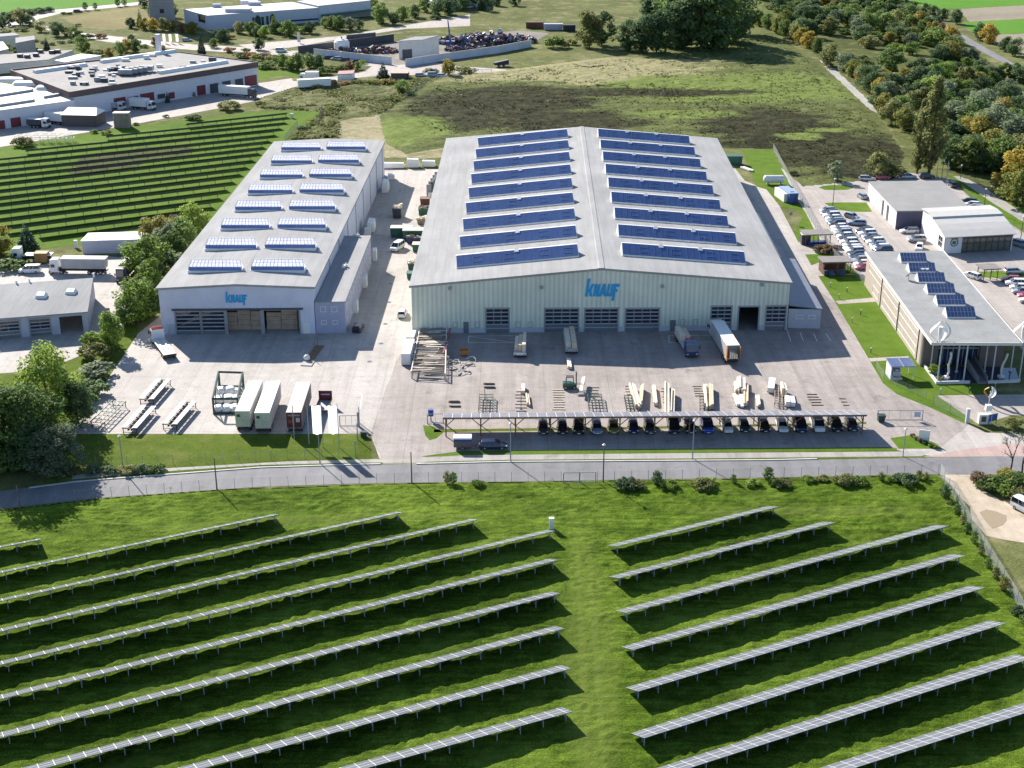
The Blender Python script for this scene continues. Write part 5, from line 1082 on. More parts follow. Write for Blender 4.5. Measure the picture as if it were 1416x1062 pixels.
# ---------------------------------------------------------------- trucks and trailers (forward = +x)
m_cab_w = paint('cab_white', (0.70,0.71,0.72)); m_cab_b = paint('cab_blue', (0.012,0.035,0.16)); m_cab_r = paint('cab_red', (0.50,0.05,0.04)); m_chas = M('chassis_dark', (0.03,0.032,0.038), 0.6, .2); m_tarp = M('trailer_side_tarp', (0.62,0.61,0.58), 0.6, 0.1, 0.3); m_greyt = M('grey_tarp', (0.42,0.42,0.42), 0.6, .12)
def frame_from(nl, nr, fl, H):
    a = G(*nl, H); b = G(*nr, H); c = G(*fl, H); W = (b-a).length; L = (c-a).length; d = (c-a).normalized(); m_ = (a+b)/2
    return flat(m_), math.atan2(d.y, d.x), L, W       # rear centre, heading towards far end
def cab(t, x, W, H, mat, roof=None, dirn=1, z0=.55):
    """lorry cab whose back is at x, extends 2.1 m forward"""
    s = dirn; b = MB(); X = lambda q: x+s*q
    lp = [[V(X(q),-w_,zb),V(X(q),w_,zb),V(X(q),w_,zt-.15),V(X(q),w_*.93,zt),V(X(q),-w_*.93,zt),V(X(q),-w_,zt-.15)] for q, w_, zb, zt in ((0,W/2,z0,H),(1.2,W/2,z0,H),(1.75,W/2,z0,H-.12),(2.05,W/2-.05,z0,1.9),(2.15,W/2-.1,z0+.05,1.4))]
    b.loft(lp).build('cab', mat, t)
    MB().hexa([V(X(2.02),-W/2+.2,1.75),V(X(2.12),-W/2+.2,1.7),V(X(2.12),W/2-.2,1.7),V(X(2.02),W/2-.2,1.75)],[V(X(1.74),-W/2+.22,H-.35),V(X(1.84),-W/2+.22,H-.4),V(X(1.84),W/2-.22,H-.4),V(X(1.74),W/2-.22,H-.35)]).build('windscreen', m_carglass, t)
    for q in (-1, 1):
        MB().cbox((X(1.15),q*(W/2+.005),2.05),(.9,.04,.75)).build('side_window', m_carglass, t); MB().cbox((X(1.95),q*(W/2+.18),2.1),(.16,.25,.65)).build('mirror', m_chas, t)
        MB().cbox((X(2.14),q*(W/2-.35),.85),(.08,.4,.2)).build('headlight', m_lampw, t)
    MB().cbox((X(2.05),0,.6),(.28,W-.06,.4)).build('bumper', m_chas, t)
    if roof: MB().hexa([V(X(.1),-W/2+.1,H+.004),V(X(1.6),-W/2+.1,H+.004),V(X(1.6),W/2-.1,H+.004),V(X(.1),W/2-.1,H+.004)],[V(X(.1),-W/2+.2,H+.55),V(X(1.2),-W/2+.3,H+.3),V(X(1.2),W/2-.3,H+.3),V(X(.1),W/2-.2,H+.55)]).build('roof_spoiler', roof, t)
def box_trailer(nl, nr, fl, label, H=4.0, roof=None, side=None, rear=None, logo_=True, tractor=False, cat='trailer', L=None, rear_open=False, group=None):
    p, rz, L_, W = frame_from(nl, nr, fl, H); L = L or L_; W = 2.55; t = thing('box_trailer' if not tractor else 'box_lorry', label, cat, p, rz, group)
    side = side or m_tarp; roof = roof or m_white
    z0 = 1.15; w_ = MB()
    for s in (-1, 1): w_.box(0.03, L, s*W/2-(.05 if s > 0 else 0), s*W/2+(.05 if s < 0 else 0), z0, H-.06)
    w_.box(L-.06, L-.002, -W/2+.05, W/2-.05, z0, H-.06); w_.box(0.03, L-.06, -W/2+.05, W/2-.05, z0, z0+.08); w_.build('side_wall', side, t)
    MB().box(0, L+.02, -W/2-.02, W/2+.02, H-.055, H).build('roof', roof, t)
    st = MB()
    for k_ in range(1, int(L/1.2)): st.box(k_*1.2-.03, k_*1.2+.03, -W/2-.025, W/2+.025, z0+.02, H-.06)
    st.box(.03, L, -W/2-.03, W/2+.03, z0-.12, z0-.002); st.build('tarp_strap', m_greyt, t)
    if not rear_open:
        r = MB().box(-.04, .025, -W/2+.02, W/2-.02, z0, H-.06).build('rear_door', rear or m_offw, t)
        MB().box(-.065, -.042, -.02, .02, z0+.1, H-.2).build('lock_bar', m_trim, r)
        if logo_:
            MB().extr([V(-.05,1.0,3.0),V(-.05,.25,2.9),V(-.05,.55,3.2),V(-.05,.25,3.45),V(-.05,.95,3.4)], (-.012,0,0)).build('emblem', m_chas, r)
            MB().box(-.062,-.043,-.85,-.25,3.02,3.16).build('lettering_bar', m_greyt, r)
    MB().box(.2, L-.5, -.45, .45, .75, z0-.13).build('chassis', m_chas, t)
    n = (1.2, 2.5, 3.8) if L > 7 else (1.4, L-1.6)
    wheels(t, n, W/2-.02, .48, .34)
    for s in (-.7, .7): MB().box(L-3.2, L-3.0, s-.08, s+.08, 0, .76).build('support_leg', m_chas, t)
    MB().box(.02, .12, -W/2+.1, W/2-.1, .55, .75).build('rear_bumper', m_chas, t)
    for s in (-1, 1): MB().box(-.01, .02, s*.95-.14, s*.95+.14, .82, .98).build('tail_light', m_lampr, t)
    if tractor: cab(t, L+.35, 2.5, 3.6, tractor)
    return t
box_trailer((324,568.6),(345.5,568.6),(343,526.3),'beige-roofed box trailer beside the green steel frame, first of three',roof=M('beige_roof',(0.50,0.45,0.39),.7),rear=M('cream_rear_door',(0.58,0.57,0.42),.6))
box_trailer((351.5,570.8),(372.5,570.8),(368,527),'white-roofed box trailer, middle of the three in the left yard',rear=M('cream_rear_door',(0.58,0.57,0.42),.6))
tr3 = box_trailer((395,570.3),(416.5,570.3),(409.7,528),'beige-roofed box trailer with dark maroon rear, third of three',roof=M('beige_roof',(0.50,0.45,0.39),.7),side=M('brown_trailer_side',(0.16,0.12,0.11),.5),rear=M('maroon_rear_door',(0.10,0.025,0.035),.4),logo_=False)
MB().box(-.06,-.045,-1.05,1.05,3.3,3.62).build('lettering_bar', M('pale_lettering', (0.30,0.25,0.27)), tr3); MB().box(-.06,-.045,-1.0,-.35,2.2,3.0).build('rear_poster', m_lwall, tr3); MB().box(-.06,-.045,.1,1.0,2.0,2.6).build('rear_poster', M('red_paint', (0.33,0.06,0.06), 0.5), tr3)
bl = box_trailer((1003.8,477.4),(1024,477.4),(983,443.5),'white lorry with open orange rear loading boards in front of the large hall',H=3.9,tractor=m_cab_w,cat='lorry',rear_open=True,side=m_greyt)
MB().box(-.9,.02,-1.32,-1.24,1.0,3.8).build('rear_door', m_orange, bl); MB().box(-.9,.02,1.24,1.32,1.0,3.8).build('rear_door', m_orange, bl)
for q in range(4): MB().cbox((.6,-.6+.4*q,1.9+.1*q),(3.2,.3,.9+.15*q)).build('board_load', m_wood3, bl)
def flatbed(px, py, rz, L, label, load=None, cabm=None, deck=None, loadn=2, lh_=1.2, roof=None, cat='trailer', rearbox=None, crane=False, ll=None):
    p = flat(G(px, py)); t = thing('flatbed_trailer' if not cabm else 'flatbed_lorry', label, cat, p, rz)
    MB().box(0, L, -1.22, 1.22, 1.02, 1.17).build('load_deck', deck or m_greyt, t); MB().box(.1, L-.2, -.4, .4, .6, 1.01).build('chassis', m_chas, t)
    wheels(t, (1.1, 2.4) if not cabm else (1.3, 2.6, L+1.4), 1.22, .48, .34)
    MB().box(-.05, .0, -1.22, 1.22, .75, 1.25).build('rear_bumper', rearbox or m_chas, t)
    for s in (-1, 1): MB().box(-.07,-.05,s*.9-.15,s*.9+.15,.86,1.02).build('tail_light', m_lampr, t)
    if load:
        ll = ll or L*.9
        for q in range(loadn):
            w_ = 2.2/loadn; MB().cbox((.35+ll/2+.1*q, -1.1+w_*(q+.5), 1.18+lh_*(.5-.08*q)), (ll*(1-.12*q), w_*.9, lh_*(1-.15*q))).build('timber_load', load if not isinstance(load, list) else load[q % len(load)], t)
    if cabm: cab(t, L+.35, 2.5, 3.1, cabm, roof)
    if crane:
        c = MB().box(L-.25,L+.25,-.5,.5,1.18,2.4).tube((L,0,2.3),(L-.3,-.9,3.1),.16,6).tube((L-.3,-.9,3.1),(L-.2,.9,3.2),.13,6); c.build('loading_crane', M('red_paint', (0.33,0.06,0.06), 0.5), t)
    return t
flatbed(719,496,R(88),7.5,'trailer with white tailboard loaded with wooden boxes in front of the large hall',[m_wood3,m_wood2,m_wood3],loadn=3,lh_=1.7,rearbox=m_white)
flatbed(790.5,491,R(91),11,'long flatbed with pale boards piled lengthwise in front of the hall doors',[m_wood2,m_wood3],loadn=2,lh_=1.1,rearbox=m_greyt)
stack(787,505,4.5,.8,1.0,.02,'pale board pack lying on the paving behind the long flatbed',m_wood3,n=1)
flatbed(939,466,R(-84),9.5,'dark blue crane lorry with boards on its bed facing the camera',[m_wood3,m_wood2],cabm=m_cab_b,loadn=2,lh_=1.3,cat='lorry',crane=True,ll=5.2)
pw_ = MB(); 
tc = flatbed(236,498,math.atan2(25.5,-12.5),9.5,'red-and-white tow lorry with a bare low chassis trailer beside the smaller hall',None,cabm=m_cab_w,deck=m_offw,roof=m_cab_r,cat='lorry')
for s in (-1, 1): MB().box(3.5,9.2,s*.55-.12,s*.55+.12,1.18,1.34).build('ramp_rail', m_white, tc)
# forklift with a long beam
fk = thing('forklift', 'dark green forklift lifting a long white beam on the yard', 'forklift', flat(G(789,537)), R(2))
lp = [[V(x,-.6,zb),V(x,.6,zb),V(x,.6,zt),V(x,-.6,zt)] for x, zb, zt in ((-1.5,.3,1.1),(-1.3,.2,1.3),(-.2,.2,1.25),(.6,.2,1.0),(.9,.25,.8))]
MB().loft(lp).build('body', paint('forklift_green', (0.015,0.09,0.06)), fk); wheels(fk, (-.95,.65), .68, .36, .26)
cg = MB()
for x, y in ((-.9,-.5),(-.9,.5),(.55,-.5),(.55,.5)): cg.tube((x,y,1.0),(x*.85,y,2.35),.05,5)
cg.box(-.85,.55,-.55,.55,2.32,2.42); cg.build('driver_cage', m_chas, fk)
ms_ = MB()
for y in (-.35,.35): ms_.box(.95,1.1,y-.06,y+.06,.1,3.3)
ms_.box(.96,1.09,-.4,.4,3.2,3.3).box(.96,1.09,-.4,.4,1.6,1.7); ms_.build('lift_mast', m_chas, fk)
for y in (-.3,.3): MB().box(1.1,2.7,y-.06,y+.06,.9,.97).build('fork', m_chas, fk)
bmn = thing('long_beam', 'long white beam carried crosswise on the forklift forks', 'beam', flat(G(805,540))+V(0,0,.98), 1.45); MB().box(-3.4,3.4,-.3,.0,0,.45).build('beam_half', m_white, bmn); MB().box(-3.3,3.3,.01,.3,0,.42).build('beam_half', m_wood3, bmn)
# loading frames on legs: two decks with a gap
def leg_frame(px, py, rz, L, label, mat, top, grid=False):
    p = flat(G(px, py)); t = thing('platform_frame', label, 'platform frame', p, rz, 'platform frames on the left yard')
    for s in (-1, 1): MB().box(-L/2, L/2, s*.92-.42, s*.92+.42, 1.15, 1.27).build('deck_plank', top, t) if not grid else MB().box(-L/2, L/2, s*1.25-.08, s*1.25+.08, 1.1, 1.25).build('side_rail', mat, t)
    for k_ in range(7): x = -L/2+L*(k_+.03)/6.06; MB().box(x-.06,x+.06,-1.38,1.38,1.0,1.09).build('cross_bar', mat, t)
    if not grid:
        for y in (-.3,.3): MB().box(-L/2+.1,L/2-.1,y-.12,y+.12,.62,.99).build('frame_girder', mat, t)
    if grid:
        for y in (-.45,.45): MB().box(-L/2+.2,L/2-.2,y-.05,y+.05,1.1,1.2).build('inner_rail', mat, t)
        for k_ in range(6): x0 = -L/2+L*k_/6; MB().tube((x0+.1,-.45 if k_ % 2 else .45,1.15),(x0+L/6-.1,.45 if k_ % 2 else -.45,1.15),.05,4).build('brace', mat, t)
    for x in (-L/2+.15, L/2-.15):
        for y in (-1.2,1.2): MB().tube((x,y,0),(x,y,1.1),.07,6).build('leg', mat, t)
        MB().tube((x,-1.2,.25),(x,1.2,.25),.05,5).build('leg_stretcher', mat, t)
ang = lambda a, b: math.atan2((G(*b)-G(*a)).y, (G(*b)-G(*a)).x)
fa_ = R(74)
leg_frame(215.5,546,ang((204,555),(226,530)),9.5,'white twin-deck platform frame, farthest of the four on the left yard',m_chas,m_tarp)
leg_frame(193.5,585,ang((181,595),(205,568)),9.5,'white twin-deck platform frame nearest the green one',m_chas,m_tarp)
leg_frame(249,579,ang((236,590),(262,560)),10,'white twin-deck platform frame with wheels, right of the others',m_chas,m_tarp)
leg_frame(151,577,ang((139,588),(165,562)),9.5,'dark green open lattice platform frame at the yard edge',m_iron,m_iron,True)
# green open steel frame with bags
p0 = flat(G(297,571)); gf = thing('swap_body_frame', 'dark green open steel frame of a swap body full of white bags', 'steel frame', p0)
cs = [flat(G(*q)) for q in ((296,573),(330,573),(337,536),(304,535))]; zt = 3.0
for i, c in enumerate(cs):
    d = cs[(i+1) % 4]; MB().tube(c, c+V(0,0,zt), .2, 6).build('corner_post', m_iron, gf, p0); MB().tube(c+V(0,0,zt), d+V(0,0,zt), .22, 6).build('top_rail', m_iron, gf, p0); MB().tube(c+V(0,0,.25), d+V(0,0,.25), .16, 6).build('bottom_rail', m_iron, gf, p0)
for i in (1, 3):
    c, d = cs[i], cs[(i+1) % 4]
    for q in range(4): a = c.lerp(d, q/4); b = c.lerp(d, (q+1)/4); MB().tube(a+V(0,0,.3 if q % 2 else zt-.3), b+V(0,0,zt-.3 if q % 2 else .3), .1, 5).build('side_brace', m_iron, gf, p0)
rnd = random.Random(9)
for i in range(9):
    f, h_ = .15+.7*(i % 3)/2, .12+.62*(i//3)/2; q = cs[0].lerp(cs[1], f).lerp(cs[3].lerp(cs[2], f), h_)
    t = thing('big_bag', '%s white bag from the front left inside the green steel frame' % nth(i), 'bag', q, rnd.random()*3, 'white bags in the green steel frame'); s = .8+.35*rnd.random(); hh = rnd.uniform(1.0,1.7)
    MB().loft([[V(s*r*math.cos(a)*(1+.15*rnd.random()),s*r*math.sin(a)*(1+.15*rnd.random()),z*hh) for a in [k_*math.pi/5 for k_ in range(10)]] for z, r in ((.02,.7),(.3,1.1),(.75,1.05),(.95,.7),(1.0,.25))]).build('bag_body', m_white, t); MB().tube((-.2,0,hh*.98),(.25,.1,hh*1.05),.06,5).build('bag_loop', m_white, t)
# small maroon tipper trailer
t = thing('tipper_trailer', 'small maroon trailer with raised tailboard behind the white flags', 'trailer', flat(G(448,566)), R(88)); MB().box(-2.2,2.2,-1.1,1.1,.7,.85).build('load_deck', m_greyt, t)
b = MB().box(2.1,2.25,-1.2,1.2,.85,2.7).build('headboard', M('maroon_board', (0.16,0.02,0.035), .4), t); MB().box(2.06,2.095,-.8,.8,1.9,2.15).build('lettering_bar', m_lwall, b); MB().box(-2.2,2.1,-1.15,-1.1,.85,1.3).build('side_board', M('maroon_board', (0.16,0.02,0.035), .4), t); MB().box(-2.2,2.1,1.1,1.15,.85,1.3).build('side_board', M('maroon_board', (0.16,0.02,0.035), .4), t); wheels(t, (-.6,.4), 1.2, .4, .25)
# box trailer beside the dark car
t = thing('box_cart', 'small brown box trailer with white roof beside the dark blue estate', 'trailer', flat(G(640,619)), 0); MB().box(-1.5,1.5,-.9,.9,.45,1.95).build('box_wall', M('brown_box', (0.15,0.11,0.12), .6), t); MB().hexa([(-1.55,-.95,1.95),(1.55,-.95,1.95),(1.55,.95,1.95),(-1.55,.95,1.95)],[(-1.5,-.85,2.15),(1.5,-.85,2.15),(1.5,.85,2.15),(-1.5,.85,2.15)]).build('roof', m_white, t); MB().box(-1.5,1.5,-.93,-.9,1.55,1.9).build('blue_stripe', M('stripe_blue', (0.03,0.05,0.30)), t); wheels(t, (0,), .98, .32); MB().tube((1.5,0,.45),(2.4,0,.45),.05,5).build('drawbar', m_chas, t)
t = thing('bin', 'small blue box on a post at the left end of the carport', 'box', flat(G(596,582))); MB().box(-.1,.1,-.1,.1,0,1.0).build('bin_post', m_trim, t); MB().box(-.45,.45,-.35,.35,1.0,2.2).build('bin_body', M('bin_blue', (0.02,0.08,0.32)), t)
t = thing('waste_bin', 'dark green wheeled bin beside the long sliding gate', 'bin', flat(G(1218,583))); MB().hexa([(-.5,-.4,.1),(.5,-.4,.1),(.5,.4,.1),(-.5,.4,.1)],[(-.65,-.55,1.2),(.65,-.55,1.2),(.65,.55,1.2),(-.65,.55,1.2)]).build('bin_body', m_iron, t); MB().box(-.68,.68,-.58,.58,1.2,1.32).build('bin_lid', m_iron, t)
t = thing('cable_box', 'dark cable box on the grass beside the left gate post', 'box', flat(G(503,604))); MB().box(-.5,.5,-.3,.3,.1,.9).build('box_body', m_iron, t); MB().box(-.55,.55,-.35,.35,.9,1.0).build('box_lid', m_dtrim, t)
# lane between the halls
def skip(px, py, w_, l, h, label, mat, load=None, rz=0, lid=None, name='skip'):
    t = thing(name, label, 'container', flat(G(px, py)), rz); b = MB(); e = .12
    b.hexa([(-w_/2+e,-l/2+e,.15),(w_/2-e,-l/2+e,.15),(w_/2-e,l/2-e,.15),(-w_/2+e,l/2-e,.15)],[(-w_/2,-l/2,h),(w_/2,-l/2,h),(w_/2,l/2,h),(-w_/2,l/2,h)]); b.build('container_tub', mat, t)
    r = MB()
    for s in (-1,1): r.box(-w_/2-.06,w_/2+.06,s*l/2-.08,s*l/2+.08,h-.12,h+.05)
    for s in (-1,1): r.box(s*w_/2-.08,s*w_/2+.08,-l/2+.08,l/2-.08,h-.12,h+.05)
    r.build('rim_bar', mat, t)
    n = max(3, int(w_/.8))
    for k_ in range(n): x = -w_/2+.2+(w_-.4)*k_/(n-1); MB().box(x-.06,x+.06,-l/2-.07,-l/2+.1,.2,h-.13).build('rib', mat, t)
    if load:
        m_ = MB(); rnd = random.Random(int(px))
        for k_ in range(26): m_.cbox((rnd.uniform(-.42,.42)*w_, rnd.uniform(-.42,.42)*l, h+rnd.uniform(-.1,.4)), (rnd.uniform(.3,1),rnd.uniform(.3,1),rnd.uniform(.2,.5)), rnd.random()*3,0,rnd.random()*.5)
        m_.build('load', load, t)
    if lid: MB().box(-w_/2,w_/2,-l/2,l/2,h+.052,h+.2).build('lid', lid, t)
    return t
m_gcont = M('green_container', (0.03,0.12,0.085), .5, .15); m_bcont = M('blue_container', (0.03,0.10,0.32), .45, .1)
skip(549.5,300,2.3,3.6,2.6,'dark open container heaped with pale offcuts on the lane between the halls',m_dtrim,m_wood3); skip(556,327,5.6,2.6,2.4,'green lidded container across the lane, left one',m_gcont,None,0,m_offw); skip(574,331,6,2.6,2.5,'green lidded container across the lane, right one',m_gcont,None,0,m_offw); skip(575,336,4.4,2.0,1.5,'dark blue open skip in front of the right green container',M('navy_skip',(0.03,0.04,0.16),.5),m_rack)
skip(588,283,2.6,2.4,1.9,'rusty brown open skip beside the large hall wall',M('rust_brown',(0.14,0.06,0.04),.7)); skip(586,297,2.6,3,1.9,'faded green open skip beside the large hall wall',m_gcont,m_rack); skip(584,309,2.6,2.2,1.3,'low beige crate of offcuts beside the large hall wall',m_rack,m_wood3); skip(577,347,2.2,2.4,1.8,'beige-topped crate at the lane side of the large hall',m_gcont,None,0,m_wood3); skip(571,372,2.2,2.4,1.7,'green crate near the front end of the lane by the large hall',m_gcont,m_wood3); skip(569,385,2.0,2.2,1.5,'second green crate near the front end of the lane by the large hall',m_gcont)
car(549.5,345,'van','white',R(250),'white pickup standing on the lane below the green containers')
for i, (px, py, w_, l, h, lab) in enumerate(((538,232,9,1.6,1.6,'low white wrapped wall of packs at the far end of the lane, left'),(571,231,3.6,1.8,2.6,'tall white wrapped stack in the middle of the far lane end'),(593,230,4,1.8,1.8,'white wrapped stack at the right of the far lane end'),(533.5,264,1.7,5,3.0,'white wrapped stack beside the far corner of the smaller hall'),(541,248,2.0,1.8,1.6,'small white sack pile behind the wrapped stack at the smaller hall'),(514,318,1.8,5,2.6,'white wrapped stack against the smaller hall above the annex'),(508.5,324,1.6,2,1.6,'low white pack at the annex end of the lane'),(600,262,1.8,4,1.8,'white packs along the large hall wall at the far lane'),(596,272,1.6,2,1.3,'white sack beside the large hall wall'))):
    t = thing('wrapped_block', lab, 'wrapped goods', flat(G(px,py)), 0, 'white wrapped packs along the lane'); MB().box(-w_/2,w_/2,-l/2,l/2,.12,h*.5).build('lower_pack', m_white, t); MB().hexa([(-w_/2+.02,-l/2+.05,h*.5),(w_/2-.05,-l/2+.02,h*.5),(w_/2-.02,l/2-.05,h*.5),(-w_/2+.05,l/2-.02,h*.5)],[(-w_/2+.1,-l/2+.1,h),(w_/2-.1,-l/2+.12,h*.95),(w_/2-.15,l/2-.1,h*.93),(-w_/2+.1,l/2-.1,h)]).build('upper_pack', m_white, t); MB().box(-w_/2+.1,w_/2-.1,-l/2+.1,l/2-.1,0,.12).build('pallet', m_wood, t)
t = thing('long_rack_wall', 'dark tall cantilever rack with white packs at the far lane side of the large hall', 'rack', flat(G(604,262)), R(84))
MB().box(-8,8,-.2,.2,0,4.2).build('rack_back', m_dtrim, t)
for k_ in range(5): MB().box(-8+k_*3.6,-7.8+k_*3.6,.2,1.6,0,3.4).build('rack_arm', m_trim, t); MB().box(-7.6+k_*3.4,-4.8+k_*3.4,.25,1.5,1.0,2.2).build('rack_pack', m_white, t)
# right of the large hall
t = thing('blue_container', 'blue site container with white tank beside it on the lane right of the large hall', 'container', flat(G(1097,281.5)), R(100)); MB().box(0,8,-1.25,1.25,.15,2.75).build('container_wall', m_bcont, t); MB().box(-.05,8.05,-1.3,1.3,2.75,2.88).build('roof', M('pale_blue_roof',(0.28,0.37,0.52),.4), t); MB().box(1.2,1.8,-.5,.5,2.88,2.95).build('roof_light', m_dtrim, t); MB().box(-.05,0,-.9,-.1,.2,2.4).build('door', M('blue_door',(0.02,0.07,0.24),.4), t)
t = thing('white_container', 'white container standing left of the blue one', 'container', flat(G(1088,280)), R(100)); MB().box(0,7.5,-.9,.9,.1,2.3).build('container_wall', m_white, t); MB().box(-.05,7.55,-.95,.95,2.3,2.4).build('roof', m_white, t)
t = thing('gas_tank', 'white horizontal gas tank on the lawn above the blue container', 'tank', flat(G(1070,255)), 0); MB().loft([[V(x,1.1*r*math.cos(a),1.6+1.1*r*math.sin(a)) for a in [k_*math.pi/6 for k_ in range(12)]] for x, r in ((-3.1,.3),(-2.9,.75),(-2.5,1),(2.5,1),(2.9,.75),(3.1,.3))]).build('tank_shell', m_white, t)
for x in (-1.8,1.8): MB().box(x-.2,x+.2,-.8,.8,0,.8).build('tank_saddle', m_concrete, t)
skip(1012,227,5.8,2.6,2.5,'green container on the grass behind the large hall',m_gcont,None,0,m_gcont); stack(1033,235,5,1.5,.7,.45,'white beams on the paving by the green container',m_white,n=2,name='beam_stack')
# ================================================================== DEALER, LEFT DEPOT, FACTORY
def block(name, label, cat, FL, FR, BR, BL, H, wall, roof, over=.25, parapet=0, door=None):
    root = thing(name, label, cat, FL); mb = MB()
    for a, b in ((FL,FR),(FR,BR),(BR,BL),(BL,FL)): holed(mb, a, b, 0, H, [], .25)
    mb.build('wall', wall, root, FL); c = (FL+FR+BR+BL)/4; z = V(0,0,H)
    P = [p+(p-c).normalized()*over for p in (FL,FR,BR,BL)]
    MB().hexa([p+z for p in P],[p+z+V(0,0,.22) for p in P]).build('roof', roof, root, FL)
    return root
m_deal = M('white_sheet_wall', (0.70,0.69,0.70), .6, .06); m_dealroof = M('grey_flat_roof', (0.25,0.245,0.235), .85, .12, .2)
WH = hgt(1237.5,317,292.5); a0 = flat(G(1237.5,317)); a1 = flat(G(1343.5,291.5,WH)); a2 = flat(G(1301.7,251,WH)); a3 = flat(G(1201.7,252,WH)); a1 = a0+(a1-a0)
ws = block('workshop_hall', 'dealer workshop with big grey flat roof, white side and dark front', 'workshop', a0, a1, a2, a3, WH, m_deal, m_dealroof)
W_ = Wall(a0, a1); MB().hexa([W_(.1,.02,0),W_(W_.L-.1,.02,0),W_(W_.L-.1,.12,0),W_(.1,.12,0)],[W_(.1,.02,WH-.1),W_(W_.L-.1,.02,WH-.1),W_(W_.L-.1,.12,WH-.1),W_(.1,.12,WH-.1)]).build('dark_front', M('dark_front_cladding', (0.075,0.08,0.14), .5), ws, a0)
window(W_, W_.L*.62, W_.L-1, WH-1.6, WH-.6, ws, a0, cols=6, frame=m_trim)
SWd = Wall(a3, a0)
for f, w_, h, dk in ((.25,2.6,4.2,0),(.40,3.4,4.4,0),(.55,1.6,4.0,1),(.72,1.8,4.0,1),(.88,1.0,1.4,0)):
    u = SWd.L*f; MB().hexa([SWd(u-w_/2,.02,.1),SWd(u+w_/2,.02,.1),SWd(u+w_/2,.08,.1),SWd(u-w_/2,.08,.1)],[SWd(u-w_/2,.02,h),SWd(u+w_/2,.02,h),SWd(u+w_/2,.08,h),SWd(u-w_/2,.08,h)]).build('door', m_dtrim if dk else m_offw, ws, a0)
# showroom with curved roof
s0 = flat(G(1304,351)); s1 = flat(G(1398,346)); sh = hgt(1304,351,326.5); sb = flat(G(1273,322)); sd = (sb-s0); s2 = s1+sd; SF = Wall(s0, s1)
sr_ = thing('car_showroom', 'white car showroom with curved roof, sign panel and glass front', 'showroom', s0)
mb = MB(); holed(mb, s1, s2, 0, sh-.2, [], .25); holed(mb, s2, sb, 0, sh-.2, [], .25); holed(mb, sb, s0, 0, sh-.2, [(sd.length-4.2,sd.length-1.5,1.0,3.6)], .25); mb.build('wall', m_deal, sr_, s0)
prof = [(-.06,sh),(.12,sh+.75),(.3,sh+1.35),(.5,sh+1.75),(.52,sh+2.15),(.75,sh+2.3),(1.02,sh+1.9)]
r = MB(); lp = []
for f, z in prof:
    a = s0+sd*f-SF.d*.4; b = s1+sd*f+SF.d*.5; lp.append([a+V(0,0,z-.18), b+V(0,0,z-.18), b+V(0,0,z), a+V(0,0,z)])
r.loft(lp); r.build('roof', M('cream_curved_roof', (0.50,0.48,0.44), .5, .06), sr_, s0)
g_ = MB()
for e in (s0+SF.d*.02, s1-SF.d*.27): g_.extr([e+V(0,0,sh-.2)]+[e+sd*min(1,max(0,f))+V(0,0,z-.17) for f, z in prof]+[e+sd+V(0,0,sh-.2)], SF.d*.25)
g_.build('gable', m_deal, sr_, s0)
sgn = wrect(s0, s1, 1305, 327, 1330.5, 350.5); pn = MB(); SF.box(pn, sgn[0], sgn[1], .02, .3, .1, sh-.05); pn = pn.build('sign_panel', M('sign_white', (0.62,0.63,0.68), .5, .03), sr_, s0)
cx_ = (sgn[0]+sgn[1])/2+.1; zz = sh*.64; rg = MB(); lp = [[SF(cx_+rr*math.cos(a), o, zz+rr*math.sin(a)) for rr, o in ((.78,.31),(.78,.36),(1.02,.36),(1.02,.31))] for a in [k_*math.pi/12 for k_ in range(25)]]
rg.loft(lp, caps=False); rg.build('emblem_ring', m_dtrim, pn, V(0,0,0)+s0); ar = MB(); ar.extr([SF(cx_-.55,.33,zz-.35),SF(cx_+.1,.33,zz-.55),SF(cx_+.55,.33,zz-.1),SF(cx_+.3,.33,zz+.5),SF(cx_-.1,.33,zz+.25),SF(cx_-.2,.33,zz+.6),SF(cx_-.45,.33,zz+.2)], -SF.n*.02); ar.build('emblem_wing', M('emblem_green', (0.02,0.16,0.09), .4), pn, s0)
lt = MB(); SF.box(lt, cx_-1.0, cx_+1.0, .305, .33, sh-.75, sh-.5); lt.build('lettering_bar', m_pane, pn, s0)
gl = MB(); SF.box(gl, sgn[1]+.1, SF.L-.3, -.2, -.1, .2, sh-.9); gl.build('shop_window', glassy('showroom_glass', (0.13,0.13,0.10), .08, .7), sr_, s0)
MB2 = MB(); SF.box(MB2, sgn[1]+.05, SF.L-.05, -.25, .25, sh-.9, sh-.15); MB2.build('dark_fascia', m_dtrim, sr_, s0)
for k_ in range(9): u = sgn[1]+.1+(SF.L-.4-sgn[1])*k_/8; SF.box(MB(), u-.07, u+.07, -.1, .02, .1, sh-.92).build('mullion', m_dtrim, sr_, s0)
SF.box(MB(), sgn[1]+.1, SF.L-.3, -.1, 0, 2.2, 2.35).build('transom', m_dtrim, sr_, s0); SF.box(MB(), sgn[1]+.1, SF.L-.3, -.2, 0.03, 0, .3).build('base_sill', m_dtrim, sr_, s0)
window(Wall(sb, s0), sd.length-4.2, sd.length-1.5, 1.0, 3.6, sr_, s0, cols=2, rows=2)
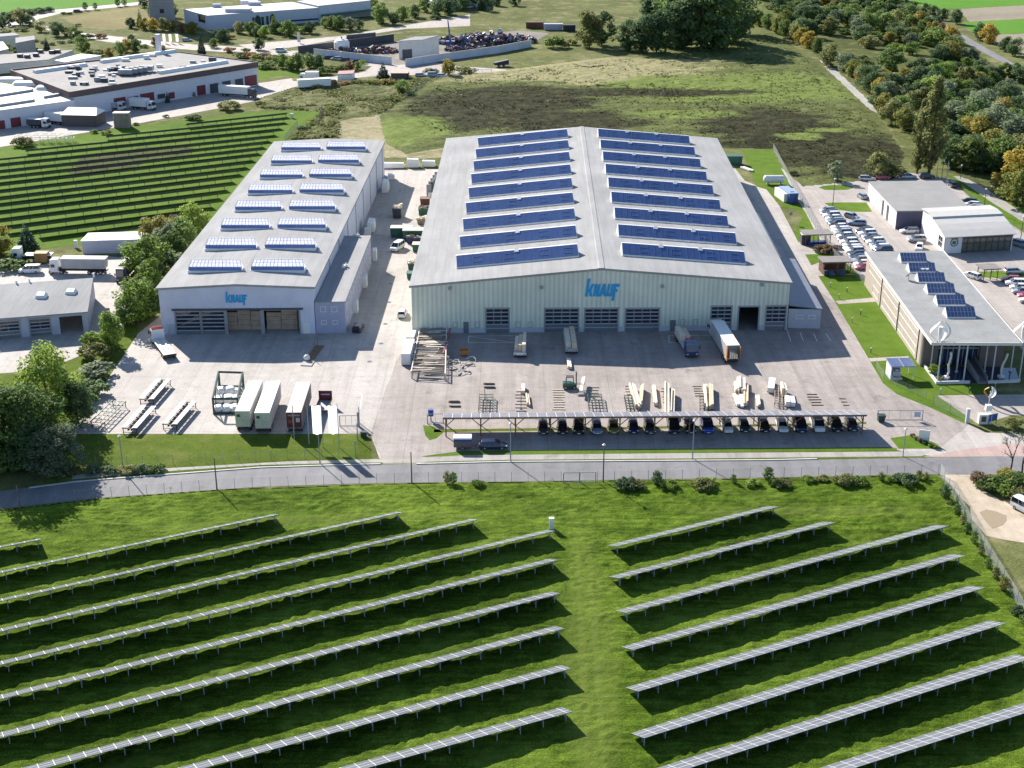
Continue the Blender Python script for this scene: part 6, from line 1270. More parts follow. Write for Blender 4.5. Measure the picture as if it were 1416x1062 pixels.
# shelters
def shelter(px0, py0, px1, depth, h, label, brick=False):
    a = flat(G(px0, py0)); b = flat(G(px1, py0-1.0)); L = (b-a).length; t = thing('bin_shelter', label, 'shelter', a, math.atan2((b-a).y,(b-a).x))
    MB().hexa([(-.4,-.5,h),(L+.4,-.5,h),(L+.4,depth+.5,h),(-.4,depth+.5,h)],[(-.4,-.5,h+.28),(L+.4,-.5,h+.28),(L+.4,depth+.5,h+.28),(-.4,depth+.5,h+.28)]).build('roof', M('shelter_roof_grey', (0.22,0.20,0.18), .8), t)
    for x in (.1, L*.5, L-.1):
        for y in (0, depth): p = MB().tube((x,y,0),(x,y,h),.1,6); p.tube((x,y,h-1.0),(x+(.7 if x < L*.7 else -.7),y,h),.06,5); p.build('post', m_wood, t)
    if brick: MB().box(.2,L*.95,depth-.3,depth-.05,0,2.2).build('back_wall', M('brick_wall_brown', (0.12,0.06,0.05), .8), t); MB().box(.0,.25,.2,depth-.3,0,2.2).build('side_wall', M('brick_wall_brown', (0.12,0.06,0.05), .8), t)
    return t
shelter(1113,340,1148,3.5,2.7,'upper wooden shelter over a dark trailer on the lawn'); shelter(1138,380,1176,3.6,2.9,'lower wooden shelter with brown back wall on the lawn', True); shelter(1359,388,1379,3.0,2.6,'small wooden shelter beside the right-edge car row')
t = thing('covered_trailer', 'dark blue covered boat trailer under the upper wooden shelter', 'trailer', flat(G(1129,340)), 0); MB().hexa([(-2,-.8,.5),(2,-.8,.5),(2,.8,.5),(-2,.8,.5)],[(-2.2,-.9,1.2),(2.2,-.9,1.2),(2.2,.9,1.2),(-2.2,.9,1.2)]).build('trailer_body', m_cab_b, t); wheels(t, (0,), .95, .32)
for i, (px, py) in enumerate(((1142,381),(1149,381.5),(1158,381),(1164,380.5))): t = thing('waste_bin', '%s bin from the left under the lower wooden shelter' % nth(i), 'bin', flat(G(px,py)), 0, 'bins under the lower shelter'); MB().hexa([(-.5,-.5,.1),(.5,-.5,.1),(.5,.5,.1),(-.5,.5,.1)],[(-.6,-.6,1.2),(.6,-.6,1.2),(.6,.6,1.2),(-.6,.6,1.2)]).build('bin_body', m_bcont if i % 2 else m_dtrim, t); MB().box(-.62,.62,-.62,.62,1.2,1.3).build('bin_lid', m_dtrim, t)
hut = thing('garden_hut', 'little white hut with solar roof on the office lawn', 'hut', flat(G(1245,521)), .05)
mb = MB(); mb.box(-2.4,-2.2,-1.4,1.6,0,2.7).box(-2.2,-.1,1.4,1.6,0,2.6).box(-2.2,-.0,-1.4,1.4,0,.1).box(-.2,0,0,1.4,0,2.6); mb.build('wall', m_white, hut); MB().slab((-2.6,-1.8,2.75),(2.2,-1.8,2.75),(2.2,1.9,3.1),(-2.6,1.9,3.1),.1).build('roof', m_trim, hut)
for x0 in (-2.5,-.1): MB().slab((x0,-1.7,2.80),(x0+2.2,-1.7,2.80),(x0+2.2,1.8,3.13),(x0,1.8,3.13),.03).build('solar_panel', m_pv, hut)
for y in (-1.4,1.5): MB().tube((2.0,y,0),(2.0,y,2.75),.07,6).build('post', m_white, hut)
MB().box(-1.9,-.5,-1.0,.6,.6,1.5).build('machine_box', m_lwall, hut)
cs_ = thing('charging_station', 'white charging cabinet with small wind rotor mast beside the forecourt', 'charging station', flat(G(1362,586)))
MB().box(-1.3,.9,-.5,.5,.1,1.9).build('cabinet', m_offw, cs_); MB().box(-.9,-.1,-.55,-.5,.6,1.6).build('screen', m_dtrim, cs_); MB().tube((.2,0,1.9),(.2,0,6.2),.07,7).build('mast', m_white, cs_); MB().box(-.3,.7,-.4,.4,2.6,3.6).build('control_box', m_white, cs_)
for a0 in (0,2.1,4.2):
    mb = MB(); lp = []
    for q in range(9): s = q/8; rr = 1.1*math.sin(math.pi*(.1+.8*s)); a = a0+s*.9; c = V(.2+math.cos(a)*rr, math.sin(a)*rr, 5.0+1.9*s); tg = V(-math.sin(a),math.cos(a),0)*(.16+.1*math.sin(math.pi*s)); nr = V(math.cos(a),math.sin(a),0)*.04; lp.append([c-tg-nr,c+tg-nr,c+tg+nr,c-tg+nr])
    mb.loft(lp); mb.build('rotor_blade', m_white if a0 != 2.1 else m_orange, cs_)
t = thing('info_board', 'blue information board right of the white charging cabinet', 'sign', flat(G(1372,587)), .4); MB().box(-.9,.9,-.04,.04,.7,2.0).build('board_panel', M('board_blue', (0.02,0.10,0.30), .4), t); MB().tube((-.8,.0,0),(-.8,0,2.1),.06,6).build('board_post', m_wood, t); MB().tube((.8,.0,0),(.8,0,2.1),.06,6).build('board_post', m_wood, t)
t = thing('name_sign', 'blank white sign panel standing in the shrub bed by the yard exit', 'sign', flat(G(1277,611)), -.3); MB().box(-.9,.9,-.08,.08,.2,2.2).build('sign_panel', m_white, t); MB().box(-.7,.7,-.06,.06,0,.2).build('sign_base', m_concrete, t)
t = thing('info_board', 'round sign on a thin pole on the lawn above the dark bin cabinet', 'sign', flat(G(1092.5,309))); MB().tube((0,0,0),(0,0,2.6),.04,6).build('sign_pole', m_trim, t); MB().tube((0,-.05,2.6),(0,.03,2.6),.5,14).build('sign_disc', m_trim, t)
for i, (px, py) in enumerate(((1148,397),(1171,404),(1160,413),(1190,435),(1178,446),(1204,488),(1300,545),(1340,543),(1376,537))): t = thing('garden_light', '%s short bollard light from the top on the office lawns' % nth(i), 'bollard light', flat(G(px,py)), 0, 'bollard lights on the office lawns'); MB().tube((0,0,0),(0,0,.9),.09,8).build('light_post', m_dtrim if i % 2 else m_trim, t); MB().tube((0,0,.9),(0,0,1.1),.13,8).build('light_cap', m_offw, t)
bx = MB()
# ---------------------------------------------------------------- left depot
gH = hgt(122,459,430.5); g0 = flat(G(-12,470)); g1 = flat(G(122.5,459)); g2 = flat(G(132,413)); g3 = g0+(g2-g1)
gdoors = [wrect(g0, g1, *q) for q in ((-4,441,27,470),(42,438,69.5,466),(84.5,436,113,463))]; gdoors = [(a,b,0.0,d) for a,b,c,d in gdoors]
gr_ = thing('garage_building', 'low white garage with three dark doors and grey roof at the left edge', 'garage', g0)
mb = MB(); holed(mb, g0, g1, 0, gH, gdoors, .3); holed(mb, g1, g2, 0, gH, [], .3); holed(mb, g2, g3, 0, gH, [], .3); mb.extr([g1+V(0,0,gH),g2+V(0,0,gH),g1.lerp(g2,.8)+V(0,0,gH+1.5)], Wall(g1,g2).n*-.3); mb.build('wall', m_lwall, gr_, g0)
r = MB(); e = V(.5,0,0); f8 = lambda a, b: a.lerp(b, .8)
r.hexa([g0+V(0,-.5,gH-.1),g1+e+V(0,-.5,gH-.1),f8(g1,g2)+e+V(0,0,gH+1.5),f8(g0,g3)+V(0,0,gH+1.5)],[g0+V(0,-.5,gH+.1),g1+e+V(0,-.5,gH+.1),f8(g1,g2)+e+V(0,0,gH+1.7),f8(g0,g3)+V(0,0,gH+1.7)])
r.hexa([f8(g0,g3)+V(0,0,gH+1.5),f8(g1,g2)+e+V(0,0,gH+1.5),g2+e+V(0,.5,gH),g3+V(0,.5,gH)],[f8(g0,g3)+V(0,0,gH+1.7),f8(g1,g2)+e+V(0,0,gH+1.7),g2+e+V(0,.5,gH+.2),g3+V(0,.5,gH+.2)]); r.build('roof', m_roof, gr_, g0)
GW = Wall(g0, g1)
for i, (a, b, c, d) in enumerate(gdoors):
    if i < 2: section_door(GW, a, b, d, gr_, g0, 5, 2, 3)
for px, py in ((57,411),(98,406)): p = G(px, py, gH+.9); MB().hexa([p+V(-1.2,-1,-.3),p+V(1.2,-1,-.3),p+V(1.2,1,.3),p+V(-1.2,1,.3)],[p+V(-.8,-.6,.6),p+V(.8,-.6,.6),p+V(.8,.6,1),p+V(-.8,.6,1)]).build('roof_dome', m_white, gr_, g0)
for px, py in ((23,393),(41,391),(130,383)): p = G(px, py, gH+1.5); MB().tube(p, p+V(0,0,.9), .2, 8).build('vent_pipe', m_white, gr_, g0)
b0_ = flat(G(115,351.5)); b1_ = flat(G(200,349)); hB = hgt(115,351.5,334)
ct = block('white_site_hall', 'long white flat-roofed store with double door beside the autumn trees', 'store', b0_, b1_, b1_+V(0,6.5,0), b0_+V(0,6.5,0), hB, m_lwall, m_white); BW = Wall(b0_, b1_)
a = wrect(b0_, b1_, 137,343.5,158,350.5); BW.box(MB(), a[0], a[0]+1.9, .01, .07, .1, 3.0).build('door', m_lwall, ct, b0_); BW.box(MB(), a[0]+2.0, a[0]+3.9, .01, .07, .1, 3.0).build('door', m_lwall, ct, b0_)
def semi(px, py, rz, label, L=9.5, h0=1.3, h1=3.4, tub=m_greyt, cabm=m_cab_w, open_=False, cat='lorry'):
    t = thing('tipper_lorry', label, cat, flat(G(px, py)), rz); W = 2.5
    MB().hexa([(0,-W/2+.15,h0),(L,-W/2+.15,h0),(L,W/2-.15,h0),(0,W/2-.15,h0)],[(-.25,-W/2,h1),(L+.1,-W/2,h1),(L+.1,W/2,h1),(-.25,W/2,h1)]).build('load_body', tub, t); MB().box(-.3,L+.15,-W/2-.06,W/2+.06,h1,h1+.12).build('cover', m_offw, t)
    MB().box(.2,L+3,-.4,.4,.65,h0-.02).build('chassis', m_chas, t); wheels(t, (1.1,2.4,3.7,L+.2,L+2.7), W/2-.02, .5, .34); MB().box(-.1,.0,-W/2+.1,W/2-.1,.6,.85).build('rear_bumper', m_chas, t)
    cab(t, L+.9, 2.5, 3.5, cabm); return t
semi(148,378,R(178),'grey tipper lorry with white cab in the left depot yard', 10, 1.4, 3.7)
semi(183,377,R(268),'white-covered lorry seen end-on beside the depot hedge', 5.2, 1.3, 3.5, m_greyt, M('dark_cab', (0.05,0.05,0.06), .4))
semi(72,361,R(182),'dark flatbed lorry with white cab behind the tipper in the left depot', 6, 1.2, 1.7, m_chas)
skip(59,362,3.0,2.5,2.4,'yellowish brown open skip behind the lorries in the left depot',M('ochre_skip',(0.32,0.20,0.07),.7)); car(42,377,'van','white',R(185),'white van at the left of the depot lorries')
# ---------------------------------------------------------------- factory at the far left
m_fwall = M('factory_white_wall', (0.60,0.60,0.66), .7, .07, .1); m_froof = M('factory_felt_roof', (0.25,0.24,0.225), .9, .2, .06, world=True); m_fascia = M('brown_fascia', (0.12,0.085,0.085), .8); m_rdoor = M('red_roller_door', (0.17,0.022,0.035), .5); m_wroof = M('white_sheet_roof', (0.50,0.49,0.47), .6, .08)
fh = hgt(356,119.5,89); f1 = flat(G(355.5,87.5,fh)); f0_ = flat(G(97,129,fh)); f3 = flat(G(16,98.5,fh)); f2 = f1+(f3-f0_)
f2 = flat(G(243,73,fh))
fa = block('factory_hall', 'wide flat-roofed white factory with brown fascia and red roller doors', 'factory', f0_, f1, f2, f3, fh, m_fwall, m_froof)
FWl = Wall(f0_, f1)
for a, b in ((f0_,f1),(f1,f2),(f3,f0_)): W_ = Wall(a, b); x = MB(); W_.box(x, -.2, W_.L+.2, .01, .5, fh-1.5, fh+.6); x.build('fascia', m_fascia, fa, f0_)
W_ = Wall(f2, f3); x = MB(); W_.box(x, -.2, W_.L+.2, .01, .5, fh-.4, fh+.7); x.build('fascia', m_fascia, fa, f0_)
for i, (x0, x1, y0, y1) in enumerate(((158,173,133.5,146),(179.5,191,132,145),(195,212.5,127,145),(218,228,129,137),(233.5,241,127,137),(273,283.5,117,132),(291,301.5,114.5,130),(308,318.5,111,126),(325.5,335.5,108,120),(339,354.5,103,118))):
    a = wrect(f0_, f1, x0, y0, x1, y1); FWl.box(MB(), a[0], a[1], .02, .12, max(.1, a[2]-.5) if i not in (3,4) else a[2], min(a[3], fh-1.7)).build('roller_door', m_rdoor if i in (0,2,4,9,5) else m_dtrim, fa, f0_)
def onroof(px, py): return G(px, py, fh+.22)
for a, b in (((48,101),(119,91)),((142,86),(242,72)),((220,102),(313,87)),((140,87),(170,83))):
    A = onroof(*a); B = onroof(*b); n = Vector((-(B-A).y,(B-A).x,0)).normalized(); MB().hexa([A-n*1.6,B-n*1.6,B+n*1.6,A+n*1.6],[A-n*.7+V(0,0,1.1),B-n*.7+V(0,0,1.1),B+n*.7+V(0,0,1.1),A+n*.7+V(0,0,1.1)]).build('roof_light', m_white, fa, f0_)
rnd = random.Random(4)
for i in range(46):
    t_ = rnd.random(); px, py = ((rnd.uniform(95,170), rnd.uniform(94,118)) if i < 30 else (rnd.uniform(150,320), rnd.uniform(76,100)))
    p = onroof(px, py); f_ = (p-f0_); s = rnd.uniform(.6,1.6)
    if not inpoly(np.array([p.x]), np.array([p.y]), [(q.x,q.y) for q in (f0_,f1,f2,f3)])[0]: continue
    MB().box(p.x-s,p.x+s,p.y-s*.6,p.y+s*.6,p.z,p.z+rnd.uniform(.5,1.5)).build('roof_unit', rnd.choice([m_white,m_trim,m_dtrim]), fa, f0_)
p = onroof(220,72); MB().tube(p,p+V(0,0,7),1.1,12).build('chimney', m_lwall, fa, f0_)
for k_ in range(5): p = onroof(175+k_*7, 104-k_*1.2); MB().box(p.x-2.5,p.x+2.5,p.y-1.6,p.y+1.6,p.z+.6,p.z+2.2).box(p.x-2.2,p.x-2,p.y,p.y+.2,p.z,p.z+.6).box(p.x+2,p.x+2.2,p.y,p.y+.2,p.z,p.z+.6).build('cooling_unit', m_trim, fa, f0_)
h2 = fh-2.2; l1 = flat(G(103,139,h2)); l0 = flat(G(-14,155,h2)); l3 = flat(G(-14,113,h2)); l2 = flat(G(90,129.5,h2))
fb_ = block('factory_hall', 'white-roofed factory hall with red roller doors at the left edge', 'factory', l0, l1, l2, l3, h2, m_fwall, m_wroof); LWl = Wall(l0, l1)
for x0, x1, y0, y1 in ((-4,6,166,181),(16,28,161.5,178)): a = wrect(l0, l1, x0, y0, x1, y1); LWl.box(MB(), a[0], a[1], .02, .1, max(.1,a[2]), min(a[3],h2-.5)).build('roller_door', m_rdoor, fb_, l0)
for px, py in ((12,110),(45,115),(77,121)):
    p = G(px, py+2, h2+.3); MB().loft([[V(p.x+x,p.y+2.6*r*math.cos(a),p.z+1.5*r*math.sin(a)) for a in [k_*math.pi/8 for k_ in range(9)]] for x, r in ((-7,.4),(-6,.9),(0,1),(6,.9),(7,.4))]).build('roof_dome', m_white, fb_, l0)
for a, b in (((0,133),(45,126)),((0,147),(47,140)),((62,135.5),(88,131))): A = G(*a, h2+.22); B = G(*b, h2+.22); n = V(0,1.0,0); MB().hexa([A-n,B-n,B+n,A+n],[A-n+V(0,0,.8),B-n+V(0,0,.8),B+n+V(0,0,.8),A+n+V(0,0,.8)]).build('roof_light', m_greyt, fb_, l0)
h3 = hgt(66,96,83); c1 = flat(G(66.5,83,h3)); c0_ = flat(G(-14,90,h3)); c2 = flat(G(102,69.5,h3)); c3 = flat(G(-14,77,h3)); fc_ = block('factory_hall', 'older beige flat building with window row behind the left factory halls', 'factory', c0_, c1, c2, c3, h3, m_offw, m_froof); CWl = Wall(c0_, c1)
for k_ in range(8): u = 3+k_*(CWl.L-5)/7.4; window(CWl, u, u+2.4, h3*.35, h3*.75, fc_, c0_, frame=m_white, cols=2)
for px, py in ((28,79),(38,80),(56,73),(72,74),(80,73),(50,78)): p = G(px, py, h3+.2); MB().box(p.x-1,p.x+1,p.y-1,p.y+1,p.z,p.z+1.3).build('roof_unit', m_dtrim, fc_, c0_)
q0_ = [flat(G(*q, 6)) for q in ((90,86.5),(140,77.5),(112,75),(76,84))]; block('low_annex', 'small white-roofed building behind the factory', 'building', q0_[0], q0_[1], q0_[2], q0_[3], 6, m_fwall, m_wroof)
for i, (qq, hh, lab) in enumerate((([(22,60),(48,55),(47,50),(22,53)],6,'grey box building at the far left edge'),([(-10,52),(26,49),(20,46),(-10,48)],5,'pale roofed shed at the far left edge'),([(-10,73),(12,68),(4,58),(-10,60)],5,'dark pitched shed at the far left edge, cut off'))):
    P_ = [flat(G(*q, hh)) for q in qq]; block('shed', lab, 'shed', *P_, hh, m_trim if i != 1 else m_offw, m_roof if i != 2 else m_dtrim)
# big warehouse and tower at the top
wh = hgt(289,42,22); w0 = flat(G(289,42)); w1 = flat(G(441,30.5)); w3 = flat(G(254,13.5,wh)); w2 = w1+(w3-w0); 
wb = block('distribution_warehouse', 'large white warehouse with flat pale roof and arched green windows at the top', 'warehouse', w0, w1, w2, w3, wh, M('pale_warehouse_wall', (0.50,0.52,0.60), .7, .05), m_wroof, parapet=1); WW = Wall(w0, w1)
for x0, x1, y0, y1, arch in ((331,345,30,35,0),(349.5,351.5,24,34,0),(353.5,360,20,37,1),(362,364.5,23,35,0),(368.5,371,22,34,0),(374,380,18,36,1),(388,440,25,31,0)):
    a = wrect(w0, w1, x0, y0, x1, y1); a = (a[0], a[1], max(.3, a[2]), min(a[3], wh-.6)); g_ = MB(); WW.box(g_, a[0], a[1], .02, .14, a[2], a[3]-(1.5 if arch else 0))
    if arch: m_ = (a[0]+a[1])/2; g_.extr([WW(a[0],.14,a[3]-1.5),WW(a[1],.14,a[3]-1.5),WW(m_,.14,a[3])], -WW.n*.12)
    g_.build('window', glassy('green_dark_glass', (0.012,0.05,0.055), .1, .6), wb, w0)
W_ = Wall(w3, w0)
for f in (.72,.84): u = W_.L*f; W_.box(MB(), u-3, u+1, .02, .12, 3, 6.5).build('window', m_glass, wb, w0)
for px, py, s in ((345,5,2.2),(352,7,1.5),(300,10,1),(330,16,3)): p = G(px, py, wh+.25); MB().box(p.x-s*2,p.x+s*2,p.y-s,p.y+s,p.z,p.z+1.6).build('roof_unit', m_lwall, wb, w0)
v0 = flat(G(441,30)); v1 = flat(G(513,22)); v_ = (w3-w0)*.8; hv = hgt(513,22,1); vb = block('distribution_warehouse', 'second white warehouse block adjoining on the right at the top', 'warehouse', v0+V(.2,0,0), v1, v1+v_, v0+v_+V(.2,0,0), hv, m_fwall, m_wroof); VW = Wall(v0+V(.2,0,0), v1)
VW.box(MB(), 1, VW.L-.5, .02, 2.5, hv*.38, hv*.46).build('loading_canopy', M('green_canopy', (0.06,0.16,0.14), .5), vb, v0); VW.box(MB(), 1, VW.L-.5, .02, .2, .2, hv*.38).build('loading_front', m_trim, vb, v0)
P_ = [flat(G(*q)) for q in ((598,13),(660,10))]; block('distant_hall', 'white hall half hidden by trees at the top edge', 'hall', P_[0], P_[1], P_[1]+V(0,40,0), P_[0]+V(-6,40,0), 9, m_fwall, m_wroof)
tb0 = flat(G(225,30)); tw = thing('concrete_tower', 'grey concrete tower rising past the top edge', 'tower', tb0, .25)
for i in range(5): MB().box(-6,6,-6,6,i*8.0,(i+1)*8.0-.06).build('tower_section', M('tower_concrete', (0.30,0.29,0.30), .9, .14, .12), tw)
MB().box(-6.4,6.4,-6.4,6.4,40,41).build('tower_cap', m_trim, tw)
for k_ in range(4): MB().box(-1,1,-6.08,-6.0,5+k_*9,7+k_*9).build('tower_window', m_glass, tw)
# scrap yard
m_scw = M('white_yard_wall', (0.58,0.60,0.66), .8, .12, .2)
def ywall(pts, h, label, mat):
    P_ = [flat(G(*p)) for p in pts]; t = thing('yard_wall', label, 'wall', P_[0])
    for a, b in zip(P_[:-1], P_[1:]): holed(MB(), a, b, 0, h, [], .3).build('wall_panel', mat, t, P_[0]); W_ = Wall(a, b); W_.box(MB(), 0, W_.L, -.36, .06, h, h+.15).build('wall_coping', m_concrete, t, P_[0])
ywall([(434,77.5),(488,83.5),(541.5,89.5)], 3.0, 'white wall on the left front side of the scrap yard', m_scw); ywall([(561,92.5),(592,87.5),(640,80.5),(690,73.5),(735,65)], 3.0, 'long white wall on the right front side of the scrap yard', m_scw); ywall([(413,74.5),(470,67),(545,57)], 3.2, 'dark panel wall along the back of the scrap yard', m_dtrim)
P_ = [flat(G(*q)) for q in ((552,82),(585.5,80),(607,74))]; s4 = P_[0]+(P_[2]-P_[1]); shd = block('scrap_shed', 'grey metal shed with pale roof in the scrap yard', 'shed', P_[0], P_[1], P_[2], s4, 7.5, m_tarp, m_roof)
W_ = Wall(P_[0], P_[1]); W_.box(MB(), 1.5, W_.L-5, .02, .1, .1, 4).build('door', m_dtrim, shd, P_[0])
mats_s = [m_chas, M('rust_scrap', (0.15,0.07,0.045), .8, .3), m_trim, m_dtrim, M('red_paint', (0.33,0.06,0.06), 0.5), m_bcont, m_rack, m_dtrim]
def heap(px, py, n, rx, ry, h, label, seed, sz=2.2):
    b = flat(G(px, py)); rnd = random.Random(seed); mb = MB()
    mats = mats_s
    for k_ in range(n):
        a = rnd.random()*6.28; r = math.sqrt(rnd.random()); x, y = r*rx*math.cos(a), r*ry*math.sin(a); z = h*(1-r*.8)*rnd.random()
        mb.cbox((x,y,z+.4), (rnd.uniform(.5,sz),rnd.uniform(.3,sz*.8),rnd.uniform(.3,1.2)), rnd.random()*3, rnd.choice([0,0,1,1,2,3,3,4,5,6,7,7]), rnd.uniform(-.6,.6), rnd.uniform(-.4,.4))
    o = mb.build('scrap_heap', mats); o.location = b; tag(o, label, 'scrap heap', None, 'stuff')
heap(660,62,150,11,7,7,'dark tangled scrap heap right of the grey shed',1); heap(690,58,130,10,7,6,'rusty scrap heap in the middle of the scrap yard',2); heap(715,58,130,9,5,4,'scrap heap with pale pieces at the right end of the yard',3); heap(640,70,80,8,3,3,'low rusty scrap heap behind the white yard wall',4); heap(525,72,90,9,5,3,'low scrap heap with red parts left of the shed',5); heap(480,73,70,9,4,2.5,'scattered scrap and white sacks at the left yard end',6); heap(622,60,60,6,4,4,'dark scrap heap behind the shed',8)
t = thing('yard_crane', 'dark blue material crane above the scrap heaps', 'crane', flat(G(623,66))); MB().box(-2,2,-1.5,1.5,.3,3).build('crane_body', m_cab_b, t); MB().hexa([(-.5,-.5,3),(.5,-.5,3),(.5,.5,3),(-.5,.5,3)],[(-1.2,-.3,12),(-.8,-.3,12),(-.8,.3,12),(-1.2,.3,12)]).build('crane_boom', m_cab_b, t); wheels(t, (-1.3,1.3), 1.6, .5)
ywall([(480,64.5),(520,60.5)], 5, 'long low dark shed front with pale roof in the scrap yard', m_dtrim)
t = thing('white_silo', 'white round tank in the left part of the scrap yard', 'tank', flat(G(473,71))); MB().loft([[V(3.4*r*math.cos(a),3.4*r*math.sin(a),z) for a in [k_*math.pi/6 for k_ in range(12)]] for z, r in ((0,1),(4,1),(5,.8),(5.6,.3))]).build('tank_shell', m_white, t); MB().tube((0,0,5.4),(0,0,6.4),.4,8).build('tank_cap', m_trim, t)
for i, (px, py, col) in enumerate(((453,81.5,'navy blue'),(465,83,'silver'),(476,84.5,'dark grey'),(493,86.5,'black'))): car(px, py, 'estate', col, R(170), '%s car parked outside the white scrap yard wall' % col)
for px, py, col, lab in ((389,72,'white','white van on the road before the meadow at the top'),(582,106,'silver','silver car on the track below the scrap yard'),(600,106,'pale blue','bluish van on the track below the scrap yard'),(612,106.5,'white','white car on the track below the scrap yard'),(259,57,'silver','silver car by the distant flags'),(108,17,'dark grey','dark car on the far top-left road')): car(px, py, 'van' if 'van' in lab else 'estate', col, .1, lab)
for i, (px, py, col, lab) in enumerate(((740,38,'rust','rusty container left of the far tree clump'),(765,40.5,'white','pale container behind the small tree'),(787,42,'dark','dark container beside the far tree clump'))): skip(px, py+1, 9 if i != 2 else 6, 3, 3, lab, (mats_s[1], m_lwall, m_chas)[i])
# lorries around the factory
def lor(px, py, rz, L, label, cabm=m_cab_w, side=m_white, H=3.9):
    t = thing('box_lorry', label, 'lorry', flat(G(px, py)), rz); MB().box(0,L,-1.27,1.27,1.15,H).build('load_box', side, t); MB().box(-.03,L+.03,-1.3,1.3,H,H+.05).build('roof', m_white, t); MB().box(.2,L+2.5,-.4,.4,.6,1.14).build('chassis', m_chas, t); MB().box(-.02,0,-1.2,1.2,1.2,H-.1).build('rear_door', m_offw, t); wheels(t, (1.2,2.5,L-1.2,L+1.9), 1.25, .48, .34); cab(t, L+.35, 2.5, 3.3, cabm); return t
lor(305,132,R(-18),12,'white semi lorry with dark cab parked at the factory ramps',paint('cab_dark',(0.03,0.035,0.06)))
lor(412,124.5,R(18),12.5,'white box lorry on the track beyond the factory lawn',paint('cab_rust',(0.12,0.05,0.04))); lor(441,113,R(178),5,'small white lorry behind the box lorry beyond the factory lawn')
lor(66,170,R(-22),7,'white covered lorry in the shade of the left factory hall'); lor(182,150,R(-20),7,'white lorry backed beside the factory roller doors'); lor(150,152,R(-15),4,'short grey lorry left of the stacked pallets',m_cab_w,m_greyt,2.8); lor(40,176,R(-10),5,'dark lorry in front of the left factory doors',m_cab_w,m_dtrim,3)
t = thing('storage_tent', 'white-roofed dark storage tent in front of the factory', 'tent', flat(G(117,172)), -.1); MB().box(-6,6,-4,4,0,4).build('tent_wall', M('tent_brown',(0.11,0.09,0.085),.8), t); MB().add([(-6.3,-4.4,4),(6.3,-4.4,4),(6.3,4.4,4),(-6.3,4.4,4),(-5,0,5.8),(5,0,5.8)],[(0,1,5,4),(2,3,4,5),(1,2,5),(3,0,4)]).build('tent_roof', m_white, t)
t = thing('pallet_tower', 'tall brown pallet stack on the factory lane edge', 'pallets', flat(G(170,176)), 0)
for k_ in range(7): MB().box(-2.6+.05*(k_ % 2),2.6,-1.4,1.4,.7*k_+.02,.7*k_+.62).build('pallet_layer', m_rack, t)
MB().box(-2.7,2.7,-1.5,1.5,4.92,5.1).build('pallet_cover', m_offw, t)
t = thing('wire_cage_stack', 'pale stacked wire cages on the factory lane edge', 'cages', flat(G(62,198)), .12)
for i in range(7):
    for j in range(2): b = MB(); x0 = -9+i*2.6; z0 = j*1.3; [b.tube(a, c_, .07, 4) for a, c_ in (((x0,0,z0),(x0,0,z0+1.2)),((x0+2.3,0,z0),(x0+2.3,0,z0+1.2)),((x0,0,z0+1.2),(x0+2.3,0,z0+1.2)),((x0,0,z0+.6),(x0+2.3,0,z0+.6)),((x0,3,z0+1.2),(x0+2.3,3,z0+1.2)),((x0,0,z0+1.2),(x0,3,z0+1.2)),((x0+2.3,0,z0+1.2),(x0+2.3,3,z0+1.2)),((x0+.1,0,z0+1.2),(x0+2.2,3,z0+1.2)))]; b.build('wire_cage', m_offw, t)
P_ = [flat(G(*q)) for q in ((467,112.5),(488,111.5))]; block('gate_lodge', 'small white lodge with red roof edge beside the track', 'lodge', P_[0], P_[1], P_[1]+V(0,7,0), P_[0]+V(0,7,0), 2.6, m_white, M('red_roof_edge',(0.35,0.15,0.14),.7)); P_ = [flat(G(*q)) for q in ((541,111),(564,111))]; block('garden_shed', 'low shed with pale orange roof below the dark conifer', 'shed', P_[0], P_[1], P_[1]+V(0,7,0), P_[0]+V(0,7,0), 2.6, m_fascia, M('orange_roof',(0.48,0.32,0.24),.8))
t = thing('open_trailer', 'dark tipped trailer on the concrete pad beyond the meadow', 'trailer', flat(G(693,92)), .3); MB().hexa([(-3,-1.2,.8),(3,-1.2,.8),(3,1.2,.8),(-3,1.2,.8)],[(-3.2,-1.3,1.8),(3,-1.3,2.8),(3,1.3,2.8),(-3.2,1.3,1.8)]).build('trailer_tub', m_chas, t); wheels(t, (-1,1), 1.2, .45)
# ================================================================== TREES
def fol(name, a, b, c, tr=0.5): return foliage(name, [a, b, c], tr)
FM = {'green': fol('leaf_green', (0.117, 0.184, 0.051), (0.192, 0.283, 0.077), (0.292, 0.392, 0.119)), 'dark': fol('leaf_dark', (0.078, 0.135, 0.061), (0.134, 0.204, 0.088), (0.205, 0.282, 0.119)),
      'olive': fol('leaf_olive', (0.174,0.189,0.068), (0.275,0.290,0.108), (0.392,0.392,0.162)), 'lime': fol('leaf_lime', (0.145,0.225,0.043), (0.254,0.355,0.068), (0.406,0.493,0.115)),
      'gold': fol('leaf_gold', (0.246,0.225,0.054), (0.406,0.341,0.074), (0.609,0.435,0.101)), 'orange': fol('leaf_orange', (0.209, 0.227, 0.067), (0.370, 0.295, 0.081), (0.493, 0.383, 0.105)), 'rust': fol('leaf_rust', (0.189,0.138,0.081), (0.304,0.174,0.101), (0.406,0.246,0.121)),
      'mixed': fol('leaf_turning', (0.123,0.181,0.054), (0.239,0.275,0.074), (0.478,0.362,0.095)), 'grey': fol('leaf_greygreen', (0.152,0.196,0.115), (0.225,0.275,0.162), (0.319,0.370,0.223)), 'blue': fol('needle_dark', (0.026,0.061,0.041), (0.043,0.090,0.057), (0.072,0.131,0.076), 0.15)}
m_bark = M('bark', (0.10,0.08,0.06), 0.9, 0.25, 1.5)
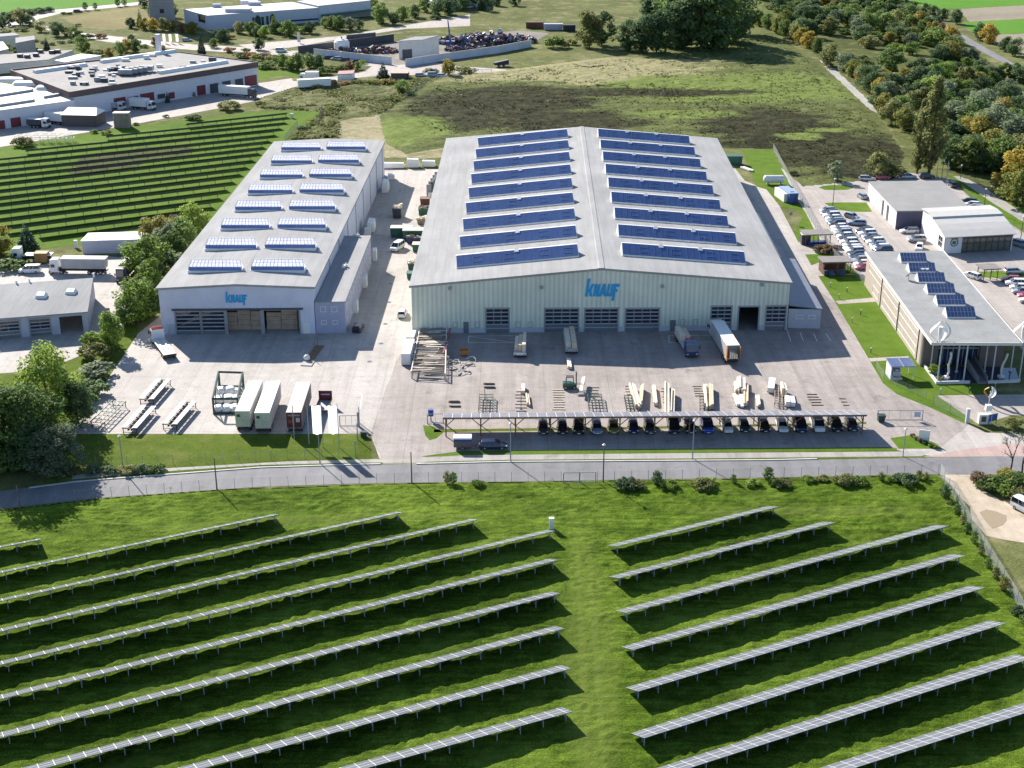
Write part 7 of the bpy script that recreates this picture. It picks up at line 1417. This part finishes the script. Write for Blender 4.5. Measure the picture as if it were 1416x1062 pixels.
def leaf_mesh(name, centers, radii, per, size, seed, flat_=0.0, squash=0.8):
    r = np.random.RandomState(seed); P = []
    for c, rad in zip(centers, radii):
        n = int(per*(rad/np.mean(radii))**1.6)+3
        d = r.normal(size=(n,3)); d /= np.linalg.norm(d,axis=1)[:,None]; q = rad*np.cbrt(r.uniform(.15,1,size=n))[:,None]
        p = np.array(c)+d*q*np.array([1,1,squash]); P.append(np.hstack([p, d]))
    A = np.vstack(P); p = A[:,:3]; d = A[:,3:]; n = len(p)
    nr = d*0.65+r.normal(size=(n,3))*0.45+np.array([0,0,.45]); nr /= np.linalg.norm(nr,axis=1)[:,None]
    t = np.cross(nr, r.normal(size=(n,3))); t /= np.linalg.norm(t,axis=1)[:,None]; b = np.cross(nr, t)
    s = size*r.uniform(.55,1.35,size=n)[:,None]; v = np.stack([p-t*s*.5-b*s*.32, p+t*s*.15-b*s*.42, p+t*s*.55+b*s*.1, p-t*s*.1+b*s*.45],1).reshape(-1,3)
    f = np.arange(n*4).reshape(n,4)
    o = raw_mesh(name, v, f, FM['green']); return o
def limbs(h, spread, n, seed, r0=.22, first=.25):
    rnd = random.Random(seed); mb = MB(); top = V(rnd.uniform(-.1,.1)*spread, rnd.uniform(-.1,.1)*spread, h*.86); pts = [V(0,0,-.3), V(rnd.uniform(-.15,.15),rnd.uniform(-.15,.15),h*.35), top]
    mb.tube(pts[0], pts[1], r0, 8, 0, r0*.75); mb.tube(pts[1], pts[2], r0*.75, 6, 0, r0*.2)
    for k_ in range(n):
        f = first+(.8-first)*k_/n; a = k_*2.4+rnd.random(); s = pts[0].lerp(pts[1], f/.35) if f < .35 else pts[1].lerp(pts[2], (f-.35)/.65)
        L = spread*(1-.5*f)*rnd.uniform(.6,.9); e = s+V(math.cos(a)*L, math.sin(a)*L, L*rnd.uniform(.4,.9)); mb.tube(s, e, r0*.38*(1.1-f), 5, 0, .03)
    return mb
def make_tree(kind, seed):
    """returns prototype (name, height, trunk builder, crown clumps)"""
    rnd = random.Random(seed)
    if kind in ('round', 'fine', 'tall'):
        h = {'round':10,'fine':14,'tall':14}[kind]; sp = {'round':4.9,'fine':6.6,'tall':5.0}[kind]; n = {'round':44,'fine':90,'tall':56}[kind]; cs = []; rs = []
        for k_ in range(n):
            a = rnd.random()*6.283; u = rnd.uniform(-1,1); q = rnd.uniform(.45,1)**.6; lump = .82+.3*math.sin(a*2+seed)+.18*math.sin(a*3+u*4+seed*2)
            s = math.sqrt(1-u*u); cs.append((sp*q*s*math.cos(a)*lump*.85, sp*q*s*math.sin(a)*lump*.85, h*.47+u*h*.46*q)); rs.append(sp*rnd.uniform(.20,.36)*(.8 if kind == 'fine' else 1))
        per, size = {'round':(70,.50),'fine':(100,.40),'tall':(68,.56)}[kind]
        return h, limbs(h, sp, 9, seed, .24), leaf_mesh('crown', cs, rs, per, size, seed)
    if kind == 'bush':
        h = 3.2; cs = []; rs = []
        for k_ in range(20): a = rnd.random()*6.283; q = rnd.random()**.5; cs.append((1.7*q*math.cos(a), 1.7*q*math.sin(a), .5+1.7*(1-q*.65)*rnd.uniform(.5,1))); rs.append(rnd.uniform(.45,.8))
        return h, limbs(2.4, 1.2, 6, seed, .07, .1), leaf_mesh('crown', cs, rs, 46, .34, seed)
    if kind == 'poplar':
        h = 26; cs = []; rs = []
        for k_ in range(90): f = rnd.random(); w_ = 3.6*(math.sin(math.pi*min(1,(f*.93+.07)))**.7)*(1.05-.35*f); a = rnd.random()*6.283; q = rnd.uniform(.3,1); cs.append((w_*q*math.cos(a), w_*q*math.sin(a), 3+f*22.5)); rs.append(rnd.uniform(.8,1.35))
        return h, limbs(h, 2.2, 16, seed, .45, .12), leaf_mesh('crown', cs, rs, 80, .55, seed, squash=1.7)
    if kind == 'conifer':
        h = 9; cs = []; rs = []
        for k_ in range(13):
            f = k_/12; w_ = 2.4*(1-f)+.15
            for j in range(max(1, int(9*(1-f))+1)): a = j*6.283/max(1,int(9*(1-f))+1)+k_; cs.append((w_*.8*math.cos(a)*rnd.uniform(.7,1.05), w_*.8*math.sin(a)*rnd.uniform(.7,1.05), .9+f*8-.25)); rs.append(.35+.55*(1-f)*rnd.uniform(.7,1.1))
        return h, limbs(h, 1.2, 4, seed, .17), leaf_mesh('crown', cs, rs, 40, .34, seed, squash=.55)
    if kind == 'sapling':
        h = 2.6; cs = []; rs = []
        for k_ in range(14): f = k_/13; a = k_*2.4; w_ = .55*math.sin(math.pi*(.15+.75*f)); cs.append((w_*math.cos(a), w_*math.sin(a), .5+2.1*f)); rs.append(rnd.uniform(.28,.5))
        return h, limbs(2.4, .7, 6, seed, .045, .15), leaf_mesh('crown', cs, rs, 42, .22, seed)
    if kind == 'bare':
        h = 9; mb = MB(); tips = []
        def br(p, d, L, r, lv):
            e = p+d*L; mb.tube(p, e, r, 5, 0, r*.6)
            if lv == 0: tips.append(e); return
            for q in range(3 if lv > 1 else 4): nd = (d+V(rnd.uniform(-.75,.75),rnd.uniform(-.75,.75),rnd.uniform(-.15,.5))).normalized(); br(p.lerp(e, rnd.uniform(.6,1)), nd, L*rnd.uniform(.55,.8), r*.55, lv-1)
        br(V(0,0,-.2), V(0.05,0,1), 2.6, .16, 4)
        return h, mb, leaf_mesh('crown', [tuple(t) for t in tips[::5]], [.5]*len(tips[::5]), 2, .16, seed)
TP = {}
def proto(kind, v):
    if (kind, v) not in TP:
        h, tb, cr = make_tree(kind, v*13+len(kind)*7); root = bpy.data.objects.new('tree', None); C.objects.link(root)
        t = tb.build('trunk', m_bark, root); cr.parent = root; TP[(kind, v)] = [h, root, False]
    return TP[(kind, v)]
NV = {'round':4,'fine':3,'tall':3,'bush':3,'poplar':2,'conifer':2,'sapling':2,'bare':2}
trnd = random.Random(17); _cnt = {}
def tree(px, py, hpx, kind, colr, label, wide=1.0, group=None, cat=None):
    h = hgt(px, py, py-hpx) if py-hpx > -200 else 20; h = max(1.0, h)
    # the crown's near side hangs in front of the foot, so the visible extent is a little more than its height
    v = trnd.randrange(NV[kind]); P_ = proto(kind, v); s = h/P_[0]; p = flat(G(px, py)); rz = trnd.random()*6.28
    sc = (s*wide*trnd.uniform(.92,1.08), s*wide*trnd.uniform(.92,1.08), s)
    if not P_[2]: o = P_[1]; P_[2] = True; o.location = p; o.rotation_euler = (0,0,rz); o.scale = sc
    else: o = copy_thing(P_[1], p, rz, scale=sc)
    o.name = {'bush':'bush','sapling':'bush','poplar':'poplar_tree','conifer':'conifer_tree','bare':'bare_tree'}.get(kind, 'leafy_tree')
    o['label'] = label; o['category'] = cat or ('shrub' if kind in ('bush','sapling') else 'tree')
    if group: o['group'] = group
    elif 'group' in o: del o['group']
    recolor(o, 'crown', FM[colr]); return o
CN = {'green':'green','dark':'dark','olive':'olive','lime':'yellow-green','gold':'golden','orange':'orange','rust':'rust-coloured','mixed':'turning','grey':'grey-green','blue':'dark'}
KN = {'round':'rounded tree','fine':'broad tree','tall':'tall tree','bush':'bush','poplar':'poplar','conifer':'conifer','sapling':'shrub','bare':'bare tree'}
def row(lst, where, group=None, end='from the left'):
    """trees that stand in one line or cluster: colour, kind and place in the line name each"""
    for i, e in enumerate(lst):
        px, py, h, kind, c = e[:5]; w_ = e[5] if len(e) > 5 else 1.0
        tree(px, py, h, kind, c, '%s %s, %s %s %s' % (CN[c], KN[kind], nth(i), end, where), w_, group)
# left foreground clump and hedge beside the left yard
tree(70,590,118,'fine','lime','big yellow-green leafy tree behind the left yard corner',.98); tree(28,640,118,'fine','green','big dark-based tree at the left edge above the road',1.15); tree(-8,630,110,'fine','green','tree cut by the left edge above the road',1.0); tree(78,655,66,'fine','grey','rounded grey-green tree overhanging the road at the left',1.35); tree(48,648,72,'fine','dark','dark tree between the big left tree and the grey-green one',1.2)
tree(5,640,40,'bush','mixed','pale bush under the left edge tree by the road',1.3); tree(3,648,34,'bush','green','green bush in the shade by the road at the left edge',1.4); tree(108,585,62,'fine','dark','dark tree at the yard edge right of the big yellow-green one',1.0)
row([(70,656,14,'bush','dark',1.5),(100,654,13,'bush','olive',1.5),(128,654,12,'bush','grey',1.5),(150,654,14,'bush','dark',1.4),(176,654,14,'bush','olive',1.4),(196,652,15,'bush','dark',1.4),(216,651,14,'bush','green',1.4)], 'of the shrubs along the left pavement', 'low shrubs along the left pavement')
row([(126,545,28,'bush','dark',1.3),(118,560,26,'bush','green',1.2),(137,520,30,'bush','grey',1.3),(130,497,34,'bush','olive',1.0),(156,484,56,'tall','lime',1.1),(140,478,34,'bush','lime',1.1),(176,447,40,'round','green',1.15),(190,446,62,'round','lime',1.05),(203,436,50,'round','green',1.1),(212,408,52,'round','lime',1.1),(206,385,62,'round','lime',1.2),(228,378,50,'bush','dark',1.3),(236,352,46,'round','grey',1.1),(222,345,50,'round','orange',1.15),(244,330,36,'round','rust',1.1),(254,345,48,'round','green',1.1),(268,322,42,'round','lime',1.1),(243,360,44,'round','green',1.1)], 'in the hedge beside the depot', None, 'from the front')
tree(39,345,38,'conifer','blue','single dark dome-shaped tree on the lawn of the left depot',1.35); tree(2,352,42,'round','gold','golden tree cut by the left edge beside the distant solar field',1.1); tree(12,372,22,'bush','green','low green bush at the left edge above the depot yard',1.8)
# road shrubs
row([(618,669,16,'sapling','olive'),(627,670,16,'sapling','green'),(661,673,14,'bush','lime',.9),(866,676,22,'bush','dark',1.1),(878,676,19,'bush','olive',1.1),(908,671,18,'sapling','dark',1.2),(925,676,20,'bush','lime',1.0),(971,676,24,'bush','olive',1.0),(981,672,18,'bush','lime',1.0),(1014,669,12,'sapling','green'),(1042,673,16,'bush','lime',1.0),(1062,668,20,'sapling','green',1.1),(1079,674,18,'bush','olive',1.1),(1117,667,14,'bush','lime',1.0),(1137,666,14,'bush','olive',1.0),(1166,669,20,'bush','olive',1.1),(1187,670,16,'bush','lime',1.2),(1218,665,11,'sapling','green',1.3),(1237,666,14,'bush','lime',1.0),(1252,670,22,'bush','dark',1.2),(1270,664,12,'sapling','olive',1.2),(1280,664,10,'sapling','olive',1.2)], 'along the top edge of the solar lawn', 'bushes along the top edge of the solar lawn')
tree(236,681,13,'bare','olive','small bare shrub on the lawn edge below the left road',.8,cat='shrub'); tree(948,671,12,'bare','rust','small rusty bare shrub between bushes of the solar lawn edge',.8,cat='shrub')
row([(1306,690,18,'sapling','dark',1.2),(1313,698,10,'bush','olive',.9),(1323,712,14,'sapling','green',1.2),(1330,726,12,'sapling','olive',1.2),(1337,738,14,'sapling','green',1.2),(1346,752,16,'sapling','green',1.1),(1356,768,12,'sapling','olive',1.2),(1366,786,13,'sapling','green',1.2),(1376,800,14,'sapling','olive',1.2),(1387,817,18,'sapling','orange',1.2),(1408,850,18,'bush','dark',.9),(1416,866,16,'sapling','green',1.2)], 'along the dirt track fence', 'saplings along the dirt track fence', 'from the top')
tree(1397,652,74,'bare','olive','taller bare tree at the right end of the road',1.05); tree(1413,656,78,'bare','rust','bare tree cut by the right edge at the road',1.0)
row([(1358,669,24,'bush','rust',1.0),(1372,676,26,'bush','green',1.1),(1386,683,24,'bush','lime',1.1),(1398,672,28,'bush','green',1.2),(1409,690,22,'bush','olive',1.1),(1392,662,22,'bush','gold',1.0),(1410,674,26,'bush','mixed',1.1)], 'under the bare trees')
row([(1262,604,7,'bush','rust',.7),(1266,607,8,'bush','olive',.7),(1272,611,8,'bush','rust',.7),(1279,614,8,'bush','dark',.7),(1287,618,8,'bush','green',.7),(1294,621,8,'bush','olive',.7)], 'in the name sign bed', 'low shrubs by the white name sign')
tree(1143,350,18,'bush','rust','brown rounded shrub between the two lawn shelters',1.5); tree(1132,349,10,'bush','grey','small grey shrub left of the brown one between the shelters',1.2); tree(1290,519,14,'sapling','lime','yellow-green shrub in the bed left of the office pool',1.6); tree(1298,526,9,'bush','olive','olive shrub at the wavy sculpture in the office bed',1.0); tree(1402,592,22,'bush','olive','olive bush at the right edge of the office forecourt',.8)
# poplars and the wood on the right
tree(1268,240,100,'poplar','olive','slimmer left poplar beside the dealer workshop',.85); tree(1284,243,132,'poplar','olive','tallest poplar behind the dealer workshop',1.1)
tree(1213,244,36,'round','olive','pale shaggy round bush left of the poplars',1.3); tree(1232,244,26,'bush','olive','low pale bush between shaggy bush and poplar',1.2); tree(1155,250,26,'sapling','grey','thin pale sapling at the dealer turning circle',1.3); tree(1097,242,10,'bush','dark','small dark bush at the end of the lawn by the meadow',1.0)
row([(1037,30,20,'round','orange'),(1050,36,24,'round','mixed'),(1062,40,24,'round','green'),(1074,46,26,'round','mixed'),(1086,52,27,'round','green'),(1099,56,25,'round','olive'),(1108,60,24,'round','gold'),(1119,66,25,'round','gold'),(1129,72,22,'round','mixed'),(1148,92,33,'round','olive',1.25),(1166,99,27,'round','grey',1.2),(1179,106,26,'round','mixed',1.1),(1189,113,26,'round','orange',1.0),(1195,123,34,'round','dark',1.1),(1206,128,32,'round','dark',1.1),(1216,135,30,'round','gold',1.0),(1212,150,34,'round','dark',1.15),(1222,158,32,'round','mixed',1.1),(1236,172,38,'round','olive',1.25),(1250,180,34,'round','mixed',1.1),(1226,140,30,'round','grey',1.2),(1246,160,30,'round','green',1.1)], 'in the hedge along the grey path', None, 'from the far end')
wood = []
clear = [(1150,66,42,16),(1200,82,36,15),(1260,88,34,12),(1290,74,20,9)]
wr = random.Random(23); zone = [(1046,-6),(1070,-30),(1235,-24),(1262,22),(1318,60),(1332,84),(1365,100),(1420,112),(1440,250),(1380,252),(1318,234),(1306,215),(1262,175),(1234,140),(1190,96),(1160,80),(1120,58),(1080,38)]
zn = [(float(a), float(b)) for a, b in zone]; tries = 0
while len(wood) < 240 and tries < 20000:
    tries += 1; x = wr.uniform(1046,1440); y = wr.uniform(-30,252)
    if not inpoly(np.array([x]), np.array([y]), zn)[0]: continue
    if any(((x-a)/rx)**2+((y-b)/ry)**2 < 1 for a, b, rx, ry in clear): continue
    md = 7.5+8*max(0, y)/250
    if any(abs(x-q[0]) < md*1.25 and abs(y-q[1]) < md*.72 for q in wood): continue
    wood.append((x, y))
wood.sort(key=lambda q: (int((q[1]+30)//26), q[0]))
rowi = {}
for x, y in wood: rowi.setdefault(int((y+30)//26), []).append((x, y))
bands = [q+' of the wood' for q in ('in the far edge','in the second far strip','in the third far strip','behind the small clearings','level with the clearings','below the clearings','behind the poplar tips','level with poplar tips','level with poplar crowns','beside the poplars','in the near edge')]
for b_, lst in rowi.items():
    for i, (x, y) in enumerate(lst):
        c = wr.choices(['green','dark','olive','grey','mixed','gold','orange','lime'], [34,26,14,12,7,3,1,7])[0]; kd = wr.choice(['round','round','tall','round','bush'])
        h = (19+18*max(0,y)/250)*wr.uniform(.75,1.3)*(0.62 if kd == 'bush' else 1)
        tree(x, y, h, kd, c, '%s %s %s, %s from its left end' % (CN[c], KN[kd], bands[min(b_, 10)], nth(i)), wr.uniform(1.25,1.7))
wc = [(x0+wr.uniform(-30,30), y0+wr.uniform(-8,8)) for x0, y0 in ((1150,68),(1200,84),(1260,90),(1290,76),(1215,78),(1170,72))]
for i, (x, y) in enumerate(wc): c = wr.choice(['dark','green','olive']); tree(x, y, 8, 'bush', c, '%s low bush, %s of those scattered in the wood clearings' % (CN[c], nth(i)), 1.5, 'bushes in the wood clearings')
row([(1352,205,50,'round','gold',1.1),(1340,235,48,'round','mixed',1.2),(1366,225,50,'round','mixed',1.2),(1385,240,52,'round','green',1.2),(1405,262,58,'round','gold',1.15),(1400,215,56,'tall','grey',1.5),(1335,200,40,'round','gold',1.0),(1372,200,58,'tall','grey',1.4),(1412,285,52,'round','mixed',1.2),(1388,272,40,'round','gold',1.0),(1412,240,58,'round','olive',1.1),(1350,180,48,'round','dark',1.3),(1418,200,52,'round','dark',1.2)], 'above the footpath lamps')
row([(1252,10,12,'round','dark'),(1264,14,13,'round','dark'),(1279,19,16,'round','dark'),(1291,23,17,'round','dark'),(1303,28,18,'round','dark'),(1323,33,22,'round','dark')], 'beside the country road', 'avenue trees at the country road'); row([(1354,56,26,'round','dark'),(1367,60,30,'round','gold'),(1391,71,22,'round','dark'),(1404,77,26,'round','dark')], 'in the country road fields')
row([(1270,36,22,'round','orange',1.2),(1281,44,22,'round','mixed',1.1),(1290,53,26,'round','gold',1.1),(1302,56,26,'round','rust',1.1),(1314,60,26,'round','gold',1.1),(1320,66,20,'round','gold',1.1)], 'left of the country road')
# centre clump and far trees
row([(815,66,54,'tall','olive',1.15),(832,63,50,'tall','dark',1.2),(868,70,46,'tall','dark',1.2),(888,73,52,'tall','dark',1.2),(908,74,64,'tall','dark',1.25),(926,64,80,'tall','green',1.25),(946,68,84,'tall','dark',1.3),(970,70,92,'tall','dark',1.3),(992,68,90,'tall','green',1.3),(1012,60,80,'tall','dark',1.25),(1024,48,64,'tall','green',1.2),(900,58,66,'tall','dark',1.2),(960,50,72,'tall','dark',1.3)], 'in the big clump behind the meadow')
row([(766,66,26,'bush','green',.9),(778,66,16,'bush','olive',1.0),(792,62,14,'bush','olive',1.0)], 'just left of the big clump')
row([(606,22,26,'round','dark',1.1),(622,20,28,'round','dark',1.2),(640,14,24,'round','green',1.1),(656,10,20,'round','dark',1.1),(668,14,24,'round','dark',1.1),(686,8,18,'round','dark',1.2),(712,8,16,'round','dark',1.2),(590,16,22,'round','green',1.1),(574,24,20,'round','dark',1.1),(556,28,22,'round','green',1.2),(545,34,18,'round','dark',1.2),(528,32,30,'round','green',1.2),(516,18,22,'round','green',1.2),(602,27,10,'bush','dark',1.3),(495,40,15,'round','dark',1.2),(484,42,20,'round','grey',1.2),(470,42,22,'round','green',1.1),(461,40,20,'round','mixed',1.1)], 'beyond the scrap yard', None, 'counted')
row([(450,38,16,'round','green',1.0),(428,46,18,'round','dark',1.2),(415,46,15,'bush','green',1.2),(400,50,24,'round','green',1.2),(388,46,16,'round','dark',1.3),(380,46,28,'conifer','green',1.2),(367,52,18,'round','lime',1.2),(357,50,16,'round','dark',1.3),(348,48,20,'round','green',1.3),(330,46,18,'round','olive',1.2),(318,54,10,'bush','rust',1.2),(308,58,20,'round','dark',1.2),(300,56,16,'round','grey',1.1)], 'before the far warehouse front', None, 'from the right')
row([(201,41,18,'round','gold'),(213,42,19,'round','gold'),(226,43,20,'round','olive'),(240,43,16,'round','orange',1.1),(252,45,14,'round','rust'),(266,47,19,'round','gold',1.15)], 'in the avenue below the tower', 'avenue trees below the tower'); tree(181,39,16,'round','dark','round dark tree left of the avenue below the tower',1.2); tree(194,38,26,'conifer','green','slim conifer left of the avenue below the tower',.8); tree(200,10,14,'round','dark','round dark tree at the top by the tower',1.3); tree(209,24,16,'round','dark','dark tree directly left of the tower',1.2); tree(240,24,22,'tall','dark','dark tree directly right of the tower',1.0)
tree(279,76,30,'conifer','blue','slim dark cypress at the rear corner of the factory',.75); tree(295,66,14,'round','green','small tree on the lawn beyond the factory corner',1.2); tree(358,69,18,'round','dark','small round dark tree on the far road bend',1.2)
row([(318,72,11,'bush','rust',1.3),(333,80,13,'bush','olive',1.4),(345,80,14,'bush','rust',1.4),(356,82,13,'bush','mixed',1.4),(340,72,9,'bush','green',1.3),(353,90,14,'bush','green',1.5),(371,94,15,'bush','green',1.6),(366,80,12,'bush','rust',1.3),(378,84,13,'bush','olive',1.3),(391,94,22,'round','green',1.1),(402,97,18,'round','lime',1.0),(411,97,26,'round','green',1.1),(428,94,22,'round','green',1.1),(440,95,22,'round','dark',1.1),(447,103,16,'bush','green',1.2),(456,98,13,'bush','olive',1.3),(470,98,14,'bush','olive',1.4),(484,97,14,'round','rust',1.2),(494,96,12,'round','green',1.2),(436,103,10,'bush','dark',1.3),(502,88,9,'bush','lime',1.0)], 'by the scrap yard lane')
tree(530,110,24,'conifer','blue','dark conifer at the track below the scrap yard',1.6); tree(552,104,10,'bush','lime','bright yellow-green bush behind the orange-roofed shed',2.0); tree(558,129,20,'round','green','round green tree on the weedy ground by the mesh fence',1.3); tree(536,116,12,'bush','orange','orange bush left of the orange-roofed shed',1.6); tree(595,103,14,'bush','grey','grey-green bush in front of the scrap yard wall',1.5); tree(620,104,24,'round','gold','yellowing tree in front of the scrap yard wall',1.2); tree(643,102,16,'bush','olive','olive bush right of the yellowing tree at the scrap yard',1.7)
row([(438,123,13,'bush','olive',1.5),(455,121,12,'bush','green',1.5),(478,120,12,'bush','rust',1.4),(495,117,11,'bush','olive',1.5),(515,117,11,'bush','mixed',1.4),(470,150,10,'bush','dark',1.4),(500,140,9,'bush','olive',1.6),(540,140,9,'bush','green',1.5),(420,180,10,'bush','dark',1.5),(448,190,10,'bush','olive',1.6),(410,194,9,'bush','green',1.4),(390,142,7,'bush','dark',1.2),(360,144,8,'bush','olive',1.6),(430,148,8,'bush','olive',1.6)], 'on the rough weedy ground')
row([(316,152,20,'bush','olive',1.3),(270,166,12,'bush','dark',1.2),(262,165,9,'bush','green',1.2),(30,202,20,'bush','olive',1.2),(147,186,10,'bush','olive',1.2),(188,173,6,'bush','green',1.2),(230,162,6,'bush','green',1.2),(130,184,8,'bush','green',1.2)], 'on the factory lane edge')
tree(232,142,16,'conifer','blue','left dark conifer in front of the factory wall',.9); tree(266,133,24,'conifer','blue','right dark conifer in front of the factory wall',.85)
row([(6,24,12,'bush','dark',1.5),(22,22,12,'bush','dark',1.6),(38,20,13,'bush','dark',1.6),(52,18,12,'bush','dark',1.6),(65,16,11,'bush','dark',1.6)], 'in the crop field hedge', 'hedge bushes at the crop field')
row([(4,40,20,'round','dark'),(14,35,18,'round','dark'),(28,34,24,'round','olive',1.2),(41,35,16,'round','dark',1.2),(8,48,12,'bush','olive',1.5),(30,43,10,'bush','olive',1.6),(58,44,16,'round','olive',1.2),(78,50,22,'round','dark',1.2),(92,50,14,'round','olive',1.3),(104,53,18,'round','green',1.3),(120,54,12,'bush','dark',1.4),(138,53,11,'bush','rust',1.4),(113,74,26,'round','green',1.0),(65,70,20,'conifer','blue',.9),(52,71,8,'bush','lime',1.5),(12,73,14,'round','green',1.2),(27,74,10,'bush','green',1.3),(133,77,14,'bush','mixed',1.4),(152,80,16,'round','orange',1.1),(166,76,20,'round','green',1.0),(175,72,20,'round','gold',1.0),(188,72,20,'round','green',1.1),(182,60,14,'round','dark',1.2),(214,64,14,'round','rust',1.2)], 'behind the factory halls')
row([(47,58,6,'bush','dark',1.6),(60,60,6,'bush','dark',1.6),(72,62,6,'bush','dark',1.6),(85,60,6,'bush','dark',1.6),(98,59,6,'bush','dark',1.6),(88,20,6,'bush','dark',1.2),(96,20,5,'bush','dark',1.2),(118,14,10,'sapling','dark',1.4),(132,13,9,'sapling','dark',1.4),(163,9,10,'sapling','dark',1.4),(172,8,9,'sapling','dark',1.4),(108,36,6,'bush','olive',1.4),(75,34,7,'bush','dark',1.6),(160,68,6,'bush','green',1.5),(200,66,8,'bush','green',1.4),(222,68,9,'bush','olive',1.3)], 'along the top-left roads')
# uncountable ground growth: tussocks in the solar lawn, heather and weeds in the meadow
def tufts(name, label, cat, poly, n, size, lift, mat, seed, per=4, keep=None, rad=.3):
    r = np.random.RandomState(seed); P_ = [G(*q) for q in poly]; x0, x1 = min(p.x for p in P_), max(p.x for p in P_); y0, y1 = min(p.y for p in P_), max(p.y for p in P_)
    xy = np.stack([r.uniform(x0,x1,n*3), r.uniform(y0,y1,n*3)],1); ok = inpoly(xy[:,0], xy[:,1], [(p.x,p.y) for p in P_]); dens = vnoise(xy[:,0], xy[:,1], keep or 9, seed+1); ok &= r.uniform(size=len(xy))*.9 < dens**1.6*1.6
    xy = xy[ok][:n]; m_ = len(xy); c = np.repeat(np.hstack([xy, np.full((m_,1), lift)]), per, 0)+r.normal(size=(m_*per,3))*np.array([rad,rad,rad*.35]); k_ = len(c)
    nr = r.normal(size=(k_,3))*np.array([.35,.35,.2])+np.array([-.25,.4,.75]); nr /= np.linalg.norm(nr,axis=1)[:,None]; tg = np.cross(nr, r.normal(size=(k_,3))); tg /= np.linalg.norm(tg,axis=1)[:,None]; bt = np.cross(nr, tg); s = size*r.uniform(.5,1.5,size=k_)[:,None]
    v = np.stack([c-tg*s*.5-bt*s*.2, c+tg*s*.2-bt*s*.3, c+tg*s*.5+bt*s*.15, c-tg*s*.15+bt*s*.3],1).reshape(-1,3); o = raw_mesh(name, v, np.arange(k_*4).reshape(k_,4), mat); tag(o, label, cat, None, 'stuff')
m_tuft = fol('tussock_leaf', (0.10,0.17,0.022), (0.17,0.255,0.036), (0.28,0.35,0.085), 0.5); m_heath = fol('heather_leaf', (0.040,0.042,0.018), (0.070,0.074,0.030), (0.14,0.155,0.06), 0.3); m_weedl = fol('weed_leaf', (0.085,0.10,0.034), (0.15,0.17,0.06), (0.25,0.25,0.11), 0.35)
tufts('heather', 'dark heather and scrub covering the meadow behind the halls', 'heather', [(600,190),(560,150),(620,112),(720,108),(800,120),(900,118),(1000,140),(1100,130),(1180,160),(1238,215),(1225,242),(1120,250),(1068,200),(1000,200)], 2800, .6, .45, m_heath, 41, 5, 14, .6)
tufts('weeds', 'pale grass clumps in the far part of the meadow', 'weeds', [(560,150),(690,102),(800,88),(1010,66),(1060,48),(1130,95),(1205,165),(1235,215),(1100,150),(900,130),(760,130)], 3600, .7, .45, m_weedl, 51, 4, 9, .5)
tufts('weeds', 'weeds on the rough ground between the scrap yard track and smaller hall', 'weeds', [(356,150),(408,124),(470,114),(560,110),(600,110),(540,150),(520,160),(470,163),(466,192),(405,194),(415,176),(447,154)], 3000, .7, .6, m_weedl, 61, 4, 8, .5)
for (k_, P_) in list(TP.items()):
    if not P_[2]:
        for c in list(P_[1].children): bpy.data.objects.remove(c)
        bpy.data.objects.remove(P_[1])
